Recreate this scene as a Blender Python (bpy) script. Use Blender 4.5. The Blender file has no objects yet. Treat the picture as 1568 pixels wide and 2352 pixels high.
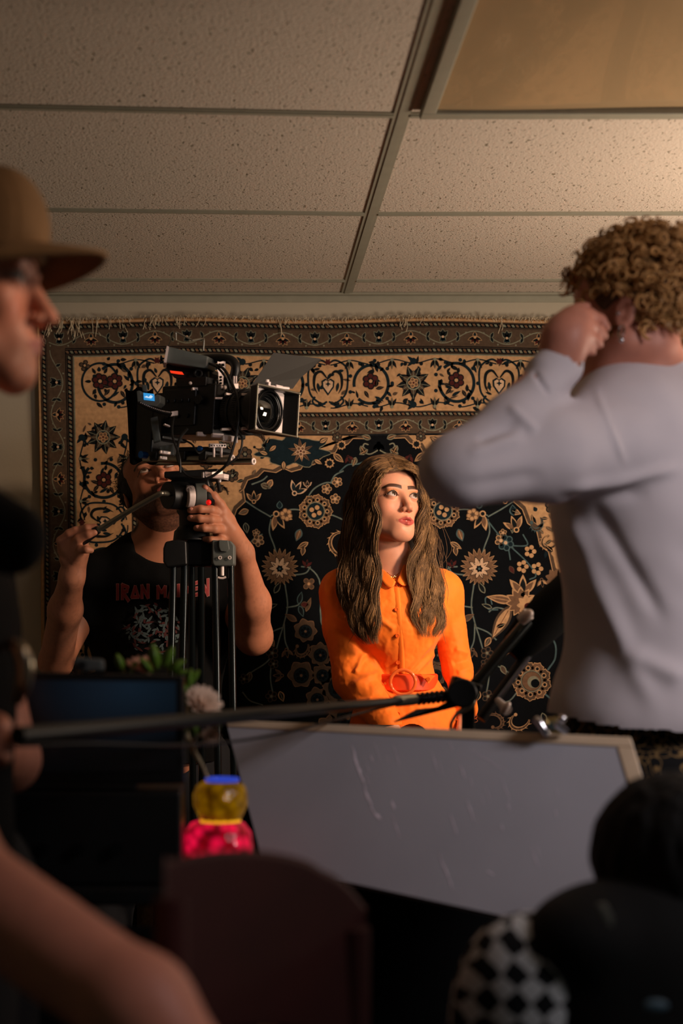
import bpy, math, random
import numpy as np
from mathutils import Matrix, Vector

# ------------------------------------------------------------------ camera
F = 3267.0                      # focal length in pixels of the 1568 wide frame (50 mm on a 24 mm wide gate)
CZ = 1.2                        # camera height above the floor
CEIL = 2.22
WALL = 4.05
sc = bpy.context.scene
cam = bpy.data.cameras.new('camera'); camo = bpy.data.objects.new('camera', cam)
sc.collection.objects.link(camo); sc.camera = camo
camo.location = (0, 0, CZ); camo.rotation_euler = (math.radians(90), 0, 0)
cam.sensor_fit = 'HORIZONTAL'; cam.sensor_width = 24; cam.lens = 50
cam.shift_x = (784-541)/1568; cam.shift_y = (1498-1176)/1568
cam.clip_start = 0.05
cam.dof.use_dof = True; cam.dof.focus_distance = 3.55; cam.dof.aperture_fstop = 2.6
sc.view_settings.view_transform = 'Standard'; sc.view_settings.look = 'None'
sc.view_settings.gamma = 1; sc.view_settings.use_curve_mapping = False
sc.view_settings.exposure = 0.0

# ------------------------------------------------------------------ light
wd = bpy.data.worlds.new('world'); sc.world = wd; wd.use_nodes = True
wd.node_tree.nodes['Background'].inputs[0].default_value = (0.75, 0.95, 0.85, 1)
wd.node_tree.nodes['Background'].inputs[1].default_value = 0.022
def area(name, loc, target, size, power, col, spread=180):
    l = bpy.data.lights.new(name, 'AREA'); l.shape = 'RECTANGLE'; l.size, l.size_y = size
    l.energy = power; l.color = col; l.spread = math.radians(spread)
    o = bpy.data.objects.new(name, l); sc.collection.objects.link(o); o.location = loc
    o.rotation_euler = (Vector(target)-Vector(loc)).to_track_quat('-Z', 'Y').to_euler(); return o
area('key_lamp', (1.55, 2.35, 2.0), (0.35, 3.6, 1.32), (0.22, 0.22), 3.9, (1.0, 0.69, 0.48), 56)
area('warm_bounce_lamp', (1.75, 2.75, 1.45), (1.05, 2.9, 2.22), (0.45, 0.45), 21, (1.0, 0.80, 0.635), 165)
area('cool_soft_lamp', (1.5, 0.9, 2.05), (0.75, 2.25, 1.2), (0.5, 0.5), 3.7, (1.0, 0.90, 0.92), 78)
area('face_lamp', (0.9, 1.55, 2.1), (-0.30, 1.62, 1.55), (0.15, 0.15), 0.32, (1.0, 0.66, 0.46), 36)
area('forearm_fill_light', (0.75, 0.75, 1.75), (-0.08, 1.12, 0.93), (0.2, 0.2), 0.15, (1.0, 0.78, 0.80), 42)  # added fill without a source in the room, brightens the near forearm
# ------------------------------------------------------------------ helpers
def W(px, py, d=3.6):
    return np.array([(px-541.0)*d/F, d, CZ+(1498.0-py)*d/F])
def lin(c):
    c = np.asarray(c, float)/255.0
    return np.where(c <= 0.04045, c/12.92, ((c+0.055)/1.055)**2.4)
def link(o): sc.collection.objects.link(o)
WORLD_LOC = {}
def thing(name, loc, label, cat, group=None):
    o = bpy.data.objects.new(name, None); link(o); o.location = tuple(loc); o.empty_display_size = 0.05
    o['label'] = label; o['category'] = cat
    if group: o['group'] = group
    WORLD_LOC[o.name] = np.array(loc, float); return o
def tag(o, label, cat, group=None, kind=None):
    o['label'] = label; o['category'] = cat
    if group: o['group'] = group
    if kind: o['kind'] = kind
    return o
class MB:
    """collects shapes given in world coordinates"""
    def __init__(s): s.v = []; s.f = []; s.mi = []; s.c = []; s.n = 0
    def add(s, v, f, mi=0, col=None):
        v = np.asarray(v, float).reshape(-1, 3); s.v.append(v)
        s.f += [tuple(int(i)+s.n for i in q) for q in f]; s.mi += [mi]*len(f)
        if col is None: cc = np.ones((len(v), 3))
        else:
            cc = np.asarray(col, float)
            if cc.ndim == 1: cc = np.tile(cc, (len(v), 1))
        s.c.append(cc); s.n += len(v)
    def box(s, c, size, R=None, mi=0, col=None):
        h = np.array(size, float)/2
        v = np.array([[x, y, z] for x in (-1, 1) for y in (-1, 1) for z in (-1, 1)], float)*h
        if R is not None: v = v @ np.asarray(R)[:3, :3].T
        s.add(v+np.asarray(c, float), [(0,1,3,2),(4,6,7,5),(0,4,5,1),(2,3,7,6),(0,2,6,4),(1,5,7,3)], mi, col)
    def tube(s, pts, r, n=8, mi=0, col=None, caps=True):
        pts = np.asarray(pts, float); m = len(pts)
        r = np.full(m, r) if np.isscalar(r) else np.asarray(r, float)
        t = np.gradient(pts, axis=0); t /= np.linalg.norm(t, axis=1)[:, None]+1e-12
        up = np.array([0, 0, 1.0]) if abs(t[0][2]) < 0.9 else np.array([0, 1.0, 0])
        u = np.cross(t[0], up); u /= np.linalg.norm(u); V = []
        for i in range(m):
            u = u-t[i]*np.dot(u, t[i]); u /= np.linalg.norm(u)+1e-12; w = np.cross(t[i], u)
            a = np.arange(n)*2*math.pi/n
            V.append(pts[i]+r[i]*(np.cos(a)[:, None]*u+np.sin(a)[:, None]*w))
        V = np.vstack(V); Fc = []
        for i in range(m-1):
            for j in range(n):
                k = (j+1) % n; Fc.append((i*n+j, i*n+k, (i+1)*n+k, (i+1)*n+j))
        if caps: Fc.append(tuple(range(n-1, -1, -1))); Fc.append(tuple((m-1)*n+j for j in range(n)))
        if col is not None:
            col = np.asarray(col, float)
            if col.ndim == 2: col = np.repeat(col, n, axis=0)
        s.add(V, Fc, mi, col)
    def cyl(s, a, b, r, r2=None, n=24, mi=0, col=None):
        a = np.asarray(a, float); b = np.asarray(b, float)
        s.tube([a, b], [r, r if r2 is None else r2], n, mi, col)
    def ring(s, c, axis, R, r, n=32, m=8, mi=0, col=None, sq=1.0):
        ax = np.asarray(axis, float); ax /= np.linalg.norm(ax)
        up = np.array([0, 0, 1.0]) if abs(ax[2]) < 0.9 else np.array([1.0, 0, 0])
        u = np.cross(up, ax); u /= np.linalg.norm(u); w = np.cross(ax, u)
        V = []; Fc = []
        for i in range(n):
            a = 2*math.pi*i/n; d = math.cos(a)*u+math.sin(a)*w
            for j in range(m):
                b = 2*math.pi*j/m
                V.append(np.asarray(c)+d*(R+r*math.cos(b))+ax*r*sq*math.sin(b))
        for i in range(n):
            for j in range(m):
                Fc.append((i*m+j, ((i+1) % n)*m+j, ((i+1) % n)*m+(j+1) % m, i*m+(j+1) % m))
        s.add(V, Fc, mi, col)
    def ball(s, c, r, n=16, mi=0, col=None, R=None, noise=0):
        V = []; Fc = []; m = n//2+1
        for i in range(m):
            th = math.pi*i/(m-1)
            for j in range(n):
                ph = 2*math.pi*j/n; V.append([math.sin(th)*math.cos(ph), math.sin(th)*math.sin(ph), math.cos(th)])
        V = np.array(V)*np.asarray(r, float)
        if R is not None: V = V @ np.asarray(R)[:3, :3].T
        for i in range(m-1):
            for j in range(n): Fc.append((i*n+j, (i+1)*n+j, (i+1)*n+(j+1) % n, i*n+(j+1) % n))
        s.add(V+np.asarray(c), Fc, mi, col)
    def lathe(s, c, prof, n=32, mi=0, col=None):
        c = np.asarray(c, float); V = []; Fc = []
        for (r, z) in prof:
            for j in range(n):
                a = 2*math.pi*j/n; V.append(c+[r*math.cos(a), r*math.sin(a), z])
        for i in range(len(prof)-1):
            for j in range(n): Fc.append((i*n+j, i*n+(j+1) % n, (i+1)*n+(j+1) % n, (i+1)*n+j))
        s.add(V, Fc, mi, col)
    def prism(s, poly, off, mi=0, col=None):
        """poly: 3-D outline, off: thickness vector"""
        p = np.asarray(poly, float); n = len(p)
        V = np.vstack([p, p+np.asarray(off)])
        Fc = [tuple(range(n-1, -1, -1)), tuple(range(n, 2*n))]+[(i, (i+1) % n, n+(i+1) % n, n+i) for i in range(n)]
        s.add(V, Fc, mi, col)
    def build(s, name, mats, parent=None, smooth=True, bevel=0, kind=None, sub=0):
        V = np.vstack(s.v)
        if parent is not None: org = WORLD_LOC[parent.name]
        else:
            lo, hi = V.min(0), V.max(0); org = np.array([(lo[0]+hi[0])/2, (lo[1]+hi[1])/2, lo[2]])
        me = bpy.data.meshes.new(name); me.from_pydata((V-org).tolist(), [], s.f)
        if not isinstance(mats, (list, tuple)): mats = [mats]
        for m in mats: me.materials.append(m)
        if len(mats) > 1: me.polygons.foreach_set('material_index', s.mi)
        at = me.color_attributes.new('Col', 'FLOAT_COLOR', 'POINT')
        C = np.ones((len(V), 4), np.float32); C[:, :3] = np.vstack(s.c); at.data.foreach_set('color', C.ravel())
        if smooth: me.shade_smooth()
        me.update(); me.validate()
        o = bpy.data.objects.new(name, me); link(o)
        if parent is None: o.location = tuple(org); WORLD_LOC[o.name] = org
        else: o.parent = parent; WORLD_LOC[o.name] = org
        if bevel:
            b = o.modifiers.new('bevel', 'BEVEL'); b.width = bevel; b.segments = 2; b.limit_method = 'ANGLE'; b.harden_normals = False
            wn = o.modifiers.new('wn', 'WEIGHTED_NORMAL')
        elif smooth and sub == 0 and len(s.f) < 20000:
            me.set_sharp_from_angle(angle=math.radians(42))
        if sub: q = o.modifiers.new('sub', 'SUBSURF'); q.levels = q.render_levels = sub
        if kind: o['kind'] = kind
        return o
def spline(pts, n):
    """Catmull-Rom through pts (rows of any dimension)"""
    P = np.asarray(pts, float); m = len(P); out = []
    Q = np.vstack([2*P[0]-P[1], P, 2*P[-1]-P[-2]])
    for x in np.linspace(0, m-1-1e-9, n):
        i = int(x); t = x-i; a, b, c, d = Q[i], Q[i+1], Q[i+2], Q[i+3]
        out.append(0.5*((2*b)+(-a+c)*t+(2*a-5*b+4*c-d)*t*t+(-a+3*b-3*c+d)*t**3))
    return np.array(out)

# ------------------------------------------------------------------ materials
def mat(name, col, rough=0.6, metal=0.0, spec=0.5, var=0.12, vscale=30, bump=0.0, bscale=200, attr=False, emit=None, estr=0, trans=0, coat=0, sheen=0, sss=0, ior=1.45, bdist=0.002):
    m = bpy.data.materials.new(name); m.use_nodes = True; nt = m.node_tree; N = nt.nodes; L = nt.links
    b = N['Principled BSDF']; b.inputs['Roughness'].default_value = rough; b.inputs['Metallic'].default_value = metal
    b.inputs['Specular IOR Level'].default_value = spec; b.inputs['IOR'].default_value = ior
    b.inputs['Transmission Weight'].default_value = trans; b.inputs['Coat Weight'].default_value = coat
    b.inputs['Sheen Weight'].default_value = sheen
    if sss: b.inputs['Subsurface Weight'].default_value = sss; b.inputs['Subsurface Radius'].default_value = (0.01, 0.004, 0.002); b.inputs['Subsurface Scale'].default_value = 1
    c = lin(col); tc = N.new('ShaderNodeTexCoord')
    nz = N.new('ShaderNodeTexNoise'); nz.inputs['Scale'].default_value = vscale; nz.inputs['Detail'].default_value = 3
    L.new(tc.outputs['Object'], nz.inputs['Vector'])
    mp = N.new('ShaderNodeMapRange'); mp.inputs[1].default_value = 0.3; mp.inputs[2].default_value = 0.7
    mp.inputs[3].default_value = 1-var; mp.inputs[4].default_value = 1+var; L.new(nz.outputs[0], mp.inputs[0])
    mx = N.new('ShaderNodeMix'); mx.data_type = 'RGBA'; mx.blend_type = 'MULTIPLY'; mx.inputs[0].default_value = 1
    if attr:
        a = N.new('ShaderNodeAttribute'); a.attribute_name = 'Col'; L.new(a.outputs['Color'], mx.inputs[6])
    else: mx.inputs[6].default_value = (*c, 1)
    cb = N.new('ShaderNodeCombineColor')
    for i in range(3): L.new(mp.outputs[0], cb.inputs[i])
    L.new(cb.outputs[0], mx.inputs[7]); L.new(mx.outputs[2], b.inputs['Base Color'])
    if bump:
        n2 = N.new('ShaderNodeTexNoise'); n2.inputs['Scale'].default_value = bscale; n2.inputs['Detail'].default_value = 2
        L.new(tc.outputs['Object'], n2.inputs['Vector'])
        bp = N.new('ShaderNodeBump'); bp.inputs['Strength'].default_value = bump; bp.inputs['Distance'].default_value = bdist
        L.new(n2.outputs[0], bp.inputs['Height']); L.new(bp.outputs[0], b.inputs['Normal'])
    if emit is not None:
        b.inputs['Emission Color'].default_value = (*lin(emit), 1); b.inputs['Emission Strength'].default_value = estr
    return m
M = {}
M['wall'] = mat('painted_wall', (176, 166, 146), 0.75, bump=0.15, bscale=120, var=0.04, vscale=3)
M['tee'] = mat('grey_metal_grid', (150, 146, 128), 0.5, var=0.05)
M['floor'] = mat('dark_floor', (50, 45, 42), 0.6, bump=0.1)
M['black'] = mat('black_plastic', (17, 18, 19), 0.42, bump=0.08, bscale=600, var=0.2)
M['blackg'] = mat('black_gloss_metal', (14, 15, 17), 0.22, metal=0.2, var=0.1)
M['blackc'] = mat('black_cotton', (6, 7, 8), 0.95, spec=.2, sheen=0.0, bump=0.3, bscale=500, var=0.2)
M['grey'] = mat('grey_plastic', (88, 94, 92), 0.5, var=0.08, bump=0.05)
M['silver'] = mat('machined_metal', (240, 224, 220), 0.35, metal=0.1, var=0.05)
M['rod'] = mat('brushed_rod', (150, 145, 130), 0.3, metal=0.9, var=0.1)
M['carbon'] = mat('dark_gloss_tube', (28, 34, 36), 0.18, metal=0.6, var=0.05)
M['chrome'] = mat('chrome', (220, 220, 225), 0.08, metal=1.0, var=0.02)
M['skin'] = mat('skin', (200, 140, 110), 0.5, attr=True, var=0.05, vscale=60, sss=0.08, bump=0.12, bscale=500, spec=0.4, bdist=0.0008)
M['hair'] = mat('hair_strands', (60, 40, 25), 0.5, attr=True, var=0.15, vscale=120, spec=0.3)
M['attr'] = mat('painted_detail', (255, 255, 255), 0.6, attr=True, var=0.05)
M['eye'] = mat('eye_surface', (255, 255, 255), 0.06, attr=True, var=0.0, spec=0.6)
M['orange'] = mat('orange_cotton_satin', (250, 124, 30), 0.68, spec=.3, var=0.04, vscale=40, bump=0.12, bscale=700, sheen=0.1)
M['orangeb'] = mat('orange_button', (225, 95, 30), 0.25, var=0.05)
M['shirt'] = mat('pale_thin_shirt', (205, 196, 200), 0.8, var=0.04, vscale=8, bump=0.1, bscale=300)
M['glass'] = mat('lens_glass', (6, 8, 10), 0.04, coat=0.8, spec=0.8, var=0)

# ------------------------------------------------------------------ distance-field modelling
class Prim:
    def __init__(s, f, lo, hi, k, op): s.f, s.lo, s.hi, s.k, s.op = f, np.asarray(lo, float), np.asarray(hi, float), k, op
def _tp(Mx, p):
    p = np.asarray(p, float)
    return p if Mx is None else Mx[:3, :3] @ p+Mx[:3, 3]
def _sc(Mx): return 1.0 if Mx is None else np.linalg.norm(Mx[:3, 0])
def cap(a, b, ra, rb=None, k=0.01, op=1, Mx=None):
    rb = ra if rb is None else rb; s = _sc(Mx); a = _tp(Mx, a); b = _tp(Mx, b); ra *= s; rb *= s
    d = b-a; dd = max(d.dot(d), 1e-12); R = max(ra, rb)
    def f(X, Y, Z):
        x, y, z = X-a[0], Y-a[1], Z-a[2]
        t = np.clip((x*d[0]+y*d[1]+z*d[2])/dd, 0, 1)
        return np.sqrt((x-t*d[0])**2+(y-t*d[1])**2+(z-t*d[2])**2)-(ra+(rb-ra)*t)
    return Prim(f, np.minimum(a, b)-R, np.maximum(a, b)+R, k, op)
def ell(c, r, k=0.01, op=1, Mx=None, R=None):
    if np.isscalar(r): r = (r, r, r)
    r = np.asarray(r, float); Q = np.eye(3) if R is None else np.asarray(R, float)[:3, :3]
    s = _sc(Mx); cw = _tp(Mx, c); A = Q if Mx is None else (Mx[:3, :3]/s) @ Q; r = r*s; rm = r.max()
    def f(X, Y, Z):
        x, y, z = X-cw[0], Y-cw[1], Z-cw[2]
        lx = (A[0, 0]*x+A[1, 0]*y+A[2, 0]*z)/r[0]; ly = (A[0, 1]*x+A[1, 1]*y+A[2, 1]*z)/r[1]; lz = (A[0, 2]*x+A[1, 2]*y+A[2, 2]*z)/r[2]
        k0 = np.sqrt(lx*lx+ly*ly+lz*lz)+1e-9
        k1 = np.sqrt((lx/r[0])**2+(ly/r[1])**2+(lz/r[2])**2)+1e-9
        return k0*(k0-1)/k1
    e = np.sqrt(((A*r)**2).sum(1))
    return Prim(f, cw-e, cw+e, k, op)
def func(fl, c, rad, k, op, Mx):
    """fl(x,y,z) in local coordinates"""
    s = _sc(Mx); Mi = np.linalg.inv(Mx); cw = _tp(Mx, c)
    def f(X, Y, Z):
        return s*fl(Mi[0, 0]*X+Mi[0, 1]*Y+Mi[0, 2]*Z+Mi[0, 3], Mi[1, 0]*X+Mi[1, 1]*Y+Mi[1, 2]*Z+Mi[1, 3], Mi[2, 0]*X+Mi[2, 1]*Y+Mi[2, 2]*Z+Mi[2, 3])
    return Prim(f, cw-rad*s, cw+rad*s, k, op)
def plane(p, n, keep_k=0.0):
    """cuts away everything on the +n side"""
    p = np.asarray(p, float); n = np.asarray(n, float); n = n/np.linalg.norm(n)
    return Prim(lambda X, Y, Z: (X-p[0])*n[0]+(Y-p[1])*n[1]+(Z-p[2])*n[2], [-99]*3, [99]*3, keep_k, 0)
def field(prims, lo, hi, h):
    lo = np.asarray(lo, float); hi = np.asarray(hi, float); n = np.ceil((hi-lo)/h).astype(int)+1
    V = np.full(n, 1.0, np.float32); ax = [(lo[i]+h*np.arange(n[i])).astype(np.float32) for i in range(3)]
    for p in prims:
        e = p.k+3*h
        a = np.clip(np.floor((p.lo-e-lo)/h).astype(int), 0, n); b = np.clip(np.ceil((p.hi+e-lo)/h).astype(int)+1, 0, n)
        if (b <= a).any(): continue
        sl = tuple(slice(a[i], b[i]) for i in range(3))
        X = ax[0][sl[0]][:, None, None]; Y = ax[1][sl[1]][None, :, None]; Z = ax[2][sl[2]][None, None, :]
        d = p.f(X, Y, Z); v = V[sl]
        if p.op == 1:
            if p.k > 0: hh = np.maximum(p.k-np.abs(v-d), 0)/p.k; V[sl] = np.minimum(v, d)-hh*hh*p.k*0.25
            else: V[sl] = np.minimum(v, d)
        else:
            if p.op == -1: d = -d
            if p.k > 0: hh = np.maximum(p.k-np.abs(v-d), 0)/p.k; V[sl] = np.maximum(v, d)+hh*hh*p.k*0.25
            else: V[sl] = np.maximum(v, d)
    return V, lo
def nets(V, lo, h):
    S = V < 0; n = V.shape
    cnt = np.zeros([k-1 for k in n], np.int8)
    for a in (0, 1):
        for b in (0, 1):
            for c in (0, 1): cnt += S[a:n[0]-1+a, b:n[1]-1+b, c:n[2]-1+c]
    act = (cnt > 0) & (cnt < 8); idx = np.argwhere(act)
    if len(idx) == 0: return np.zeros((0, 3)), np.zeros((0, 4), int)
    ids = np.full(act.shape, -1, np.int32); ids[act] = np.arange(len(idx))
    acc = np.zeros((len(idx), 3)); num = np.zeros(len(idx))
    for a in (0, 1):
        for b in (0, 1):
            for axs in range(3):
                o = [0, 0, 0]; oth = [q for q in range(3) if q != axs]; o[oth[0]] = a; o[oth[1]] = b
                p = idx+o; q = p.copy(); q[:, axs] += 1
                va = V[p[:, 0], p[:, 1], p[:, 2]]; vb = V[q[:, 0], q[:, 1], q[:, 2]]
                m = (va < 0) != (vb < 0); t = va[m]/(va[m]-vb[m])
                pos = np.tile(np.array(o, float), (m.sum(), 1)); pos[:, axs] = t
                acc[m] += pos; num[m] += 1
    verts = lo+h*(idx+acc/num[:, None]); faces = []
    for axs in range(3):
        o1, o2 = [q for q in range(3) if q != axs]
        if axs == 1: o1, o2 = o2, o1
        s0 = [slice(1, -1)]*3; s1 = [slice(1, -1)]*3; s0[axs] = slice(0, n[axs]-1); s1[axs] = slice(1, n[axs])
        A = S[tuple(s0)]; B = S[tuple(s1)]; e = np.argwhere(A != B); fl = A[tuple(e.T)]
        base = e.copy(); base[:, o1] += 1; base[:, o2] += 1
        def g(d1, d2):
            q = base.copy(); q[:, o1] -= d1; q[:, o2] -= d2; return ids[q[:, 0], q[:, 1], q[:, 2]]
        qd = np.stack([g(0, 0), g(1, 0), g(1, 1), g(0, 1)], 1)
        qd[~fl] = qd[~fl][:, ::-1]; faces.append(qd)
    Fc = np.vstack(faces); Fc = Fc[(Fc >= 0).all(1)]
    return verts, Fc
def normals(V, Fc):
    a = V[Fc[:, 2]]-V[Fc[:, 0]]; b = V[Fc[:, 3]]-V[Fc[:, 1]]; fn = np.cross(a, b); N = np.zeros_like(V)
    for j in range(4): np.add.at(N, Fc[:, j], fn)
    return N/(np.linalg.norm(N, axis=1)[:, None]+1e-12)
def sculpt(name, prims, boxes, material, parent, col=None, disp=None, relax=1, kind=None, keep=None):
    """mesh the blended shape inside each (lo, hi, cell) box, as one object"""
    Vs = []; Fs = []; n = 0
    for lo, hi, h in boxes:
        V, l = field(prims, lo, hi, h); v, f = nets(V, l, h)
        if len(v) == 0: continue
        for _ in range(relax):
            acc = np.zeros_like(v); c = np.zeros(len(v))
            for i, j in ((0, 1), (1, 2), (2, 3), (3, 0)):
                np.add.at(acc, f[:, i], v[f[:, j]]); np.add.at(acc, f[:, j], v[f[:, i]])
                np.add.at(c, f[:, i], 1); np.add.at(c, f[:, j], 1)
            v = np.where(c[:, None] > 5, 0.5*v+0.5*acc/np.maximum(c, 1)[:, None], v)
        Vs.append(v); Fs.append(f+n); n += len(v)
    V = np.vstack(Vs); Fc = np.vstack(Fs)
    if keep is not None:
        kv = keep(V); Fc = Fc[kv[Fc].all(1)]
        used = np.unique(Fc); mp = np.full(len(V), -1); mp[used] = np.arange(len(used)); V = V[used]; Fc = mp[Fc]
    if disp is not None: V = V+normals(V, Fc)*disp(V)[:, None]
    C = np.ones((len(V), 4), np.float32)
    if col is not None: C[:, :3] = col(V)
    org = WORLD_LOC[parent.name] if parent is not None else np.array([(V[:, 0].min()+V[:, 0].max())/2, (V[:, 1].min()+V[:, 1].max())/2, V[:, 2].min()])
    me = bpy.data.meshes.new(name); me.vertices.add(len(V)); me.vertices.foreach_set('co', (V-org).astype(np.float32).ravel())
    me.loops.add(4*len(Fc)); me.loops.foreach_set('vertex_index', Fc.astype(np.int32).ravel())
    me.polygons.add(len(Fc)); me.polygons.foreach_set('loop_start', np.arange(0, 4*len(Fc), 4, dtype=np.int32))
    me.polygons.foreach_set('loop_total', np.full(len(Fc), 4, dtype=np.int32))
    me.update(calc_edges=True); me.validate()
    at = me.color_attributes.new('Col', 'FLOAT_COLOR', 'POINT'); at.data.foreach_set('color', C.ravel())
    me.materials.append(material); me.shade_smooth()
    o = bpy.data.objects.new(name, me); link(o); WORLD_LOC[o.name] = org
    if parent is not None: o.parent = parent
    else: o.location = tuple(org)
    if kind: o['kind'] = kind
    return o
def bbox(prims, h, pad=0.012):
    u = [p for p in prims if p.op == 1]
    return (np.min([p.lo for p in u], 0)-pad, np.max([p.hi for p in u], 0)+pad, h)
def vnoise(P, s, seed=0):
    """smooth value noise in [-1,1]"""
    Q = P*s+seed*17.3; i = np.floor(Q).astype(np.int64); f = Q-i; f = f*f*(3-2*f); out = 0
    for a in (0, 1):
        for b in (0, 1):
            for c in (0, 1):
                q = (i[:, 0]+a)*73856093 ^ (i[:, 1]+b)*19349663 ^ (i[:, 2]+c)*83492791
                q = (q ^ (q >> 13))*1274126177; v = ((q >> 8) & 0xffff)/65535.0*2-1
                out = out+v*(f[:, 0] if a else 1-f[:, 0])*(f[:, 1] if b else 1-f[:, 1])*(f[:, 2] if c else 1-f[:, 2])
    return out
def Rx(a): a = math.radians(a); return np.array([[1,0,0],[0,math.cos(a),-math.sin(a)],[0,math.sin(a),math.cos(a)]])
def Ry(a): a = math.radians(a); return np.array([[math.cos(a),0,math.sin(a)],[0,1,0],[-math.sin(a),0,math.cos(a)]])
def Rz(a): a = math.radians(a); return np.array([[math.cos(a),-math.sin(a),0],[math.sin(a),math.cos(a),0],[0,0,1]])
def xf(loc, R, s=1.0):
    m = np.eye(4); m[:3, :3] = R*s; m[:3, 3] = loc; return m
def seg_dist(P, pts):
    """distance of points to a polyline"""
    best = np.full(len(P), 9.0); pts = np.asarray(pts, float)
    for a, b in zip(pts[:-1], pts[1:]):
        d = b-a; t = np.clip(((P-a) @ d)/max(d @ d, 1e-12), 0, 1); best = np.minimum(best, np.linalg.norm(P-a-t[:, None]*d, axis=1))
    return best
# ================================================================== the room
XL, XR = -0.75, 2.6
def struct(name, mb, m, **k): return mb.build(name, m, kind='structure', **k)
b = MB(); b.box((0.9, WALL+0.06, CEIL/2), (5.0, 0.12, CEIL)); struct('wall_back', b, M['wall'], smooth=False)
b = MB(); b.box((-1.66, 2.0, CEIL/2), (0.12, 4.1, CEIL)); struct('wall_left', b, M['wall'], smooth=False)
b = MB(); b.box((3.46, 2.0, CEIL/2), (0.12, 4.1, CEIL)); struct('wall_right', b, M['wall'], smooth=False)
b = MB(); b.box((0.9, 1.6, -0.05), (5.2, 5.1, 0.1)); struct('floor', b, M['floor'], smooth=False)
# acoustic tiles: pinholes, worm marks, rough plaster relief
def tile_mat():
    m = bpy.data.materials.new('acoustic_tile'); m.use_nodes = True; nt = m.node_tree; N = nt.nodes; L = nt.links
    bs = N['Principled BSDF']; bs.inputs['Roughness'].default_value = 0.85; bs.inputs['Specular IOR Level'].default_value = 0.3
    tc = N.new('ShaderNodeTexCoord')
    def noise(sx, sy, scale, det=1):
        mp = N.new('ShaderNodeMapping'); mp.inputs['Scale'].default_value = (sx, sy, 1); L.new(tc.outputs['Object'], mp.inputs[0])
        n = N.new('ShaderNodeTexNoise'); n.inputs['Scale'].default_value = scale; n.inputs['Detail'].default_value = det
        n.inputs['Distortion'].default_value = 0.6
        L.new(mp.outputs[0], n.inputs['Vector']); return n
    a = noise(1, 0.5, 150); r = N.new('ShaderNodeValToRGB'); r.color_ramp.elements[0].position = 0.27; r.color_ramp.elements[1].position = 0.36
    L.new(a.outputs[0], r.inputs[0])
    v = N.new('ShaderNodeTexVoronoi'); v.inputs['Scale'].default_value = 150; L.new(tc.outputs['Object'], v.inputs['Vector'])
    r2 = N.new('ShaderNodeValToRGB'); r2.color_ramp.elements[0].position = 0.05; r2.color_ramp.elements[1].position = 0.1
    L.new(v.outputs['Distance'], r2.inputs[0])
    mul = N.new('ShaderNodeMath'); mul.operation = 'MULTIPLY'; L.new(r.outputs[0], mul.inputs[0]); L.new(r2.outputs[0], mul.inputs[1])
    mx = N.new('ShaderNodeMix'); mx.data_type = 'RGBA'; mx.inputs[6].default_value = (*lin((135, 124, 102)), 1); mx.inputs[7].default_value = (*lin((205, 190, 172)), 1)
    L.new(mul.outputs[0], mx.inputs[0]); L.new(mx.outputs[2], bs.inputs['Base Color'])
    c = noise(1, 1, 160, 3); ad = N.new('ShaderNodeMath'); ad.operation = 'MULTIPLY_ADD'; L.new(mul.outputs[0], ad.inputs[0]); ad.inputs[1].default_value = 0.6; L.new(c.outputs[0], ad.inputs[2])
    bp = N.new('ShaderNodeBump'); bp.inputs['Strength'].default_value = 0.55; bp.inputs['Distance'].default_value = 0.004
    L.new(ad.outputs[0], bp.inputs['Height']); L.new(bp.outputs[0], bs.inputs['Normal']); return m
M['tile'] = tile_mat()
b = MB(); b.box((0.9, 1.6, CEIL+0.03), (5.2, 5.1, 0.06)); struct('ceiling', b, M['tile'], smooth=False)
RX = W(795, 672, WALL)[0]                    # runner x at the wall
def tee(name, p, q, w=0.024):
    p = np.array([*p, CEIL-0.003]); q = np.array([*q, CEIL-0.003]); d = (q-p)/np.linalg.norm(q-p)
    n = np.array([-d[1], d[0], 0]); m = MB()
    for wd_, z0, z1 in ((w, 0, 0.004), (w*0.45, -0.002, 0.0)):
        a = [p+n*wd_/2, q+n*wd_/2, q-n*wd_/2, p-n*wd_/2]
        m.prism([k+[0, 0, z0] for k in a], (0, 0, z1-z0))
    struct(name, m, M['tee'], smooth=False)
tee('trim_1', (RX, -0.9), (RX, WALL), 0.032)
k = 2
for d0, dl, dr in ((3.90, 0.02, 0.012), (3.306, 0.05, 0.012), (2.697, 0.065, 0.03), (2.09, 0.06, 0.03), (1.48, 0.06, 0.03), (0.87, 0.06, 0.03)):
    tee('trim_%d' % k, (RX-0.016, d0), (RX-1.9, d0-dl*1.6)); k += 1
    tee('trim_%d' % k, (RX+0.016, d0), (RX+3.1, d0-dr*1.6)); k += 1
tee('trim_%d' % k, (RX+1.236, -0.9), (RX+1.236, WALL)); k += 1
# wall angle along the back wall
b = MB(); b.box((0.9, WALL-0.012, CEIL-0.004), (5.0, 0.024, 0.006)); b.box((0.9, WALL-0.002, CEIL-0.014), (5.0, 0.004, 0.02)); struct('trim_%d' % k, b, M['tee'], smooth=False)
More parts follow.
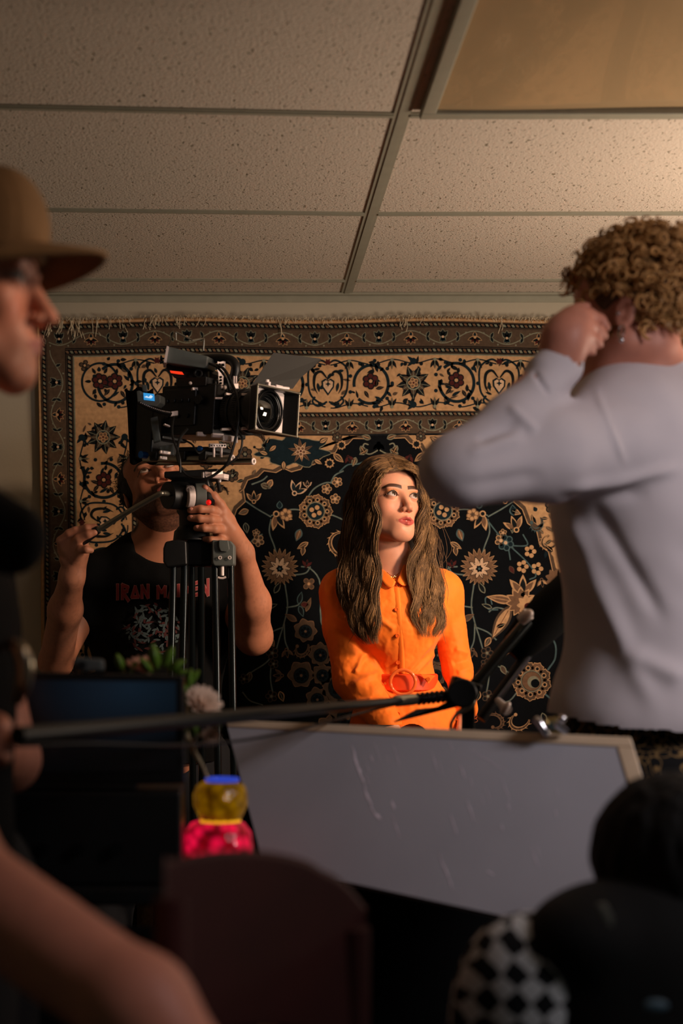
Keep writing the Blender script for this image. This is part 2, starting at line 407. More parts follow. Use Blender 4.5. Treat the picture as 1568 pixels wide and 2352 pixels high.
# fluorescent troffer, switched off
x0, x1, y1, y0 = RX+0.03, RX+1.19, 2.675, 1.51
t = thing('ceiling_light', ((x0+x1)/2, (y0+y1)/2, CEIL-0.02), 'unlit square ceiling light with ribbed plastic diffuser at top right', 'ceiling light')
b = MB(); fw = 0.028
for c, s in ((((x0+x1)/2, y1-fw/2), (x1-x0, fw)), (((x0+x1)/2, y0+fw/2), (x1-x0, fw)), ((x0+fw/2, (y0+y1)/2), (fw, y1-y0-2*fw)), ((x1-fw/2, (y0+y1)/2), (fw, y1-y0-2*fw))):
    b.box((c[0], c[1], CEIL-0.011), (s[0], s[1], 0.016))
b.build('frame', M['tee'], t, smooth=False, bevel=0.003)
md = mat('prismatic_diffuser', (168, 142, 106), 0.16, spec=0.6, var=0.03, vscale=2, coat=0.3)
nt = md.node_tree; N = nt.nodes; tc = N.new('ShaderNodeTexCoord'); mp = N.new('ShaderNodeMapping'); mp.inputs['Rotation'].default_value = (0, 0, 0.78)
v = N.new('ShaderNodeTexChecker'); v.inputs['Scale'].default_value = 330; bp = N.new('ShaderNodeBump'); bp.inputs['Strength'].default_value = 0.35; bp.inputs['Distance'].default_value = 0.002
nt.links.new(tc.outputs['Object'], mp.inputs[0]); nt.links.new(mp.outputs[0], v.inputs[0]); nt.links.new(v.outputs['Fac'], bp.inputs['Height']); nt.links.new(bp.outputs[0], N['Principled BSDF'].inputs['Normal'])
b = MB(); nn = 30; V = []; Fc = []
for i in range(nn+1):
    for j in range(nn+1):
        u, w = i/nn, j/nn; x = x0+fw-0.004+(x1-x0-2*fw+0.008)*u; y = y0+fw-0.004+(y1-y0-2*fw+0.008)*w
        V.append((x, y, CEIL-0.008-0.012*math.sin(math.pi*u)*math.sin(math.pi*w)+0.003*math.sin(9*u+4*w)))
for i in range(nn):
    for j in range(nn): Fc.append((i*(nn+1)+j, i*(nn+1)+j+1, (i+1)*(nn+1)+j+1, (i+1)*(nn+1)+j))
b.add(V, Fc); b.build('diffuser', md, t)
# ================================================================== the rug on the wall
RC = {'navy': (9, 12, 16), 'tan': (190, 150, 108), 'brown': (84, 68, 54), 'brown2': (116, 88, 66), 'teal': (22, 36, 42), 'teal2': (74, 96, 98),
      'cream': (205, 172, 140), 'red': (76, 34, 32), 'dark': (22, 26, 28), 'sage': (128, 128, 108)}
RK = list(RC)
RMAT = [mat('rug_wool_'+k2, RC[k2], 0.95, spec=0.15, var=0.16, vscale=90, bump=0.5, bscale=900) for k2 in RK]
CXR = 872.0
def RP(x, y, lay):
    fx = max(0.0, 1-(x-88)/784.0) if x < CXR else 0
    x2 = x+(y-740)*0.026*fx*min(1, (2400-y)/1600)
    wob = 0.0
    y2 = y+3*math.sin(x*0.011)*max(0, 1-(y-735)/500)
    p = W(x2, y2, 4.0); return [p[0], WALL-0.022+wob-0.00022*lay, p[2]]
class Placed:
    def __init__(s, r, T): s.r = r; s.t = T
    def __getattr__(s, k):
        def call(*a, **kw): s.r.T = s.t; getattr(s.r, k)(*a, **kw); s.r.T = None
        return call
class Rug:
    def __init__(s): s.m = MB(); s.l = 1; s.mir = False; s.T = None
    def pt(s, x, y):
        if s.T is not None:
            ox, oy, a, sc2, fl = s.T; x *= fl; ca, sa = math.cos(a), math.sin(a); x, y = ox+sc2*(x*ca-y*sa), oy+sc2*(x*sa+y*ca)
        return x, y
    def poly(s, P, c, l=None):
        P = [s.pt(*p) for p in P]; l = s.l if l is None else l
        s.m.add([RP(x, y, l) for x, y in P], [tuple(range(len(P)))], RK.index(c))
        if s.mir: s.m.add([RP(2*CXR-x, y, l) for x, y in P], [tuple(range(len(P)-1, -1, -1))], RK.index(c))
    def stroke(s, P, w, c, l=None, taper=False):
        P = np.array([s.pt(*p) for p in P], float); l = s.l if l is None else l
        if s.T is not None: w = w*s.T[3]
        t = np.gradient(P, axis=0); t /= np.linalg.norm(t, axis=1)[:, None]+1e-9; n = np.stack([-t[:, 1], t[:, 0]], 1)
        ww = np.full(len(P), w/2.0)
        if taper: ww = ww*np.sin(np.linspace(0.35, math.pi-0.1, len(P)))
        A = P+n*ww[:, None]; B = P-n*ww[:, None]
        for mm in ([0, 1] if s.mir else [0]):
            V = [RP(2*CXR-x if mm else x, y, l) for x, y in A]+[RP(2*CXR-x if mm else x, y, l) for x, y in B]; k3 = len(P)
            s.m.add(V, [(i, i+1, k3+i+1, k3+i) for i in range(k3-1)], RK.index(c))
    def curve(s, P, w, c, l=None, n=24, taper=False): s.stroke(spline(P, n), w, c, l, taper)
    def disc(s, x, y, r, c, l=None, n=14): s.poly([(x+r*math.cos(2*math.pi*i/n), y+r*math.sin(2*math.pi*i/n)) for i in range(n)], c, l)
    def star(s, x, y, r0, r1, k3, c, l=None, a0=0, jag=0):
        P = []
        for i in range(2*k3):
            a = a0+math.pi*i/k3; r = r1 if i % 2 else r0
            P.append((x+r*math.cos(a), y+r*math.sin(a)))
        s.poly(P, c, l)
    def blob(s, x, y, rfun, c, l=None, n=72): s.poly([(x+rfun(a)*math.cos(a), y+rfun(a)*math.sin(a)) for a in np.arange(n)*2*math.pi/n], c, l)
    # ---- motifs, all about a local origin
    def at(s, x, y, a=0, sc2=1, fl=1): return Placed(s, (x, y, math.radians(a), sc2, fl))
    def end(s): s.T = None
    def rosette(s, r=14, k3=6, pet='red', cen='tan', out='dark', l=None):
        l = s.l if l is None else l
        for i in range(k3):
            a = 2*math.pi*i/k3+0.3; s.disc(0.62*r*math.cos(a), 0.62*r*math.sin(a), 0.43*r, out, l+i*0.01, 10)
        for i in range(k3):
            a = 2*math.pi*i/k3+0.3; s.disc(0.62*r*math.cos(a), 0.62*r*math.sin(a), 0.29*r, pet, l+1, 10)
        s.disc(0, 0, 0.34*r, out, l+2); s.disc(0, 0, 0.22*r, cen, l+3)
    def leaf(s, L=20, w=8, c='teal', out=None, vein=None, bend=0.0):
        P = []; n = 9
        for i in range(n+1): t = i/n; P.append((L*t, -w*0.5*math.sin(math.pi*t**0.8)+bend*L*t*t))
        for i in range(n-1, 0, -1): t = i/n; P.append((L*t, w*0.5*math.sin(math.pi*t**0.8)+bend*L*t*t))
        if out:
            cx, cy = L/2, bend*L*0.3; s.poly([(cx+(x-cx)*1.18, cy+(y-cy)*1.5) for x, y in P], out, s.l)
        s.poly(P, c, s.l+1)
        if vein: s.stroke([(L*t, bend*L*t*t) for t in (0.1, 0.4, 0.7, 0.9)], 1.3, vein, s.l+2)
    def jag(s, R, k3, depth, ph=0):
        def f(a):
            u = (a*k3/(2*math.pi)+ph) % 1.0; return R*(1-depth+depth*abs(2*u-1))*(1+0.10*math.cos(a+1.7))
        return f
    def sunflower(s, R=44):
        s.blob(0, 0, s.jag(R*1.04, 22, 0.30), 'tan', s.l, 176); s.blob(0, 0, s.jag(R*0.99, 22, 0.30), 'brown2', s.l+1, 176)
        s.blob(0, 0, s.jag(R*0.66, 10, 0.42, .2), 'dark', s.l+2, 120); s.blob(0, 0, s.jag(R*0.60, 10, 0.45, .2), 'cream', s.l+3, 120)
        s.star(0, 0, R*0.22, R*0.15, 6, 'navy', s.l+4); s.disc(0, 0, R*0.07, 'teal2', s.l+5)
        for i in range(7):
            a = i*2*math.pi/7; s.stroke([(R*.3*math.cos(a), R*.3*math.sin(a)), (R*.47*math.cos(a), R*.47*math.sin(a))], 1.5, 'dark', s.l+4)
    def palmette(s, R=34):
        """open flower: ring of round curled petals about a teal eye"""
        for i in range(9):
            a = 2*math.pi*i/9; x, y = R*0.68*math.cos(a), R*0.68*math.sin(a)
            s.star(x, y, R*0.36, R*0.29, 7, 'tan', s.l, a); s.star(x, y, R*0.32, R*0.25, 7, ('brown', 'brown2')[i % 2], s.l+1, a)
            s.disc(x, y, R*0.13, 'tan', s.l+2, 9); s.disc(x, y, R*0.08, 'dark', s.l+3, 9)
        s.disc(0, 0, R*0.55, 'sage', s.l+4, 22); s.disc(0, 0, R*0.50, 'teal', s.l+5, 22)
        for i in range(4):
            a = i*1.57+0.4; s.disc(R*.24*math.cos(a), R*.24*math.sin(a), R*.14, 'tan', s.l+6, 9)
        s.disc(0, 0, R*.1, 'navy', s.l+7, 9)
    def tulip(s, R=20, c='tan', c2='brown2'):
        for a in (-0.7, 0, 0.7):
            P = []
            for t in np.linspace(0, 1, 9): P.append((R*1.25*t*math.cos(a)+R*.22*math.sin(math.pi*t)*math.sin(a), R*1.25*t*math.sin(a)-R*.22*math.sin(math.pi*t)*math.cos(a)))
            for t in np.linspace(1, 0, 9)[1:-1]: P.append((R*1.25*t*math.cos(a)-R*.22*math.sin(math.pi*t)*math.sin(a), R*1.25*t*math.sin(a)+R*.22*math.sin(math.pi*t)*math.cos(a)))
            s.poly([(x*1.1-1, y*1.1) for x, y in P], c, s.l+(a == 0)); s.poly([(x*.84+1, y*.84) for x, y in P], c2 if a else 'dark', s.l+2+(a == 0))
        s.disc(0, 0, R*.26, c, s.l+4, 10); s.disc(0, 0, R*.15, 'dark', s.l+5, 10)
    def scroll(s, R=30, c='tan'):
        """acanthus scroll with toothed back"""
        ang = np.linspace(-2.6, 1.6, 30); rad = R*(1-0.012*np.arange(30)); P = np.stack([rad*np.cos(ang), rad*np.sin(ang)*0.85], 1)
        s.stroke(P, 9, c, s.l, True); s.stroke(P, 5, 'brown', s.l+1, True)
        for i in range(3, 27, 3):
            a = ang[i]; r = rad[i]; s.poly([(r*math.cos(a), r*.85*math.sin(a)), ((r+10)*math.cos(a-.12), (r+10)*.85*math.sin(a-.12)), (r*math.cos(a+.22), r*.85*math.sin(a+.22))], c, s.l+1)
        s.disc(*P[-1], 4, c, s.l+2)
R = Rug(); RNG = random.Random(4)
L0, TOP, BOT = 88.0, 735.0, 2440.0; RR = 2*CXR-L0
def rect(x0, y0, x1, y1, c, l):
    nx = max(1, int((x1-x0)/30)); ny = max(1, int((y1-y0)/30)); V = []; Fc = []
    for i in range(nx+1):
        for j in range(ny+1): V.append(RP(x0+(x1-x0)*i/nx, y0+(y1-y0)*j/ny, l))
    for i in range(nx):
        for j in range(ny): a = i*(ny+1)+j; Fc.append((a, a+ny+1, a+ny+2, a+1))
    R.m.add(V, Fc, RK.index(c))
rect(L0-6, TOP-6, RR+6, BOT+6, 'tan', -8)
bands = [(0, 15, 'navy'), (15, 57, 'brown'), (57, 75, 'navy'), (75, 78, 'sage'), (78, 206, 'tan'), (206, 220, 'navy'), (220, 258, 'brown'), (258, 262, 'dark')]
IN0 = 262
def frame(i0, i1, c, l):
    rect(L0+i0, TOP+i0, RR-i0, TOP+i1, c, l); rect(L0+i0, TOP+i1, L0+i1, BOT-i1, c, l); rect(RR-i1, TOP+i1, RR-i0, BOT-i1, c, l); rect(L0+i0, BOT-i1, RR-i0, BOT-i0, c, l)
for i0, i1, c in bands: frame(i0, i1, c, 0)
rect(L0+IN0, TOP+IN0, RR-IN0, BOT-IN0, 'navy', 0)
# a "track" places motifs along the border: (s along, t across) -> px
def track_top(inset): return lambda s_, t_: (s_, TOP+inset+t_)
def track_left(inset): return lambda s_, t_: (L0+inset+t_, s_)
VIS_B = 1750
def guard(tr, a, b2, w, mir):
    R.mir = mir; x = a
    while x < b2:
        R.poly([tr(x, w*.32), tr(x+6, w*.32), tr(x+9, w*.68), tr(x+3, w*.68)], 'sage' if int(x/10) % 2 else 'brown2', 1); x += 10
    for q in (w*.12, w*.88): R.stroke([tr(v2, q) for v2 in np.arange(a, b2, 30)], 1.5, 'brown', 1)
    R.mir = False
guard(track_top(0), L0, RR, 15, False); guard(track_top(58), L0+58, RR-58, 17, False); guard(track_top(206), L0+206, RR-206, 14, False)
guard(track_left(0), TOP+15, VIS_B, 15, True); guard(track_left(58), TOP+75, VIS_B, 17, True); guard(track_left(206), TOP+220, VIS_B, 14, True)
def vine(horizontal, inset, w, a, b2, per, mir):
    """narrow border: scalloped vine with alternating tulips and fans"""
    tr = track_top(inset) if horizontal else track_left(inset); R.mir = mir
    xs = np.arange(a, b2, 3.0); R.stroke([tr(x, w*.5+w*.34*math.cos(2*math.pi*(x-CXR)/per)*(1)) for x in xs], 2.2, 'sage', 1)
    i0 = int(math.floor((a-CXR)/(per/2))); i1 = int(math.ceil((b2-CXR)/(per/2)))
    for i in range(i0, i1+1):
        s0 = CXR+i*per/2
        if not a+8 < s0 < b2-8: continue
        x, y = tr(s0, w*.5); rot = 90 if horizontal else 0
        if i % 2 == 0:
            for q in (-1, 0, 1):
                R.at(x, y, rot+q*38+180).leaf(w*.42, 8, 'dark', 'sage'); R.at(x, y, rot+q*30).leaf(w*.30, 6, 'teal', 'sage')
            R.at(x, y, 0).disc(0, 0, 3, 'cream', 5, 8)
        else:
            for q in (-2, -1, 0, 1, 2): R.at(x, y+0, rot+q*34).leaf(w*.40, 6, 'red' if q % 2 else 'dark', 'tan')
            R.at(x, y, rot+180).leaf(w*.3, 7, 'teal', 'tan'); R.at(x, y, 0).disc(0, 0, 3.5, 'tan', 5, 8)
        for q in (-1, 1):
            x3, y3 = tr(s0+q*per*.25, w*.48); R.at(x3, y3, (rot+q*25)+180*(i % 2)).leaf(13, 6, 'dark', 'sage')
            x4, y4 = tr(s0+q*per*.14, w*(.2 if i % 2 else .82)); R.at(x4, y4, rot).leaf(5, 4, 'sage')
    R.end(); R.mir = False
R.l = 2
vine(True, 15, 42, L0+20, RR-20, 148, False); vine(True, 220, 38, L0+225, RR-225, 124, False)
vine(False, 15, 42, TOP+62, VIS_B, 150, True); vine(False, 220, 38, TOP+262, VIS_B, 124, True)
def mainborder(horizontal, a, b2, first, mir):
    """cream border: dark spiral vines holding red rosettes, palmettes between"""
    tr = track_top(78) if horizontal else track_left(78); w = 128.0; R.mir = mir; per = 99.0
    i = 0; c0 = first; rot = 90 if horizontal else 0
    k4 = int(math.ceil((a-c0)/per)); 
    while c0+k4*per < b2:
        s0 = c0+k4*per; md_ = k4 % 4; x, y = tr(s0, w*.5)
        if md_ in (1, 3):
            sg = 1 if md_ == 1 else -1
            for (rd, wd_, col) in ((46, 7, 'teal'),):
                P = []
                for q in np.linspace(0, 1, 40):
                    an = -2.3*sg+sg*q*5.6; r = rd*(1-0.10*q); P.append(tr(s0+r*.93*math.cos(an)*1.0, w*.5+r*math.sin(an)))
                R.stroke(P, wd_, col, 2)
            for q in range(9):
                an = q*0.7; xx, yy = tr(s0+50*math.cos(an), w*.5+54*math.sin(an)); R.at(xx, yy, math.degrees(an)+rot).disc(0, 0, 4.5, 'teal', 3, 8)
            R.at(x, y-6 if horizontal else y, 10).rosette(19, 6, 'red', 'tan', 'dark', 4)
            for q in (0, 1, 2):
                R.l = 4; R.at(x+(14 if q == 0 else -12)*sg, y+16-4*q, 60+q*70*sg).leaf(20, 8, 'dark', None, 'brown')
            R.at(x-10*sg, y+30, -30*sg).leaf(24, 7, 'teal', None); R.at(x+4, y-22, -80).leaf(14, 7, 'dark')
        elif md_ == 0:
            for q, rr in enumerate((30, 22)):
                for an in range(0, 360, 40 if q == 0 else 60):
                    R.l = 2+q; R.at(x, y, an+rot).leaf(rr*1.35, 19-q*4, ('dark', 'brown')[q], None, 'sage')
            R.at(x, y, 0).disc(0, 0, 17, 'sage', 8); R.at(x, y, 0).disc(0, 0, 14, 'teal', 9); R.at(x, y, rot).rosette(12, 5, 'brown2', 'red', 'tan', 10)
            R.l = 3
            for q in (-1, 1):
                xx, yy = tr(s0, w*.5+q*50); R.at(xx, yy, 0).disc(0, 0, 8, 'teal', 3, 9)
                for e in (-1, 1):
                    R.at(xx, yy, rot+90*q+e*40-90*(1-q)).leaf(18, 7, 'teal')
        else:
            for q in (-1, 1):
                P = [tr(s0+q*e[0], w*.5+e[1]) for e in ((0, -48), (18, -56), (42, -40), (46, -10), (40, 24), (16, 44), (2, 40))]
                R.stroke(spline(P, 30), 4.5, 'teal', 2)
                P = [tr(s0+q*e[0], w*.5+e[1]) for e in ((2, -14), (16, -30), (30, -22), (32, 4), (24, 22))]; R.stroke(spline(P, 20), 7, 'dark', 3, True)
                P = [tr(s0+q*e[0], w*.5+e[1]) for e in ((6, 44), (24, 50), (36, 40), (30, 28))]; R.stroke(spline(P, 20), 4.5, 'teal', 3)
                xx, yy = tr(s0+q*24, w*.5-4); R.l = 4; R.at(xx, yy, rot+q*10).leaf(22, 7, 'teal', None)
            P = [tr(s0+e[0], w*.5+e[1]) for e in ((0, 26), (-14, 6), (-15, -8), (-6, -14), (0, -9), (6, -14), (15, -8), (14, 6))]
            R.T = None; R.poly(P, 'teal', 5); cx_, cy_ = tr(s0, w*.5+2)
            R.poly([(cx_+(p[0]-cx_)*.76, cy_+(p[1]-cy_)*.76) for p in P], 'cream', 6)
            R.at(cx_, cy_-3, 0).star(0, 0, 7, 3, 4, 'teal', 7)
            R.at(*tr(s0, 12), 0).star(0, 0, 9, 5, 6, 'red', 4)
        R.end()
        # linking buds between two motifs
        m1 = tr(s0+per/2, 10); m2 = tr(s0+per/2, w-10); R.l = 3
        for q, (xx, yy) in enumerate((m1, m2)):
            for e in (-28, 0, 28): R.at(xx, yy, rot+(0 if q == 0 else 180)+e).leaf(22, 7, 'brown' if e == 0 else 'dark', None, 'sage' if e == 0 else None)
            R.at(xx, yy, 0).disc(0, 0, 4, 'sage', 7, 8)
        R.end()
        for q in (14, w-14):
            P = [tr(s0+z, q+5*math.sin(z/per*2*math.pi+q)) for z in np.linspace(6, per-6, 14)]; R.stroke(P, 3, 'teal', 2)
            for z in (18, 80): R.at(*tr(s0+z, q+ (6 if q < 60 else -6)), 0).disc(0, 0, 4.5, 'dark', 3, 8)
        R.end(); k4 += 1
    for i in range(int((b2-a)/5.5)):
        R.l = 1; R.at(*tr(RNG.uniform(a, b2), RNG.uniform(8, w-8)), RNG.uniform(0, 360)).leaf(RNG.uniform(10, 22), RNG.uniform(5, 9), RNG.choice(['teal', 'dark', 'dark', 'brown']), None)
    R.mir = False
mainborder(True, L0+110, RR-110, 853.0+99, False)
mainborder(False, TOP+235, 1700, 1000.0, True)
# corner of the main border (and its mirror image)
R.mir = True; R.l = 3
R.at(225, 870, 0).rosette(19, 6, 'red', 'tan', 'dark', 4)
P = [(225+42*math.cos(a), 872+44*math.sin(a)) for a in np.linspace(0, 6.1, 40)]; R.end(); R.stroke(P, 5, 'teal', 2)
for a in range(0, 360, 60): R.at(225+20*math.cos(a/57.3), 870+20*math.sin(a/57.3), a).leaf(16, 7, 'dark')
R.at(190, 833, 0).rosette(13, 4, 'brown', 'tan', 'dark', 4); R.end()

# ---- field (left half drawn, right half mirrored)
FX0, FY0 = L0+IN0, TOP+IN0
# spandrel: tan ground with a scalloped edge and a slate inner cloud
edge = [(FX0, FY0), (835, FY0), (838, 1004), (812, 1003), (800, 1016), (778, 1022), (770, 1036), (742, 1040), (730, 1058), (718, 1064), (700, 1058), (690, 1074), (668, 1080), (650, 1072), (632, 1082), (604, 1078),
        (590, 1092), (566, 1100), (556, 1122), (560, 1150), (540, 1168), (528, 1200), (508, 1214), (500, 1250), (480, 1266), (470, 1310), (448, 1330), (436, 1380), (412, 1400), (396, 1470), (372, 1500), (FX0, 1560)]
R.poly(edge, 'brown', 1)
ins = [(x-7 if x > FX0 else x, y-7 if y > FY0 else y) for x, y in edge]; R.poly(ins, 'tan', 2)
R.stroke(edge[1:], 2.0, 'tan', 3)
sl = []
for a in np.linspace(0, 2*math.pi, 60, endpoint=False):
    r = 1+0.13*math.sin(7*a)+0.08*math.sin(11*a+1); sl.append((672+78*r*math.cos(a), 1032+34*r*math.sin(a)))
R.poly(sl, 'dark', 4); R.poly([(672+(x-672)*.95, 1032+(y-1032)*.93) for x, y in sl], 'teal', 5); R.stroke(sl+sl[:1], 1.6, 'sage', 6)
R.l = 7
for a in range(0, 360, 36): R.at(690, 1032, a+12).leaf(24+6*(a % 72 > 0), 8, 'brown2' if a % 72 else 'tan', None, 'dark')
R.at(690, 1032, 0).rosette(12, 5, 'brown2', 'red', 'cream', 10)
for x, y, a in ((632, 1020, 140), (722, 1052, 30), (612, 1040, 200), (650, 1056, 90), (735, 1012, -30)): R.at(x, y, a).leaf(20, 9, 'tan', 'dark', 'teal')
R.end(); R.l = 4
for x, y, r in ((560, 1040, 17), (530, 1090, 15), (775, 1000, 12), (470, 1060, 16), (470, 1160, 18), (430, 1240, 16), (400, 1340, 15), (520, 1020, 12)): R.at(x, y, RNG.uniform(0, 90)).rosette(r, 6, 'brown', 'sage', 'dark', 4)
R.end()
for x, y, fl in ((590, 1015, 1), (500, 1130, -1), (440, 1200, 1), (410, 1290, -1), (380, 1400, 1)): R.at(x, y, 40, 0.8, fl).scroll(26, 'dark')
for i in range(190):
    x = RNG.uniform(FX0+8, 640); y = RNG.uniform(FY0+6, 1400)
    if (x-FX0)/300+(y-FY0)/560 < 0.93: R.at(x, y, RNG.uniform(0, 360)).leaf(RNG.uniform(12, 24), RNG.uniform(6, 10), RNG.choice(['dark', 'brown', 'teal', 'brown2']), None, RNG.choice(['sage', 'tan', None]))
R.end()
# top arch of the navy ground
R.l = 4
R.at(872, 1015, 90).tulip(15, 'tan', 'teal2')
for x, y, a in ((845, 1030, 150), (830, 1022, 60), (852, 1004, 200), (818, 1048, 110)): R.at(x, y, a).leaf(20, 9, 'brown', 'sage', 'tan')
R.end(); R.curve([(872, 1030), (850, 1040), (835, 1030), (838, 1016), (848, 1018)], 3, 'sage', 3)
R.curve([(872, 1046), (850, 1050), (825, 1062), (800, 1064), (780, 1080)], 3, 'teal2', 3)
for x, y in ((785, 1018), (757, 1060)): R.at(x, y, 0).star(0, 0, 12, 9, 9, 'tan', 4); R.at(x, y, 0).star(0, 0, 8, 6, 8, 'dark', 5)
R.at(800, 1045, 70).tulip(13, 'red', 'red'); R.at(768, 1040, 40).leaf(26, 10, 'brown', 'tan', 'tan'); R.at(822, 1084, 30).leaf(24, 9, 'brown', 'tan'); R.end()
# stems
ST = [[(875, 1700), (850, 1560), (800, 1500), (740, 1440), (735, 1340), (712, 1305), (690, 1300)], [(640, 1300), (628, 1255), (616, 1220), (620, 1190)], [(620, 1185), (585, 1165), (560, 1148)],
      [(620, 1182), (665, 1168), (700, 1170)], [(715, 1172), (760, 1180), (790, 1192)], [(652, 1340), (658, 1390), (650, 1430), (640, 1462), (632, 1490)], [(650, 1430), (652, 1470), (660, 1492)],
      [(655, 1395), (680, 1390), (690, 1380)], [(648, 1440), (620, 1452), (600, 1470)], [(668, 1320), (700, 1315), (712, 1300)], [(740, 1345), (775, 1340), (800, 1345)],
      [(700, 1150), (720, 1120), (750, 1105), (775, 1110)], [(760, 1105), (770, 1088), (790, 1078)], [(575, 1110), (600, 1100), (612, 1090)], [(632, 1490), (610, 1520), (580, 1540), (555, 1555)],
      [(620, 1520), (618, 1560), (625, 1600)], [(600, 1620), (570, 1610), (552, 1590)], [(540, 1380), (565, 1400), (600, 1395), (618, 1405)], [(560, 1260), (580, 1235), (600, 1225)]]
for q in ST: R.curve(q, 3.6, 'teal2', 2); R.curve(q, 1.2, 'sage', 3)
R.l = 4
R.at(640, 1305, 8).sunflower(42); R.end(); R.at(724, 1172, 0).palmette(40); R.end()
R.at(632, 1178, 60, 1.15).tulip(26, 'tan', 'brown2'); R.at(655, 1180, 0).rosette(15, 6, 'tan', 'brown', 'brown2', 9)
R.at(640, 1165, -90).leaf(16, 10, 'teal', 'teal2'); R.at(580, 1150, -90).tulip(20, 'tan', 'brown'); R.at(675, 1130, -60).tulip(24, 'cream', 'teal')
R.at(705, 1115, -90).tulip(12, 'cream', 'brown'); R.end()
for x, y, r in ((750, 1120, 12), (775, 1104, 12), (770, 1143, 12), (590, 1240, 14), (585, 1222, 9)): R.at(x, y, RNG.uniform(0, 90)).rosette(r, 5, 'brown', 'cream', 'tan', 4)
R.at(790, 1245, 200).scroll(40, 'tan'); R.at(705, 1245, 150).leaf(26, 9, 'brown', 'tan', 'tan'); R.at(696, 1256, 100).leaf(18, 8, 'brown', 'tan')
R.at(702, 1300, -80).tulip(13, 'red', 'red'); R.at(688, 1215, 110).leaf(26, 12, 'brown2', 'teal2', 'tan'); R.at(708, 1340, 30).rosette(15, 4, 'brown', 'tan', 'brown2', 4)
R.at(684, 1385, -75).leaf(26, 9, 'dark', 'teal2'); R.at(686, 1392, 70).leaf(24, 9, 'dark', 'teal2'); R.at(690, 1388, 0).leaf(18, 10, 'red', 'brown')
R.at(628, 1360, -60).leaf(26, 9, 'dark', 'sage'); R.at(612, 1395, -20).leaf(22, 7, 'dark', 'sage')
R.at(655, 1492, 80).tulip(16, 'brown2', 'brown'); R.end()
for x, y, a in ((600, 1440, 200), (615, 1465, 60), (566, 1170, 160), (560, 1200, 80), (598, 1110, 20), (622, 1100, 120), (570, 1545, 100), (640, 1590, 70)): R.at(x, y, a).leaf(22, 10, RNG.choice(['brown', 'dark', 'brown2']), RNG.choice(['tan', 'sage']), 'sage')
for x, y, r in ((622, 1500, 15), (625, 1525, 12), (620, 1600, 14), (556, 1560, 12)): R.at(x, y, 20).rosette(r, 5, 'dark', 'sage', 'brown', 4)
R.end()
# lobes of the central medallion
def lobe(x, y, r, k3):
    R.at(x, y, 0).blob(0, 0, R.jag(r*1.10, k3, .22), 'brown2', 4, 90); R.at(x, y, 0).blob(0, 0, R.jag(r*1.02, k3, .2), 'brown', 5, 90); R.at(x, y, 0).disc(0, 0, r*.62, 'dark', 6, 18)
    R.at(x, y, 0).rosette(r*.5, 6, 'navy', 'brown2', 'teal', 7)
for x, y, r, k3 in ((700, 1450, 26, 7), (735, 1505, 26, 8), (690, 1552, 30, 6), (740, 1552, 24, 8), (728, 1608, 26, 7), (780, 1580, 44, 9), (790, 1500, 40, 9), (800, 1650, 44, 9), (850, 1560, 60, 10), (760, 1680, 34, 8)): lobe(x, y, r, k3)
R.at(645, 1552, 180).tulip(17, 'brown2', 'brown'); R.at(678, 1425, 210).leaf(28, 10, 'brown', 'brown2'); R.at(702, 1402, -70).leaf(30, 8, 'brown', 'brown2'); R.at(690, 1490, 120).scroll(20, 'brown2')
R.end()
# only on the right half, beside and below the pale shirt
R.mir = False; R.l = 4
R.at(1225, 1565, 15).palmette(46); R.at(1225, 1565, 0).disc(0, 0, 22, 'brown2', 13, 20); R.at(1229, 1567, 0).disc(0, 0, 14, 'sage', 14, 18); R.at(1233, 1570, 0).disc(0, 0, 10, 'navy', 15, 16); R.end()
R.at(1165, 1245, 0).rosette(19, 6, 'teal', 'cream', 'teal2', 4); R.at(1190, 1215, -110, 1.1).tulip(24, 'tan', 'brown2'); R.at(1183, 1180, -95).leaf(22, 12, 'teal', 'teal2'); R.end()
R.curve([(1110, 1175), (1140, 1215), (1165, 1245)], 3, 'teal2', 3); R.curve([(1178, 1252), (1215, 1250), (1205, 1225)], 3, 'teal2', 3); R.curve([(1178, 1255), (1215, 1290), (1235, 1320), (1220, 1330)], 3, 'teal2', 3); R.curve([(1172, 1260), (1176, 1285)], 3, 'teal2', 3)
for x, y in ((1222, 1265), (1204, 1300), (1238, 1305)):
    for a in range(5): R.at(x+9*math.cos(a*1.26), y+10*math.sin(a*1.26), 0).disc(0, 0, 5.5, 'tan', 5, 8)
R.at(1248, 1330, 80).tulip(15, 'brown2', 'tan'); R.at(1235, 1200, 100).scroll(18, 'teal2'); R.at(1265, 1240, 150).scroll(22, 'tan'); R.at(1175, 1300, 60).leaf(18, 8, 'red', 'brown')
R.end()
R.at(1205, 1365, -90, 1.1).tulip(32, 'tan', 'brown2'); R.at(1200, 1385, 0).blob(0, 0, R.jag(36, 12, .3), 'tan', 8, 96); R.at(1200, 1385, 0).blob(0, 0, R.jag(31, 12, .3), 'brown2', 9, 96); R.at(1215, 1390, -20).blob(0, 0, R.jag(24, 9, .3), 'tan', 10, 96); R.at(1216, 1392, 0).disc(0, 0, 8, 'red', 11); R.end()
R.at(1175, 1395, 120).leaf(80, 22, 'tan', 'brown', 'red'); R.at(1180, 1380, 190).leaf(56, 14, 'brown2', 'tan', 'tan'); R.end()
R.curve([(1148, 1400), (1125, 1398), (1118, 1375), (1128, 1370), (1134, 1388)], 3, 'teal2', 3)
R.curve([(1228, 1440), (1275, 1470), (1280, 1510), (1262, 1540)], 4, 'teal2', 3); R.curve([(1250, 1590), (1285, 1620), (1290, 1650)], 4, 'teal2', 3)
R.at(1195, 1655, 150).scroll(26, 'tan'); R.at(1140, 1660, 20).scroll(22, 'brown2'); R.at(1250, 1640, 70).leaf(26, 10, 'dark', 'sage'); R.end()
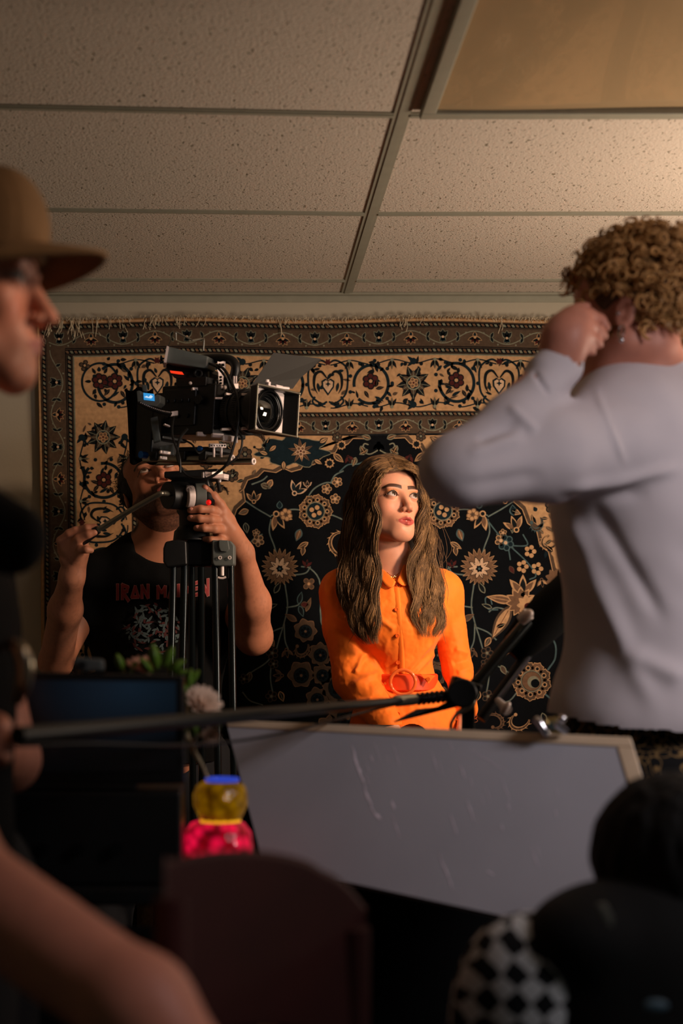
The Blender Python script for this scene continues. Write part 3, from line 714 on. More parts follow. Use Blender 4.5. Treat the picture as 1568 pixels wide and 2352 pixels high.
R.at(1180, 1480, 120).leaf(26, 10, 'brown2', 'tan'); R.at(1155, 1530, 60).leaf(22, 9, 'brown', 'sage'); R.at(1270, 1400, 90).scroll(22, 'brown2'); R.at(1280, 1330, 0).blob(0, 0, R.jag(24, 9, .3), 'brown2', 5, 60); R.end()
R.poly([(1262, 1125), (1300, 1125), (1300, 1330), (1290, 1340), (1284, 1290), (1270, 1270), (1282, 1240), (1262, 1220), (1255, 1190), (1236, 1180), (1228, 1155), (1235, 1130)], 'tan', 3)
rug = thing('wall_rug', (W(CXR, 0)[0], WALL-0.03, 0.02), 'large dark floral rug with cream and brown borders hung flat on the back wall', 'rug')
R.m.build('pile', RMAT, rug, smooth=False)
# backing gives the rug its thickness
b = MB(); V = []; Fc = []; xs = np.linspace(L0-8, RR+8, 60); ys = np.linspace(TOP-9, BOT+8, 50)
for x in xs:
    for y in ys: V.append(RP(x, y, -12))
for i in range(59):
    for j in range(49): a = i*50+j; Fc.append((a, a+50, a+51, a+1))
b.add(V, Fc); o = b.build('backing', mat('rug_backing', (176, 128, 74), 0.95, bump=0.4, bscale=600), rug); q = o.modifiers.new('s', 'SOLIDIFY'); q.thickness = 0.006; q.offset = 1
# knotted fringe: fuzz along the edge and loose hanging tassels
b = MB(); rg = random.Random(9)
def thread(x, y, L, sw, w=1.0):
    P = []; sx = rg.uniform(-sw, sw); ph = rg.uniform(0, 6)
    for t in np.linspace(0, 1, 9):
        p = RP(x+sx*t*L+3*math.sin(4*t+ph)*t, y-3+L*t+ (-5*math.sin(3*t) if L < 14 else 0), 12); P.append([p[0], p[1]-0.004*math.sin(3*t+ph), p[2]])
    b.tube(P, 0.0009*w, 4)
for i in range(620): thread(rg.uniform(L0-4, RR+4), TOP-8+rg.uniform(-2, 3), rg.uniform(3, 9), 1.3, 0.8)
for x, n_, L in ((112, 16, 34), (138, 10, 28), (165, 10, 36), (176, 8, 40), (216, 4, 38), (250, 2, 22), (275, 3, 30), (342, 9, 24), (352, 6, 20), (372, 4, 16), (405, 5, 22), (418, 4, 18), (466, 2, 34), (648, 3, 34), (655, 4, 18), (750, 2, 14), (924, 6, 24), (934, 4, 28), (976, 2, 18), (1152, 2, 36), (300, 2, 20), (1330, 3, 26), (1420, 3, 30), (1560, 5, 34)):
    for q in range(n_): thread(x+rg.uniform(-8, 8), TOP-5, L*rg.uniform(.6, 1.25), 0.35)
b.build('fringe', mat('cotton_fringe', (205, 188, 158), 0.9), rug, kind='stuff')
# ================================================================== people: shared anatomy
def head(Mx, male=0.0, nose=1.0, wide=1.0, mouth=0.0, lids=1.0):
    """head in its own frame: eyes at z=0, face towards -y, chin z=-.108, crown z=.113"""
    m = male; w = wide; P = []
    A = lambda *a, **k2: P.append(cap(*a, Mx=Mx, **k2)); E = lambda *a, **k2: P.append(ell(*a, Mx=Mx, **k2))
    E((0, .014, .035), (.073*w, .090, .077), k=.02)
    E((0, -.040, .036), (.056*w, .044, .048), k=.03)
    E((0, -.030, -.030), (.058*w, .052, .062), k=.03)
    for s in (-1, 1):
        A((s*.050*w, .004, -.048), (s*(.018+.006*m), -.062, -.092-.004*m), .018+.003*m, .015+.003*m, k=.03)
        E((s*.037*w, -.058, -.027), (.019, .018, .017), k=.022)
        E((s*.026, -.076, .017+.0*m), (.020, .010+.002*m, .007), k=.012)
    E((0, -.069, -.093-.004*m), (.016+.008*m, .018+.003*m, .014+.002*m), k=.026)
    E((0, -.0725, -.066), (.026, .019, .021), k=.025)
    # eye sockets
    for s in (-1, 1): P.append(ell((s*.031, -.098, -.001), (.017, .016, .011), k=.012, op=-1, Mx=Mx))
    n = nose
    A((0, -.079, .010), (0, -.101*1-.004*(n-1), -.030), .0075, .0078*n, k=.013)
    E((0, -.1035-.012*(n-1), -.0355), (.0080*n, .0095, .0080), k=.008)
    for s in (-1, 1): E((s*.0110*n, -.0945, -.0395), (.0052, .0085, .0056), k=.007)
    for s in (-1, 1): P.append(ell((s*.0062*n, -.1000, -.0465), (.0030, .0050, .0035), k=.003, op=-1, Mx=Mx))
    # philtrum and lips
    for s in (-1, 1):
        A((s*.0035, -.0955, -.0605+mouth*.2), (s*.0205, -.0855, -.0655), .0040, .0020, k=.005)
        A((0, -.0935, -.0730-mouth*.6), (s*.0185, -.0858, -.0675-mouth*.1), .0048, .0022, k=.005)
    A((0, -.0955, -.060+mouth*.2), (0, -.0955, -.060+mouth*.2), .004, k=.004)
    P.append(ell((0, -.099, -.0667-mouth*.2), (.0185, .010, .0011+mouth*.5), k=.0015, op=-1, Mx=Mx))
    P.append(ell((0, -.0975, -.083-mouth*.6), (.014, .005, .0035), k=.006, op=-1, Mx=Mx))
    if lids:
        for s in (-1, 1):
            e = (s*.031, -.0735, 0.0)
            E(e, (.0142, .0138, .0136), k=.005)
            def alm(x, y, z, s=s):
                wd = .0144; hu = .0068; hl = .0052; x0 = x-s*.0312
                ru = (wd*wd+hu*hu)/(2*hu); rl = (wd*wd+hl*hl)/(2*hl); zz = z-.0002+s*x0*(-.04)
                return np.maximum(np.maximum(np.sqrt(x0**2+(zz-hu+ru)**2)-ru, np.sqrt(x0**2+(zz+hl-rl)**2)-rl), y+.074)
            P.append(func(alm, (s*.031, -.085, 0), .018, .0012, -1, Mx))
    for s in (-1, 1):
        R = Rz(s*14) @ Rx(-12)
        P.append(ell((s*.0745*w, .014, -.010), (.0055, .0165, .029), k=.004, Mx=Mx, R=R))
        P.append(ell((s*.0800*w, .011, -.006), (.0045, .0105, .018), k=.003, op=-1, Mx=Mx, R=R))
        P.append(ell((s*.0775*w, .006, -.012), (.0035, .0045, .007), k=.004, Mx=Mx, R=R))
    return P
def eyes(parent, Mx, gx, gz, name='eye', iris=(78, 62, 48)):
    """both eyeballs; gx, gz: gaze in the head's frame, degrees to its left and up"""
    for s in (-1, 1):
        b = MB(); n, m = 28, 20; V = []; Fc = []; C = []; r = .0121
        for i in range(m+1):
            th = math.pi*(i/m)**1.6
            for j in range(n):
                ph = 2*math.pi*j/n; V.append((r*math.sin(th)*math.cos(ph), -r*math.cos(th)*(1.03 if th < .5 else 1), r*math.sin(th)*math.sin(ph)))
                C.append(lin((6, 5, 5)) if th < .22 else lin(iris) if th < .46 else lin((30, 22, 18)) if th < .54 else lin((196, 180, 172)))
        for i in range(m):
            for j in range(n): Fc.append((i*n+j, i*n+(j+1) % n, (i+1)*n+(j+1) % n, (i+1)*n+j))
        V = np.array(V) @ (Rz(gx) @ Rx(-gz)).T; sc2 = _sc(Mx)
        V = V+np.array([s*.031, -.0735, 0]); V = V @ Mx[:3, :3].T+Mx[:3, 3]
        b.add(V, Fc, 0, np.array(C)); b.build(name, M['eye'], parent)
def local(P, Mx): Mi = np.linalg.inv(Mx); return P @ Mi[:3, :3].T+Mi[:3, 3]
def mixc(c, c2, m): m = np.clip(m, 0, 1)[:, None]; return c*(1-m)+np.asarray(c2)*m
def ss(x, a, b): t = np.clip((x-a)/(b-a), 0, 1); return t*t*(3-2*t)
def face_col(P, Mx, base, lip, brow, browc, shadow=None, mouth=0.0, beard=None):
    l = local(P, Mx); x, y, z = l.T; ax = np.abs(x); c = np.tile(lin(base), (len(P), 1))
    front = (y < -.05)
    c = mixc(c, lin(base)*[1.05, .80, .76], 0.55*np.exp(-((ax-.036)**2+(z+.030)**2)/.016**2)*front)      # cheeks
    c = mixc(c, lin(base)*[1.05, .80, .76], 0.5*np.exp(-(x**2+(z+.038)**2)/.009**2)*front)
    if shadow is not None:
        c = mixc(c, lin(shadow), .85*np.exp(-((ax-.032)**2/.014**2+(z-.0088)**2/.0045**2))*front)
    # eyelid rims and lashes
    wd = .0150; x0 = ax-.0312
    up = .0072*(1-(x0/wd)**2); lo = -.0055*(1-(x0/wd)**2); inside = (np.abs(x0) < wd+.002)
    up = up*1.18; lo = lo*1.15; c = mixc(c, lin((28, 17, 13)), .92*np.exp(-((z-up)/.0015)**2)*inside*(y < -.06))
    c = mixc(c, lin((70, 38, 28)), .6*np.exp(-((z-lo)/.0010)**2)*inside*(y < -.06))
    # lips
    zt = -.0585+mouth*.2-.0045*(ax/.022)**1.5*1.4-.0015*np.exp(-(x/.003)**2); zb = -.0775-mouth*.6+.0095*(ax/.022)**2
    m = ss(zt-z, -.0008, .0008)*ss(z-zb, -.0008, .0008)*ss(.0225-ax, -.001, .001)*(y < -.078); c = mixc(c, lin(lip), m)
    # nostrils
    c = mixc(c, lin((60, 25, 18)), .8*np.exp(-((ax-.0065)**2+(z+.046)**2+(y+.101)**2)/.0033**2))
    if brow:
        bx = (ax-.030)/.021; zc = .0205+.0022*(1-(bx-.3)**2)-.0030*ss(bx, .4, 1.1); th = brow*(.0032-.0016*ss(bx, .2, 1.1))
        m = ss(th-np.abs(z-zc), -.0008, .0008)*ss(1.02-np.abs(bx), -.06, .06)*(y < -.045)
        c = mixc(c, lin(browc), m*.93)
    if beard is not None:
        line = -.036-.030*ss(.066-ax, .0, .05)+.006*np.sin(ax*90); m = ss(line-z, -.006, .004)*(y < .012)*ss(z, -.165, -.125)
        m = np.maximum(m, ss(.008-np.abs(z+.0535), -.002, .002)*(ax < .03)*(y < -.07))
        m = m*(1-((z < zt-.0)*(z > zb)*(ax < .0215)*(y < -.078)))
        c = mixc(c, lin(beard), np.clip(m, 0, 1)*(.80+.12*vnoise(P, 300)))
    return c
def chain(pts, rad, k=.006):
    return [cap(pts[i], pts[i+1], rad[i], rad[i+1], k=k) for i in range(len(pts)-1)]
def strands_mesh(name, curves, parent, cols, rad=0.0013, n=4, material=None, kind=None):
    """many hair locks as one mesh; curves: list of (m,3) arrays"""
    V = []; Fc = []; C = []; base = 0
    for P, c in zip(curves, cols):
        m = len(P); t = np.gradient(P, axis=0); t /= np.linalg.norm(t, axis=1)[:, None]+1e-9
        up = np.array([0.3, 1, 0.2]); u = np.cross(t, up); u /= np.linalg.norm(u, axis=1)[:, None]+1e-9; w = np.cross(t, u)
        r = rad*np.minimum(1, np.minimum(np.linspace(.5, 8, m), np.linspace(6, .25, m)))
        for j in range(n):
            a = 2*math.pi*j/n; V.append(P+(r*math.cos(a))[:, None]*u+(r*math.sin(a))[:, None]*w)
        i = np.arange(m-1)
        for j in range(n):
            k2 = (j+1) % n; Fc.append(np.stack([base+j*m+i, base+k2*m+i, base+k2*m+i+1, base+j*m+i+1], 1))
        cc = np.tile(c, (m, 1)) if np.ndim(c) == 1 else c
        C += [cc]*n; base += n*m
    V = np.vstack(V); Fc = np.vstack(Fc); C = np.vstack(C)
    org = WORLD_LOC[parent.name]; me = bpy.data.meshes.new(name); me.vertices.add(len(V)); me.vertices.foreach_set('co', (V-org).astype(np.float32).ravel())
    me.loops.add(4*len(Fc)); me.loops.foreach_set('vertex_index', Fc.astype(np.int32).ravel())
    me.polygons.add(len(Fc)); me.polygons.foreach_set('loop_start', np.arange(0, 4*len(Fc), 4, dtype=np.int32)); me.polygons.foreach_set('loop_total', np.full(len(Fc), 4, dtype=np.int32))
    me.update(calc_edges=True)
    at = me.color_attributes.new('Col', 'FLOAT_COLOR', 'POINT'); q = np.ones((len(V), 4), np.float32); q[:, :3] = C; at.data.foreach_set('color', q.ravel())
    me.materials.append(material or M['hair']); me.shade_smooth(); o = bpy.data.objects.new(name, me); link(o); o.parent = parent; WORLD_LOC[o.name] = org
    if kind: o['kind'] = kind
    return o

# ================================================================== the woman in orange
D1 = 3.6; w = lambda x, y, dz=0.0: (W(x, y, D1)+np.array([0, 0, 0]) if dz == 0 else W(x, y, D1+dz))
WH = xf(W(886, 1157, 3.60), Rz(26) @ Ry(3) @ Rx(-9), 1.0)
wom = thing('person', (W(905, 0)[0], 3.62, 0.0), 'person with long wavy brown hair in a belted orange shirt dress, looking up', 'person')
P = head(WH, male=0, nose=1.0, wide=.98, mouth=.0035)
P.append(cap(_tp(WH, (0, .010, -.055)), W(897, 1290, 3.615), .052, .050, k=.018))
P.append(cap(W(897, 1285, 3.615), W(903, 1330, 3.63), .050, .062, k=.02))
chest = [cap(W(800, 1352, 3.63), W(1010, 1352, 3.66), .045, .045, k=.03), ell(W(903, 1395, 3.63), (.130, .085, .12), k=.05),
         ell(W(903, 1420, 3.575), (.10, .06, .075), k=.05), ell(W(920, 1560, 3.63), (.066, .062, .12), k=.05), ell(W(930, 1700, 3.63), (.135, .11, .15), k=.05)]
legs = []
for s in (-1, 1):
    hp = W(930+s*65, 1740, 3.63); kn = np.array([hp[0]+s*.005, 3.62, .50]); an = np.array([hp[0]+s*.01, 3.66, .09]); toe = np.array([an[0]+s*.03, 3.52, .03])
    legs += [cap(hp, kn, .080, .052, k=.03), cap(kn, an, .050, .035, k=.02), cap(an, toe, .034, .024, k=.02), cap(an, an+[0, .03, -.055], .034, .028, k=.01)]
armL = [W(778, 1362, 3.63), W(812, 1560, 3.60), W(893, 1672, 3.45), W(925, 1700, 3.42)]       # her right arm, on the left of the picture
armR = [W(1018, 1362, 3.66), W(1052, 1530, 3.66), W(1070, 1640, 3.58), W(1068, 1668, 3.56)]
arms = [cap(armL[0], armL[1], .040, .032, k=.02), cap(armL[1], armL[2], .031, .024, k=.015), cap(armR[0], armR[1], .031, .024, k=.02), cap(armR[1], armR[2], .023, .022, k=.015)]
def simple_hand(wr, dr, up, s=1, curl=25, sc2=1.0, thumb=1):
    """relaxed hand: wr wrist, dr along the fingers, up towards the thumb side"""
    dr = np.asarray(dr, float); dr = dr/np.linalg.norm(dr); up = np.asarray(up, float); up = up-dr*up.dot(dr); up /= np.linalg.norm(up); nn = np.cross(dr, up)*s
    Q = []; kn = []
    for i, (o, L) in enumerate(((.030, .088), (.010, .092), (-.010, .088), (-.028, .080))):
        k3 = wr+(up*o+dr*L)*sc2; kn.append(k3); Q.append(cap(wr+up*o*.5*sc2+dr*.01, k3, .013*sc2, .0105*sc2, k=.012))
    for i, (k3, ls) in enumerate(zip(kn, ((.040, .024, .019), (.044, .028, .020), (.041, .026, .020), (.032, .019, .017)))):
        p = k3; a = 0
        for j, l in enumerate(ls):
            a += math.radians(curl*(1+.15*i)); q = p+(dr*math.cos(a)+nn*math.sin(a)+up*(.03-.03*i))*l*sc2; r = (.0088, .0078, .0068, .006)[j]*sc2; Q.append(cap(p, q, r, r*.9, k=.0035)); p = q
    p = wr+(dr*.022+up*.022)*sc2
    for d2, l, r in ((dr*.55+up*.75+nn*.3, .042, .0115), (dr*.8+up*.45+nn*.35, .030, .0095), (dr*.9+up*.2+nn*.45, .024, .0085)):
        q = p+d2/np.linalg.norm(d2)*l*sc2; Q.append(cap(p, q, r*sc2, r*.88*sc2, k=.006)); p = q
    return Q
hands = simple_hand(armL[2], (.35, -.1, -.9), (.6, -.7, .2), 1)+simple_hand(armR[2]+[0, 0, -.0], (-.15, -.15, -1), (-.5, -.8, 0), -1, 18)
def wcol(Pt):
    return face_col(Pt, WH, (208, 146, 116), (168, 74, 66), 1.55, (42, 27, 20), shadow=(222, 140, 62), mouth=.0035)
allw = P+chest+arms+hands+legs
zc = W(0, 1292, 3.6)[2]
sculpt('body', allw, [(_tp(WH, (0, 0, 0))-[.12, .14, .135], _tp(WH, (0, 0, 0))+[.13, .14, .135], .00115),
                      ((.17, 3.36, .90), np.array([.68, 3.82, _tp(WH, (0, 0, 0))[2]-.132]), .0028),
                      ((.17, 3.36, -.01), (.72, 3.85, .906), .006)], M['skin'], wom, col=wcol)
eyes(wom, WH, 8, 13, iris=(62, 46, 34))
for s in (-1, 1):
    b = MB(); pts = []; wd = .0150
    for t in np.linspace(-1, 1, 22):
        x0 = t*wd; z = .0084*(1-t*t)-s*x0*.04; y = -.0735-math.sqrt(max(1e-8, .0145**2-x0*x0*.85-z*z)); pts.append(_tp(WH, (s*.0312+x0, y-.0004, z)))
    pts = np.array(pts); b.tube(pts, [.0003+.0009*math.sin(math.pi*(i+.5)/22) for i in range(22)], 6)
    for i in range(1, 21):
        x0 = (i/21*2-1); out = WH[:3, :3] @ np.array([x0*.5+s*.3, -1, .55]); L = .0045*(.6+.5*((x0*s+1)/2)); b.tube([pts[i], pts[i]+out*L*.5, pts[i]+out*L+np.array([0, 0, .0022])], [.00035, .0003, .0001], 4)
    b.build('eyelashes', mat('dark_lashes', (20, 13, 11), .6), wom)
# teeth glimpse
b = MB(); 
for i in range(-3, 4):
    c = _tp(WH, (i*.0052, -.0885+abs(i)*.0009, -.0640)); b.ball(c, (.0028, .0025, .0042), 8, R=WH[:3, :3])
b.build('teeth', mat('teeth', (225, 210, 195), 0.2, var=0), wom)
# dress --------------------------------------------------------------
infl = .007
dress = [cap(W(796, 1352, 3.63), W(1012, 1354, 3.66), .047, .047, k=.03), ell(W(903, 1395, 3.63), (.142, .097, .13), k=.05),
         ell(W(900, 1422, 3.572), (.105, .062, .080), k=.05), cap(W(905, 1440, 3.62), W(924, 1560, 3.63), .092, .078, k=.04),
         ell(W(932, 1690, 3.63), (.135, .105, .16), k=.05), cap(W(932, 1700, 3.63), [W(932, 0, 3.63)[0], 3.64, .55], .135, .22, k=.05)]
sl = [cap(armL[0], W(790, 1440, 3.62), .052, .052, k=.035), cap(W(790, 1440, 3.62), W(818, 1560, 3.59), .052, .056, k=.02), cap(W(818, 1560, 3.59), W(888, 1664, 3.46), .055, .036, k=.02),
      cap(armR[0], W(1032, 1440, 3.67), .045, .040, k=.035), cap(W(1032, 1440, 3.67), W(1051, 1540, 3.66), .040, .037, k=.012), cap(W(1051, 1540, 3.66), W(1070, 1628, 3.59), .037, .029, k=.012),
      ell(W(842, 1560, 3.56), (.02, .03, .012), k=.02)]
cuts = [cap(_tp(WH, (0, .012, -.06)), W(903, 1318, 3.60), .052, .056, k=.004, op=-1), cap(W(905, 1290, 3.55), W(911, 1328, 3.53), .030, .006, k=.004, op=-1),
        plane(W(888, 1665, 3.46)+np.array([.35, -.1, -.9])*.004, (0, 0, -1))] if False else \
       [cap(_tp(WH, (0, .012, -.06)), W(903, 1312, 3.605), .053, .055, k=.004, op=-1), cap(W(902, 1285, 3.56), W(911, 1335, 3.51), .034, .007, k=.004, op=-1)]
def folds(Pt):
    x, y, z = Pt.T; d = .0022*vnoise(Pt*[1, 1, .5], 28, 1)+.0012*vnoise(Pt*[1.4, 1, .6], 62, 2)+.0005*vnoise(Pt, 140, 4)
    px = 541+F*x/y; py = 1498-F*(z-CZ)/y
    def ridge(a, b2, wd, amp):
        a = np.array(a, float); b2 = np.array(b2, float); dd = b2-a; t = np.clip(((px-a[0])*dd[0]+(py-a[1])*dd[1])/(dd@dd), -.1, 1.1)
        q = np.hypot(px-a[0]-t*dd[0], py-a[1]-t*dd[1]); return amp*np.exp(-(q/wd)**2)*ss(t, -.1, .15)*ss(1.1-t, 0, .2)
    fr = (y < 3.64)
    # drag lines: bust to waist, armhole, elbow crook
    for a, b2, wd, amp in (((862, 1415), (905, 1445), 7, .004), ((925, 1560), (985, 1480), 5, .005), ((945, 1555), (998, 1500), 5, .0045), ((855, 1510), (880, 1560), 6, .004), ((878, 1380), (850, 1440), 9, .003),
                        ((1015, 1340), (1012, 1410), 5, .004), ((1000, 1345), (1008, 1420), 6, -.003), ((1030, 1400), (1045, 1470), 9, .003), ((1045, 1490), (1075, 1500), 8, .005), ((1040, 1525), (1078, 1515), 7, -.005), ((1050, 1545), (1080, 1535), 7, .004),
                        ((770, 1420), (830, 1440), 8, .004), ((775, 1450), (840, 1500), 8, -.004), ((835, 1502), (815, 1545), 6, .007), ((800, 1540), (850, 1510), 9, -.005), ((810, 1575), (872, 1545), 8, .006), ((815, 1600), (885, 1590), 9, -.004), ((840, 1625), (895, 1620), 8, .005),
                        ((750, 1350), (772, 1420), 9, .003), ((762, 1350), (790, 1400), 7, -.003)):
        d = d+ridge(a, b2, wd, amp)*fr
    d = d-ridge((912, 1335), (926, 1548), 1.6, .0022)*fr*(y < 3.6)       # placket edge
    return d
do = sculpt('dress', dress+sl+cuts, [((.18, 3.38, .60), (.66, 3.80, W(0, 1275, 3.6)[2]), .0020), ((.10, 3.35, .53), (.75, 3.90, .606), .006)], M['orange'], wom, disp=folds,
            keep=lambda V: ~((V[:, 2] < W(0, 1660, 3.46)[2]-.004) & (V[:, 1] < 3.5) & (V[:, 2] > 1.0)) & (V[:, 2] > .56))
# cuff plackets are part of the sleeve; collar, buttons, belt and buckle are parts of their own
def front(px, py, lift=0.0):
    """point on the dress front under a photo pixel"""
    prs = dress+sl; o = np.array([0, 0, CZ]); d = W(px, py, 1.0)-o; ys = np.linspace(3.38, 3.7, 900)
    X = (o[0]+d[0]*ys).astype(float); Z = (CZ+(d[2])*ys); v = np.full(len(ys), 1.0)
    for p in prs:
        q = p.f(X, ys, Z); hh = np.maximum(p.k-np.abs(v-q), 0)/p.k; v = np.minimum(v, q)-hh*hh*p.k*.25
    i = np.argmax(v < 0); y = ys[i] if v[i] < 0 else 3.55
    return np.array([d[0]*(y-lift), y-lift, CZ+d[2]*(y-lift)])
def sheet(name, rows, material, parent, th=.0018, sub=2):
    """cloth piece through a grid of points"""
    b = MB(); R_ = np.array(rows); a, c = R_.shape[:2]; Fc = [(i*c+j, i*c+j+1, (i+1)*c+j+1, (i+1)*c+j) for i in range(a-1) for j in range(c-1)]
    b.add(R_.reshape(-1, 3), Fc); o = b.build(name, material, parent, sub=sub); q = o.modifiers.new('th', 'SOLIDIFY'); q.thickness = th; q.offset = 0; return o
c0 = lambda x, y, d: W(x, y, d)
sheet('collar', [[c0(868, 1306, 3.585), c0(866, 1300, 3.575), c0(866, 1318, 3.552)], [c0(879, 1310, 3.560), c0(880, 1303, 3.556), c0(874, 1330, 3.535)], [c0(893, 1324, 3.538), c0(895, 1318, 3.536), c0(885, 1348, 3.520)], [c0(908, 1338, 3.524), c0(909, 1335, 3.523), c0(903, 1352, 3.514)]], M['orange'], wom)
sheet('collar', [[c0(936, 1290, 3.600), c0(938, 1281, 3.592), c0(944, 1312, 3.560)], [c0(928, 1292, 3.572), c0(928, 1283, 3.570), c0(944, 1335, 3.540)], [c0(924, 1312, 3.548), c0(922, 1308, 3.546), c0(936, 1345, 3.528)], [c0(912, 1336, 3.525), c0(911, 1334, 3.524), c0(922, 1346, 3.515)]], M['orange'], wom)
sheet('placket', [[front(x0-9, y, .001)+[0, 0, 0], front(x0-3, y, .004), front(x0+2, y, .0042), front(x0+3.5, y, .001)] for x0, y in ((912, 1338), (915, 1370), (918, 1400), (921, 1440), (923, 1480), (925, 1520), (926, 1550))], M['orange'], wom, th=.001)
def button(px, py, r=.0052):
    b = MB(); c = front(px, py, .004); b.tube([c+[0, .002, 0], c+[0, -.001, 0]], [r, r*.95], 16); b.ring(c-[0, .001, 0], (0, 1, 0), r*.8, .0010, 18, 6)
    for q in ((-1, -1), (1, -1), (-1, 1), (1, 1)): b.ball(c+[q[0]*.0012, -.0012, q[1]*.0012], .0005, 6)
    b.build('button', M['orangeb'], wom)
for px, py in ((914, 1345), (910, 1400), (912, 1460), (913, 1522), (914, 1640)): button(px, py)
b = MB()
# belt: closed band around the waist
cx, cy = W(923, 1568, 3.63)[:2]; V = []; nb = 64
zz = W(0, 1568, 3.54)[2]
for (dz, off) in ((-.0215, .002), (-.018, .006), (.018, .006), (.0215, .002)):
    for i in range(nb):
        a = 2*math.pi*i/nb; V.append((cx+(.0845+off)*math.cos(a), cy+(.0985+off)*math.sin(a), zz+dz))
b.add(V, [(r*nb+i, r*nb+(i+1) % nb, (r+1)*nb+(i+1) % nb, (r+1)*nb+i) for r in range(3) for i in range(nb)])
o = b.build('belt', mat('orange_belt', (238, 78, 30), 0.42, var=0.04, bump=0.1), wom); q = o.modifiers.new('t', 'SOLIDIFY'); q.thickness = .003
bc = W(925, 1567, 3.512)
b = MB(); b.ring(bc, (0.12, 1, 0), .0305, .0042, 48, 12, sq=.7); b.build('buckle', mat('glossy_orange_buckle', (240, 110, 50), 0.12, coat=.6, var=.02), wom)
b = MB()
b.prism([W(x, y, 3.522) for x, y in ((955, 1546), (965, 1548), (984, 1571), (992, 1560), (996, 1556), (1000, 1552), (985, 1549))], (0, .004, 0)); b.build('belt_tab', M['orange'], wom, bevel=.001)
b = MB(); b.tube([W(983, 1560, 3.520), W(983, 1560, 3.516)], .005, 16); b.build('button', M['orangeb'], wom)
b = MB(); b.tube([W(884, 1570, 3.520), W(884, 1570, 3.518)], .003, 10); b.build('eyelet', M['orangeb'], wom)
# necklaces
def loop(y0, y1, px0, px1, d0, d1, n=40): return [W(px0+(px1-px0)*t, y0+(y1-y0)*math.sin(math.pi*t), d0+(d1-d0)*math.sin(math.pi*t)) for t in np.linspace(0, 1, n)]
b = MB(); b.tube(loop(1293, 1300, 873, 930, 3.60, 3.558), .0012, 6); b.build('choker', mat('dark_cord', (60, 40, 35), 0.5), wom)
b = MB(); pts = loop(1303, 1323, 880, 926, 3.575, 3.541); b.tube(pts, .0006, 6)
for i in range(4, 38, 4): b.ball(pts[i]-[0, 0, .004], (.0016, .0016, .0034), 8)
b.build('necklace', mat('gold_chain', (220, 170, 90), 0.2, metal=.9), wom)
b = MB(); c = W(1068, 1646, 3.575); b.ring(c, (-.05, -.3, 1), .030, .0014, 32, 6); b.ring(c-[0, 0, .006], (.1, -.25, 1), .031, .0012, 32, 6); b.build('bracelet', mat('copper_bangle', (210, 130, 90), 0.2, metal=.8), wom)
# hair ----------------------------------------------------------------
hr = random.Random(3); curves = []; cols = []
def col_lock(u, hl):
    a = lin((40, 28, 20)); b2 = lin((160, 122, 80)); return a*(1-hl)+b2*hl
def side(In, Out, n, back=False, amp=1.0, hl0=.15, seed=0):
    """In/Out: rows (px, py, depth) of the lock nearest to / farthest from the face"""
    In = np.array([W(*p) for p in In]); Out = np.array([W(*p) for p in Out]); I = spline(In, 46); O = spline(Out, 46); t = np.linspace(0, 1, 46)
    for i in range(n):
        u = hr.random(); v = hr.uniform(-1, 1); L = hr.uniform(.80, 1.0); tt = t*L; ix = tt*45; i0 = np.minimum(ix.astype(int), 44); f = (ix-i0)[:, None]
        A = I[i0]*(1-f)+I[i0+1]*f; B = O[i0]*(1-f)+O[i0+1]*f; uu = u+0.05*np.sin(tt*9+seed+i*.3)*tt
        Pq = A*(1-uu[:, None])+B*uu[:, None]
        g = int(u*7)+seed*3; ph = g*1.3+hr.gauss(0, .42); wl = 5.2*2*math.pi*(1+.04*(g % 3)); env = ss(tt, .18, .45)
        Pq[:, 0] += amp*env*(.0055*np.sin(wl*tt+ph)+.0014*np.sin(wl*1.9*tt+ph*2))
        Pq[:, 1] += -.006-.010*(1-v*v)*env+.007*v*ss(tt, .1, .4)+amp*env*.005*np.cos(wl*tt+ph)
        Pq += hr.gauss(0, .0030)*np.array([1, .6, 0])*env[:, None]
        Pq[:6] += np.outer(np.linspace(1, 0, 6), np.array([hr.gauss(0, .0035), 0, hr.gauss(0, .002)])); hl = np.clip(hl0+(.22 if g % 4 == 0 else 0)+.55*(hr.random() < .16)+.15*hr.random()+.25*ss(tt, .45, 1.0)*hr.random(), 0, 1)
        curves.append(Pq); cols.append(np.array([col_lock(u, h2) for h2 in hl]))
# picture-left side, then picture-right side; the part sits over her left brow
side([(908, 1078, 3.517), (888, 1083, 3.505), (873, 1100, 3.500), (866, 1125, 3.500), (863, 1160, 3.500), (866, 1220, 3.505), (864, 1290, 3.52), (868, 1360, 3.505), (864, 1420, 3.50), (868, 1478, 3.51)],
     [(896, 1047, 3.64), (872, 1046, 3.635), (850, 1054, 3.63), (820, 1090, 3.62), (802, 1150, 3.61), (790, 1220, 3.60), (782, 1290, 3.585), (785, 1360, 3.555), (800, 1420, 3.54), (836, 1484, 3.53)], 2300, hl0=.06, seed=1)
side([(896, 1058, 3.585), (870, 1070, 3.56), (845, 1110, 3.56), (832, 1170, 3.56), (826, 1240, 3.56), (822, 1320, 3.54), (824, 1400, 3.52), (845, 1476, 3.515)],
     [(890, 1045, 3.70), (845, 1052, 3.69), (815, 1085, 3.68), (797, 1150, 3.67), (787, 1225, 3.65), (778, 1300, 3.61), (783, 1380, 3.57), (815, 1460, 3.54)], 1400, hl0=.02, seed=2)
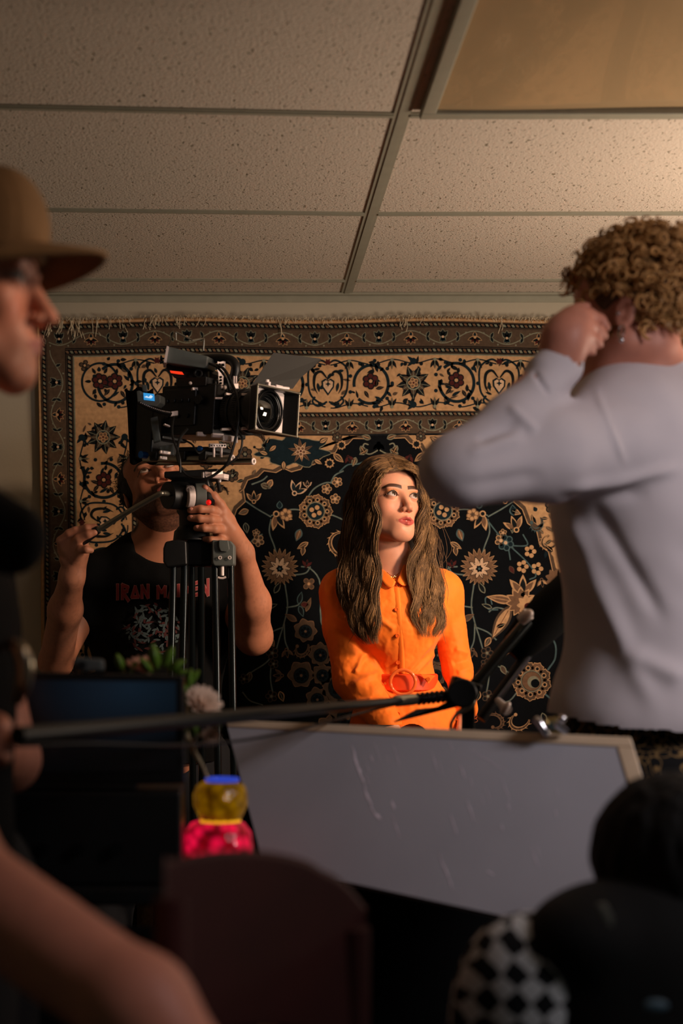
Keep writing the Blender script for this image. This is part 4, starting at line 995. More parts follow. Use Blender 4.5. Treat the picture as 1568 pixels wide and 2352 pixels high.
side([(909, 1079, 3.519), (932, 1080, 3.522), (953, 1088, 3.540), (967, 1114, 3.560), (969, 1160, 3.56), (963, 1200, 3.56), (955, 1245, 3.56), (941, 1300, 3.54), (946, 1370, 3.525), (950, 1420, 3.52), (968, 1466, 3.53)],
     [(897, 1046, 3.645), (926, 1052, 3.65), (955, 1078, 3.64), (971, 1120, 3.63), (976, 1160, 3.62), (982, 1200, 3.61), (994, 1250, 3.60), (1004, 1310, 3.585), (1012, 1370, 3.575), (1020, 1420, 3.57), (1004, 1464, 3.57)], 2100, hl0=.14, seed=5)
side([(850, 1100, 3.66), (845, 1180, 3.66), (860, 1260, 3.66), (858, 1340, 3.62)], [(960, 1100, 3.68), (965, 1180, 3.68), (960, 1260, 3.67), (965, 1340, 3.63)], 300, hl0=.0, seed=7)
# crown and flyaways
side([(907, 1076, 3.520), (893, 1080, 3.505), (878, 1092, 3.500), (868, 1115, 3.50), (863, 1145, 3.50)], [(897, 1052, 3.60), (872, 1056, 3.58), (846, 1074, 3.57), (828, 1110, 3.565), (818, 1150, 3.565)], 500, hl0=.16, seed=4, amp=.3)
side([(909, 1077, 3.520), (926, 1078, 3.520), (946, 1085, 3.533), (962, 1101, 3.55), (967, 1130, 3.55)], [(900, 1053, 3.60), (922, 1057, 3.585), (944, 1066, 3.58), (962, 1086, 3.585), (970, 1115, 3.59)], 380, hl0=.2, seed=8, amp=.3)
for i in range(26):
    a = hr.uniform(0, 1); s = hr.choice((-1, 1)); x = 860-45*a if s < 0 else 985+30*a; y = hr.uniform(1150, 1400)
    P0 = [W(x, y, 3.55), W(x+s*8+hr.uniform(-6, 6), y+25, 3.54), W(x+s*14+hr.uniform(-8, 10), y+60, 3.54), W(x+s*hr.uniform(2, 24), y+95, 3.54)]
    curves.append(spline(P0, 20)); cols.append(lin((96, 70, 46)))
hairo = strands_mesh('hair', curves, wom, cols, rad=.00062, n=3)
# scalp-hugging volume under the locks
hc = [ell((0, .018, .040), (.078, .092, .080), k=.01, Mx=WH), cap(_tp(WH, (-.030, .050, -.02)), W(830, 1400, 3.60), .045, .030, k=.04), cap(_tp(WH, (.02, .060, -.02)), W(955, 1330, 3.66), .05, .03, k=.04), cap(_tp(WH, (0, .055, -.02)), W(895, 1340, 3.70), .06, .05, k=.04),
      func(lambda x, y, z: y+.026+.42*(z-.085)*(z < .085)*0-.0, (0, -.12, -.02), .3, .006, -1, WH) if False else ell((0, -.085, -.018), (.082, .075, .098), k=.008, op=-1, Mx=WH), cap(_tp(WH, (0, -.02, -.08)), W(905, 1400, 3.55), .050, .055, k=.005, op=-1)]
sculpt('hair_base', hc, [bbox(hc, .0035)], mat('dark_hair_mass', (38, 28, 21), 0.6, var=.3, vscale=60, bump=.6, bscale=200), wom, disp=lambda V: .002*vnoise(V*[3, 3, .6], 60))
# ================================================================== the camera operator behind the tripod
ope = thing('person', (W(350, 0, 3.72)[0], 3.74, 0), 'bearded person in a black lettered T-shirt behind the tripod, both hands on its head', 'person')
OH = xf(W(357, 1122, 3.68), Rz(14) @ Ry(-14) @ Rx(-30), 1.06)
P = head(OH, male=1, nose=1.25, wide=1.02, mouth=0)
P += [cap(_tp(OH, (0, .012, -.06)), W(368, 1255, 3.74), .062, .064, k=.02), cap(W(368, 1250, 3.74), W(365, 1300, 3.76), .064, .08, k=.03)]
P += [cap(W(225, 1330, 3.76), W(515, 1330, 3.78), .055, .055, k=.05), ell(W(365, 1400, 3.76), (.19, .12, .20), k=.06), cap(W(365, 1450, 3.76), W(365, 1700, 3.78), .15, .14, k=.06)]
hipc = W(365, 1760, 3.80)
P += [ell(hipc, (.17, .13, .13), k=.06)]
for s in (-1, 1):
    h0 = hipc+[s*.09, 0, 0]; kn = np.array([h0[0]+s*.06, 3.72, .48]); an = np.array([h0[0]+s*.06, 3.84, .09])
    P += [cap(h0, kn, .095, .065, k=.03), cap(kn, an, .062, .04, k=.02), cap(an, an+[0, -.17, -.055], .04, .03, k=.02)]
# arm on the left of the picture: elbow low, hand at the pan handle
aL = [W(215, 1335, 3.74), W(128, 1520, 3.62), W(165, 1325, 3.40), W(178, 1262, 3.38)]
P += [cap(aL[0], aL[1], .052, .041, k=.02), cap(aL[1], W(150, 1400, 3.48), .042, .040, k=.02), cap(W(150, 1400, 3.48), aL[2], .040, .028, k=.02), cap(aL[2], aL[3], .028, .030, k=.02)]
P += chain([W(160, 1262, 3.37), W(172, 1222, 3.35), W(200, 1213, 3.335), W(218, 1210, 3.335)], [.022, .0115, .0095, .0075], .005)
P += chain([W(165, 1270, 3.37), W(180, 1238, 3.335), W(203, 1227, 3.325), W(217, 1223, 3.325)], [.022, .0110, .0092, .0075], .005)
P += chain([W(172, 1280, 3.37), W(186, 1262, 3.335), W(198, 1262, 3.325), W(209, 1264, 3.33)], [.020, .0100, .0085, .0070], .005)
P += chain([W(150, 1262, 3.38), W(140, 1242, 3.36), W(158, 1225, 3.345), W(172, 1216, 3.34)], [.020, .0105, .009, .007], .005)
P += chain([W(155, 1285, 3.38), W(158, 1262, 3.40), W(182, 1245, 3.40), W(196, 1240, 3.39)], [.020, .0125, .0105, .0085], .005)
# arm on the right of the picture
aR = [W(522, 1335, 3.76), W(583, 1462, 3.62), W(560, 1300, 3.45), W(548, 1243, 3.40)]
P += [cap(aR[0], aR[1], .060, .047, k=.02), cap(aR[1], W(580, 1385, 3.54), .043, .044, k=.02), cap(W(580, 1385, 3.54), W(556, 1270, 3.43), .043, .026, k=.02)]
wr = W(556, 1268, 3.43)
P += [cap(wr, W(525, 1215, 3.37), .026, .024, k=.02), cap(W(540, 1250, 3.41), W(508, 1190, 3.355), .026, .020, k=.015), cap(W(535, 1235, 3.40), W(505, 1222, 3.36), .022, .018, k=.012)]
P += chain([W(508, 1180, 3.355), W(484, 1171, 3.325), W(460, 1169, 3.313), W(437, 1172, 3.318)], [.0125, .0105, .0092, .0078], .004)
P += chain([W(508, 1197, 3.355), W(484, 1193, 3.318), W(458, 1191, 3.308), W(437, 1190, 3.315)], [.0125, .0105, .0092, .0078], .004)
P += chain([W(512, 1215, 3.355), W(492, 1215, 3.322), W(468, 1213, 3.312), W(451, 1213, 3.318)], [.0120, .0100, .0088, .0074], .004)
P += chain([W(520, 1232, 3.37), W(506, 1240, 3.345), W(484, 1240, 3.335), W(470, 1238, 3.345)], [.0115, .0092, .0080, .0068], .004)
P += chain([W(524, 1195, 3.37), W(505, 1160, 3.345), W(490, 1140, 3.335), W(470, 1121, 3.330)], [.018, .0125, .0110, .0085], .006)
OBASE = (178, 118, 90)
def ocol(Pt):
    c = face_col(Pt, OH, OBASE, (150, 80, 70), 1.7, (26, 19, 15), beard=(20, 15, 12))
    l = local(Pt, OH); d = np.linalg.norm(Pt-W(350, 1150, 3.7), axis=1)
    m = ss(l[:, 2], .045, .075)*ss(l[:, 1], -.075, -.045)+ss(l[:, 1], -.012, .006)*ss(l[:, 2], -.075, -.045)*(np.abs(l[:, 0]) > .055)*(np.abs(l[:, 0]) < .073)+ss(l[:, 1], .02, .04)*ss(l[:, 2], -.08, -.05)
    m = np.clip(m, 0, 1)*(d < .25)
    c = mixc(c, lin((24, 19, 16)), m)
    # forearm hair speckle
    fa = (seg_dist(Pt, [aR[1], wr]) < .07) | (seg_dist(Pt, [aL[1], aL[2]]) < .07)
    return mixc(c, lin((110, 66, 46)), fa*.35*np.clip(vnoise(Pt*[1, 1, .5], 260), 0, 1))
sculpt('body', P, [(_tp(OH, (0, 0, 0))-[.15, .19, .16], _tp(OH, (0, 0, 0))+[.14, .16, .16], .0017), (W(425, 1275, 3.28), W(575, 1105, 3.28)+[.03, .19, 0], .0016), ((-.50, 3.28, 1.18), (-.32, 3.52, 1.55), .0018), ((-.55, 3.28, .3), (.13, 4.0, 1.47), .0045), ((-.55, 3.3, -.02), (.2, 4.0, .31), .008)], M['skin'], ope, col=ocol)
eyes(ope, OH, 0, 18)
# fingernails
b = MB()
for p, d in ((W(439, 1170, 3.311), -1), (W(439, 1188, 3.308), -1), (W(453, 1211, 3.311), -1)): b = MB(); b.ball(p-np.array([0, .0015, -.001]), (.0052, .0018, .0040), 10); b.build('fingernail', mat('fingernail', (205, 140, 120), 0.25), ope)
b = MB(); b.ball(W(472, 1120, 3.322), (.0045, .0022, .0058), 10, R=Ry(-45)); b.build('fingernail', mat('fingernail', (205, 140, 120), 0.25), ope)
# hair tufts and beard bristle
curves = []; cols = []; rg = np.random.RandomState(5)
for i in range(3400):
    v = rg.normal(size=3); v /= np.linalg.norm(v)
    if i < 3400:
        if not (v[2] > -.35 and (v[1] > -.1 or v[2] > .55)) or (v[1] < -.55 and v[2] < .8): continue
        p = v*[.076, .091, .078]+[0, .014, .036]; L = .012; dirn = v*[.35, .35, .2]+[0, .35, -.35]+rg.normal(size=3)*.3
    else:
        x = rg.uniform(-.062, .062); z = rg.uniform(-.115, -.045); 
        if z > -.062 and abs(x) < .04: continue
        y = -.088+ (abs(x)/.062)**2*.075+max(0, -z-.09)*.9; p = np.array([x, y, z]); L = .007; dirn = np.array([x*5, -.35, -.9])+rg.normal(size=3)*.3
    dirn = dirn/np.linalg.norm(dirn); side2 = rg.normal(size=3)*.006
    pts = np.array([p+dirn*L*t+side2*math.sin(math.pi*t) for t in np.linspace(0, 1, 6)]); curves.append(pts @ OH[:3, :3].T+OH[:3, 3]); g = rg.rand(); cols.append(lin((26+20*g, 20+16*g, 16+12*g)))
strands_mesh('hair', curves, ope, cols, rad=.0007, n=3)
hc = [ell((0, .024, .030), (.083, .092, .086), k=.01, Mx=OH), ell((0, -.080, -.020), (.080, .078, .100), k=.008, op=-1, Mx=OH), ell((0, -.02, -.13), (.11, .12, .075), k=.01, op=-1, Mx=OH)]
sculpt('hair_base', hc, [bbox(hc, .0035)], mat('black_hair_mass', (20, 16, 14), .7, var=.3, vscale=80, bump=.6, bscale=300), ope, disp=lambda V: .002*vnoise(V, 90))
# T-shirt
T = [cap(W(222, 1335, 3.76), W(518, 1335, 3.78), .064, .064, k=.06), ell(W(365, 1400, 3.755), (.200, .132, .21), k=.06), cap(W(368, 1450, 3.76), W(368, 1720, 3.78), .165, .16, k=.06),
     cap(aL[0], W(190, 1400, 3.71), .070, .072, k=.03), cap(aR[0], W(545, 1400, 3.71), .068, .068, k=.03), ell(W(368, 1265, 3.77), (.10, .07, .05), k=.05),
     cap(_tp(OH, (0, .012, -.06)), W(372, 1275, 3.72), .066, .070, k=.006, op=-1), cap(W(366, 1235, 3.64), W(384, 1300, 3.60), .080, .012, k=.006, op=-1), cap(W(383, 1290, 3.61), W(387, 1316, 3.585), .030, .004, k=.006, op=-1),
     plane(W(180, 1425, 3.68), np.array([-.35, -.35, -1])) if False else ell((0, 0, -9), .1, k=.01, op=-1)]
def tdisp(V): return .0035*vnoise(V*[1, 1, .4], 14, 3)+.0015*vnoise(V, 40)
sculpt('t_shirt', T, [((-.50, 3.45, .90), (.12, 4.0, 1.55), .0035)], M['blackc'], ope, disp=tdisp, keep=lambda V: V[:, 2] > .915)
tr = [ell(hipc, (.185, .145, .15), k=.06)]
for s in (-1, 1):
    h0 = hipc+[s*.09, 0, 0]; kn = np.array([h0[0]+s*.06, 3.72, .48]); an = np.array([h0[0]+s*.06, 3.84, .12]); tr += [cap(h0, kn, .105, .078, k=.03), cap(kn, an, .078, .065, k=.02)]
sculpt('trousers', tr, [((-.58, 3.45, .08), (.2, 4.02, 1.08), .008)], mat('dark_denim', (22, 25, 32), .9), ope)
# front print: jagged red lettering with pale outline and a washed grey blotch in place of the artwork
def shirt_y(px, py, pr=T):
    d = W(px, py, 1.0)-np.array([0, 0, CZ]); ys = np.linspace(3.42, 3.8, 800); X = d[0]*ys; Z = CZ+d[2]*ys; v = np.full(800, 1.0)
    for p in pr:
        q = p.f(X, ys, Z)
        if p.op == 1: hh = np.maximum(p.k-np.abs(v-q), 0)/p.k; v = np.minimum(v, q)-hh*hh*p.k*.25
        else: v = np.maximum(v, -q)
    i = np.argmax(v < 0); return ys[i] if v[i] < 0 else 3.6
GL = {'I': [[(0, 0), (0, 10)]], 'R': [[(0, 0), (0, 10), (5.5, 8.5), (4.5, 5.5), (.5, 5), (6, -1.5)]], 'O': [[(0, 1), (3.2, 9), (6.4, 1), (0, 1)]], 'N': [[(0, 0), (0, 10), (6, 0), (6, 11)]],
      'M': [[(0, -1), (0, 10), (3.6, 4), (7.2, 10), (7.2, 0)]], 'A': [[(0, -1), (3, 10), (6, 0)], [(1.4, 4), (4.8, 4)]], 'D': [[(0, 0), (0, 10), (6, 5), (0, 0)]], 'E': [[(6, 10), (0, 9), (0, 0), (6, 1)], [(0, 5), (4.5, 5.4)]]}
adv = {'I': 4.6, 'R': 9.4, 'O': 9.8, 'N': 9.6, 'M': 10.8, 'A': 9.4, 'D': 9.2, 'E': 9.2, ' ': 6}
b = MB(); x = 0; word = 'IRON MAIDEN'; tot = sum(adv[c] for c in word)
for ch in word:
    for poly in GL.get(ch, []):
        for wd_, mi, lift in ((3.1, 1, .0035), (2.0, 0, .0045)):
            for (x0, y0), (x1, y1) in zip(poly[:-1], poly[1:]):
                n2 = 5; A = np.array([x0, y0]); B2 = np.array([x1, y1]); d = (B2-A)/np.linalg.norm(B2-A); n_ = np.array([-d[1], d[0]])*wd_/2; A = A-d*wd_*.3; B2 = B2+d*wd_*.3; V = []
                for t in np.linspace(0, 1, n2+1):
                    for sg in (1, -1):
                        q = A+(B2-A)*t+n_*sg; px = 270+(x+q[0])/tot*216; k4 = (x+q[0])/tot; py = 1376-q[1]*3.3*(.72+.55*abs(k4-.5))-10*k4; V.append(W(px, py, shirt_y(px, py)-lift-.004))
                b.add(V, [(2*i, 2*i+1, 2*i+3, 2*i+2) for i in range(n2)], mi)
    x += adv[ch]
o = b.build('shirt_lettering', [mat('red_print', (128, 38, 40), .8), mat('pink_print', (150, 96, 92), .8)], ope, smooth=False)
b = MB(); rg2 = random.Random(2)
for i in range(150):
    a = rg2.uniform(0, 6.28); r = rg2.random()**.5; px = 352+70*r*math.cos(a)*.9; py = 1445+58*r*math.sin(a); L = rg2.uniform(8, 22); th = math.atan2(py-1445, px-352)+1.57+rg2.uniform(-1.3, 1.3); V = []
    for t in np.linspace(0, 1, 7):
        for sg in (1, -1):
            wq = 2.6*math.sin(math.pi*(t*.9+.05)); qx = px+L*(t-.5)*math.cos(th)-sg*wq*math.sin(th); qy = py+L*(t-.5)*math.sin(th)+sg*wq*math.cos(th); V.append(W(qx, qy, shirt_y(qx, qy)-.0085-.0002*(i % 5)))
    b.add(V, [(2*j, 2*j+1, 2*j+3, 2*j+2) for j in range(6)], 0 if i % 3 else 1)
b.build('shirt_print', [mat('grey_blue_print', (66, 80, 82), .85), mat('dull_red_print', (70, 28, 28), .85)], ope, smooth=False)

# ================================================================== cinema camera on its tripod
CD = 3.33; ang = math.radians(50); sx = np.array([math.cos(ang), math.sin(ang), 0]); ct, st = math.cos(math.radians(4.5)), math.sin(math.radians(4.5)); fx = np.array([math.sin(ang)*ct, -math.cos(ang)*ct, -st]); zx = np.cross(sx, fx)*-1 if np.cross(sx, fx)[2] < 0 else np.cross(sx, fx)
CO = W(462, 1057, CD); CR = np.stack([fx, sx, zx], 1)
def c3(f, s, z): return CO+fx*f+sx*s+zx*z
cine = thing('cinema_camera', CO-[0, 0, .052], 'black cinema camera with open matte box, rods and top monitor, mounted on the tripod', 'camera')
def cb(m, f, s, z, size, mi=0, R=None, col=None): m.box(c3(f, s, z), size, CR if R is None else CR @ R, mi, col)
b = MB(); cb(b, 0, 0, .110, (.165, .120, .115)); cb(b, -.02, -.062, .115, (.10, .010, .085)); cb(b, .0, 0, .172, (.13, .08, .014)); b.build('body', M['black'], cine, bevel=.004)
for i in range(5): b = MB(); cb(b, -.06+.022*i, -.0685, .13, (.014, .004, .008)); b.build('button', M['blackg'], cine, bevel=.001)
for i in range(3): b = MB(); b.cyl(c3(-.05+.03*i, -.066, .095), c3(-.05+.03*i, -.072, .095), .005); b.build('button', M['blackg'], cine, bevel=.001)
b = MB(); b.cyl(c3(.045, -.066, .13), c3(.045, -.074, .13), .011); b.build('button', M['blackg'], cine, bevel=.001)
# lens barrel with gear rings
b = MB(); Lc = lambda f: c3(f, 0, .108)
for f0, f1, r in ((.078, .092, .046), (.092, .110, .050), (.110, .122, .047), (.122, .142, .051), (.142, .156, .046), (.156, .178, .050)): b.cyl(Lc(f0), Lc(f1), r, n=48)
for i in range(60):
    a = i*2*math.pi/60
    for f0 in (.098, .130): b.box(Lc(f0)+(sx*math.cos(a)+zx*math.sin(a))*.0515, (.010, .0022, .0022), CR @ Rx(math.degrees(a)))
b.build('lens_barrel', M['black'], cine, bevel=.0008)
b = MB(); b.ring(Lc(.186), fx, .049, .0035, 48, 10); b.ring(Lc(.196), fx, .046, .0030, 48, 10); b.ring(Lc(.190), fx, .040, .0030, 48, 10); b.cyl(Lc(.178), Lc(.186), .050, n=48); b.build('lens_rim', M['blackg'], cine)
b = MB(); V = []; n = 40
for i in range(13):
    r = .037*i/12
    for j in range(n): a = j*2*math.pi/n; V.append(Lc(.184+.012*math.cos(i/12*1.5))+(sx*math.cos(a)+zx*math.sin(a))*r)
b.add(V, [(i*n+j, i*n+(j+1) % n, (i+1)*n+(j+1) % n, (i+1)*n+j) for i in range(12) for j in range(n)]); b.build('front_glass', M['glass'], cine)
# matte box: back plate with round opening, flaring hood, metal lip
b = MB(); n = 48; V = []; hb, hw = .049, .058
def sq(a, hw, hh): q = max(abs(math.cos(a))/hw, abs(math.sin(a))/hh); return math.cos(a)/q, math.sin(a)/q
for j in range(n):
    a = 2*math.pi*j/n; V.append(Lc(.190)+(sx*math.cos(a)+zx*math.sin(a))*.0485); x_, z_ = sq(a, hw, hb); V.append(Lc(.190)+sx*x_+zx*z_)
b.add(V, [(2*j, 2*j+1, (2*j+3) % (2*n), (2*j+2) % (2*n)) for j in range(n)]); o = b.build('filter_stage', M['silver'], cine, smooth=False); q = o.modifiers.new('t', 'SOLIDIFY'); q.thickness = .004
b = MB(); co_ = [(-1, -1), (1, -1), (1, 1), (-1, 1)]
hood0 = [Lc(.188)+sx*x_*hw+zx*z_*hb for x_, z_ in co_]; hood1 = [Lc(.220)+sx*x_*.075+zx*z_*.049 for x_, z_ in co_]
for i in range(4):
    j = (i+1) % 4; o_ = Lc(.22); b.add([hood0[i], hood0[j], hood1[j], hood1[i]], [(0, 1, 2, 3)])
o = b.build('matte_box_hood', M['black'], cine, smooth=False); q = o.modifiers.new('t', 'SOLIDIFY'); q.thickness = .003; q.offset = 0
b = MB(); 
for i in range(4):
    j = (i+1) % 4; b.tube([hood1[i], hood1[j]], .0022, 10); b.ball(hood1[i], .0034, 10)
b.tube([hood1[0]-[0, 0, .0], hood0[0]], .0014, 8); b.tube([hood1[3], hood0[3]], .0020, 8); b.build('metal_lip', M['rod'], cine)
fl = MB(); A0 = Lc(.245)-sx*.070+zx*.062; A1 = Lc(.245)+sx*.052+zx*.062; B0 = W(628, 810, 3.26); B1 = W(737, 824, 3.33); B1b = W(737, 828, 3.33)
A0 = W(578, 884, 3.24); A1 = W(672, 893, 3.32)
fl.prism([A0, A1, W(690, 868, 3.325), B1b, B1, B0], (0, .0025, .0008)); fl.build('top_flag', mat('dark_grey_flag', (52, 50, 46), .8, var=.03), cine, smooth=False)
b = MB(); b.tube([A0+(A1-A0)*.28, A0+(A1-A0)*.9], .0035, 10); b.box(A0+(A1-A0)*.38+[0, -.002, .004], (.012, .008, .012), CR); b.cyl(A0+(A1-A0)*.36+[0, -.004, .008], A0+(A1-A0)*.36+[0, -.004, .014], .006); b.box(A0+(A1-A0)*.66+[0, -.002, .002], (.004, .024, .005), CR); b.build('flag_hinge', M['silver'], cine)
# rods and clamps
for s_, a_, b2_ in ((-.036, -.150, .125), (.036, -.180, .128)):
    m = MB(); m.cyl(c3(a_, s_, 0), c3(b2_, s_, 0), .0078, n=24); rd = m.build('support_rod', M['rod'], cine)
    m = MB(); m.ring(c3(b2_+.001, s_, 0), fx, .0058, .0024, 24, 8); m.build('rod_cap', M['silver'], rd)
b = MB()
for f in (-.11, -.02, .045):
    cb(b, f, 0, .006, (.022, .100, .022))
cb(b, .01, 0, .022, (.12, .06, .012)); b.build('rod_clamp', M['black'], cine, bevel=.003)
b = MB(); b.cyl(c3(-.12, -.062, .006), c3(-.12, -.080, .006), .0085, n=16); b.build('blue_thumbscrew', mat('anodised_blue', (30, 90, 170), .25, metal=.7), cine); b = MB(); b.cyl(c3(.05, -.06, .02), c3(.05, -.066, .02), .006); b.build('blue_thumbscrew', mat('anodised_blue', (30, 90, 170), .25, metal=.7), cine)
# pale plates, cheese plates and risers (placed where their faces catch the lamp)
def plate(px0, py0, px1, py1, d, th=.012, m=None, skew=0):
    m = MB(); d1_ = d+(px1-px0)/980*.55; a = W(px0, py0, d); c = W(px1, py0+skew, d1_); e = W(px1, py1+skew, d1_); g = W(px0, py1, d); m.prism([a, c, e, g], sx*0+np.array([-.3, .95, 0])*th); m.build('accessory_plate', M['silver'], cine, smooth=False, bevel=.0012)
plate(453, 991, 474, 1001, 3.24, skew=1); plate(488, 994, 514, 1004, 3.22, skew=2); plate(512, 999, 545, 1012, 3.21, skew=3); plate(541, 1001, 546, 1017, 3.205)
plate(482, 1018, 520, 1027, 3.22, skew=1); plate(486, 1084, 512, 1093, 3.23, skew=-4); plate(466, 1084, 469, 1098, 3.22)
plate(442, 889, 478, 896, 3.25, skew=2); plate(534, 880, 548, 893, 3.25); plate(509, 983, 532, 988, 3.22, skew=-1); plate(519, 901, 533, 907, 3.22, skew=3)
plate(368, 1034, 392, 1041, 3.22, skew=3); plate(368, 1047, 384, 1054, 3.22, skew=2); plate(393, 945, 409, 956, 3.23, skew=-2); plate(378, 972, 391, 976, 3.23, skew=5)
for x_ in (491, 508): sil = MB(); sil.tube([W(x_, 1027, 3.23), W(x_, 1050, 3.23)], .0028, 10); sil.build('riser_post', M['silver'], cine)
plate(493, 870, 515, 884, 3.27); plate(494, 912, 512, 917, 3.22)
plate(555, 903, 572, 909, 3.2); plate(557, 980, 572, 986, 3.2)
b = MB()
for i in range(6): b.cyl(W(486+i*6, 1023.5, 3.219), W(486+i*6, 1023.5, 3.2175), .0022 if i > 3 else .0016, n=10)
b.build('plate_hole', M['blackg'], cine)
# top handle: tall pale cheese bracket, cold shoe posts
b = MB(); b.prism([W(x_, y_, 3.25+(x_-499)*.0008) for x_, y_ in ((499, 829), (504, 831), (512, 829), (518, 830), (518, 848), (513, 856), (513, 884), (501, 884), (501, 856), (498, 848))], (0, .008, 0)); hb_ = b.build('handle_bracket', M['silver'], cine, smooth=False, bevel=.001)
b = MB()
for x_, y_, r in ((504, 838, .0032), (512, 838, .0032), (507, 866, .0026), (507, 873, .0026), (507, 880, .0026)): b = MB(); b.cyl(W(x_, y_, 3.252), W(x_, y_, 3.2485+(x_-499)*.0008), r, n=14); b.build('bracket_hole', M['blackg'], hb_)
b = MB(); cb(b, .005, .0, .183, (.17, .022, .012)); b.tube(spline([c3(.085, 0, .185), c3(.088, 0, .215), c3(.06, 0, .232), c3(-.02, 0, .236), c3(-.07, 0, .232)], 24), .011, 12); b.cyl(c3(-.06, 0, .175), c3(-.06, 0, .235), .008); b.build('top_handle', M['black'], cine, bevel=.002)
b = MB()
for x_ in (537, 542): b.tube([W(x_, 864, 3.25), W(x_, 880, 3.25)], .0022, 8)
b.build('antenna_stub', M['silver'], cine)
for x_, y_, r_ in ((516, 890, .005), (509, 889, .004), (492, 886, .004), (437, 880, .004)): b = MB(); b.ball(W(x_, y_, 3.24), r_, 10); b.build('mounting_screw', M['silver'], cine)
# battery-backed monitor on an arm above
mo = MB(); R2 = Rz(28) @ Rx(-8)
mo.prism([W(x_, y_, 3.26) for x_, y_ in ((386, 795), (477, 818), (475, 842), (470, 846), (376, 832), (376, 826))], (.02, .05, 0)); mo.build('monitor_battery', M['grey'], cine, smooth=False, bevel=.004)
mo = MB(); mo.prism([W(x_, y_, 3.25) for x_, y_ in ((383, 794), (388, 796), (382, 833), (376, 832))], (-.004, .06, 0)); mo.build('battery_plate', M['silver'], cine, smooth=False)
b = MB(); b.tube(spline([W(404, 782, 3.26), W(404, 765, 3.26), W(407, 764, 3.26), W(437, 779, 3.27), W(440, 781, 3.27)], 20), .0022, 8); b.tube(spline([W(434, 783, 3.28), W(464, 778, 3.29), W(468, 782, 3.29), W(467, 806, 3.29)], 20), .0024, 8); b.tube([W(400, 763, 3.27), W(386, 795, 3.30)], .0015, 6); b.build('wire_guard', M['rod'], cine)
b = MB(); b.prism([W(x_, y_, 3.30) for x_, y_ in ((378, 834), (480, 846), (488, 858), (462, 872), (400, 868), (384, 850))], (.02, .04, 0)); b.cyl(W(470, 850, 3.3), W(468, 888, 3.3), .012); b.box(W(452, 880, 3.28), (.09, .04, .02), CR); b.ring(W(455, 858, 3.27), (0, 1, 0), .008, .003); b.build('monitor_arm', M['black'], cine, bevel=.002)
b = MB(); b.prism([W(x_, y_, 3.262) for x_, y_ in ((390, 851), (418, 854), (422, 860), (410, 859), (392, 856))], (0, .004, 0)); b.build('tally_light', mat('red_tally', (200, 50, 30), .4, emit=(255, 60, 25), estr=.8), cine, smooth=False)
# small screen with blue picture
b = MB(); b.prism([W(x_, y_, 3.24) for x_, y_ in ((313, 898), (320, 896), (324, 905), (356, 909), (359, 905), (368, 908), (368, 925), (358, 934), (322, 928), (315, 922))], (.01, .03, 0)); b.prism([W(x_, y_, 3.25) for x_, y_ in ((325, 883), (337, 884), (338, 900), (327, 898))], (0, .01, 0)); mu = b.build('wireless_unit', M['grey'], cine, smooth=False, bevel=.002)
b = MB(); b.prism([W(x_, y_, 3.238) for x_, y_ in ((329, 902), (354, 905), (355, 921), (330, 918))], (0, .001, 0)); b.prism([W(x_, y_, 3.2375) for x_, y_ in ((331, 912), (337, 909), (341, 912), (346, 907), (351, 911), (347, 915), (340, 914))], (0, .0005, 0), mi=1); b.build('display', [mat('blue_display', (20, 60, 120), .3, emit=(60, 165, 235), estr=.75), mat('white_glyph', (200, 220, 235), .3, emit=(210, 235, 255), estr=.8)], mu, smooth=False)
b = MB(); pts = spline([W(318, 926, 3.235), W(345, 938, 3.23), W(372, 947, 3.23), W(394, 951, 3.235)], 60); b.tube(pts, .0052, 8); 
cb_ = b.build('beaded_cable', M['black'], cine); b = MB()
for p in pts[4:-2:3]: b.ball(p+[0, -.0045, .0028], .0013, 6)
b.build('cable_bead', M['silver'], cb_)
# rear battery, hood and hanging black cloth
b = MB(); cb(b, -.155, .01, .075, (.060, .10, .15)); cb(b, -.105, 0, .10, (.035, .09, .11)); b.build('battery_mount', M['black'], cine, bevel=.005)
b = MB(); n1, n2 = 12, 16; V = []
for i in range(n1+1):
    for j in range(n2+1):
        x_ = 290+62*i/n1+ (8*j/n2); y_ = 893+170*j/n2+5*math.sin(i*.8); V.append(W(x_, y_, 3.42+.012*math.sin(i*1.1+j*.25)))
b.add(V, [(i*(n2+1)+j, i*(n2+1)+j+1, (i+1)*(n2+1)+j+1, (i+1)*(n2+1)+j) for i in range(n1) for j in range(n2)]); o = b.build('black_flag_cloth', M['blackc'], cine); q = o.modifiers.new('t', 'SOLIDIFY'); q.thickness = .003
b = MB(); b.prism([W(x_, y_, 3.25) for x_, y_ in ((364, 1025), (398, 1020), (400, 1045), (372, 1045))], (0, .03, 0)); b.prism([W(x_, y_, 3.3) for x_, y_ in ((345, 960), (362, 955), (368, 1010), (352, 1015))], (0, .03, 0)); b.build('power_box', M['grey'], cine, smooth=False, bevel=.002)
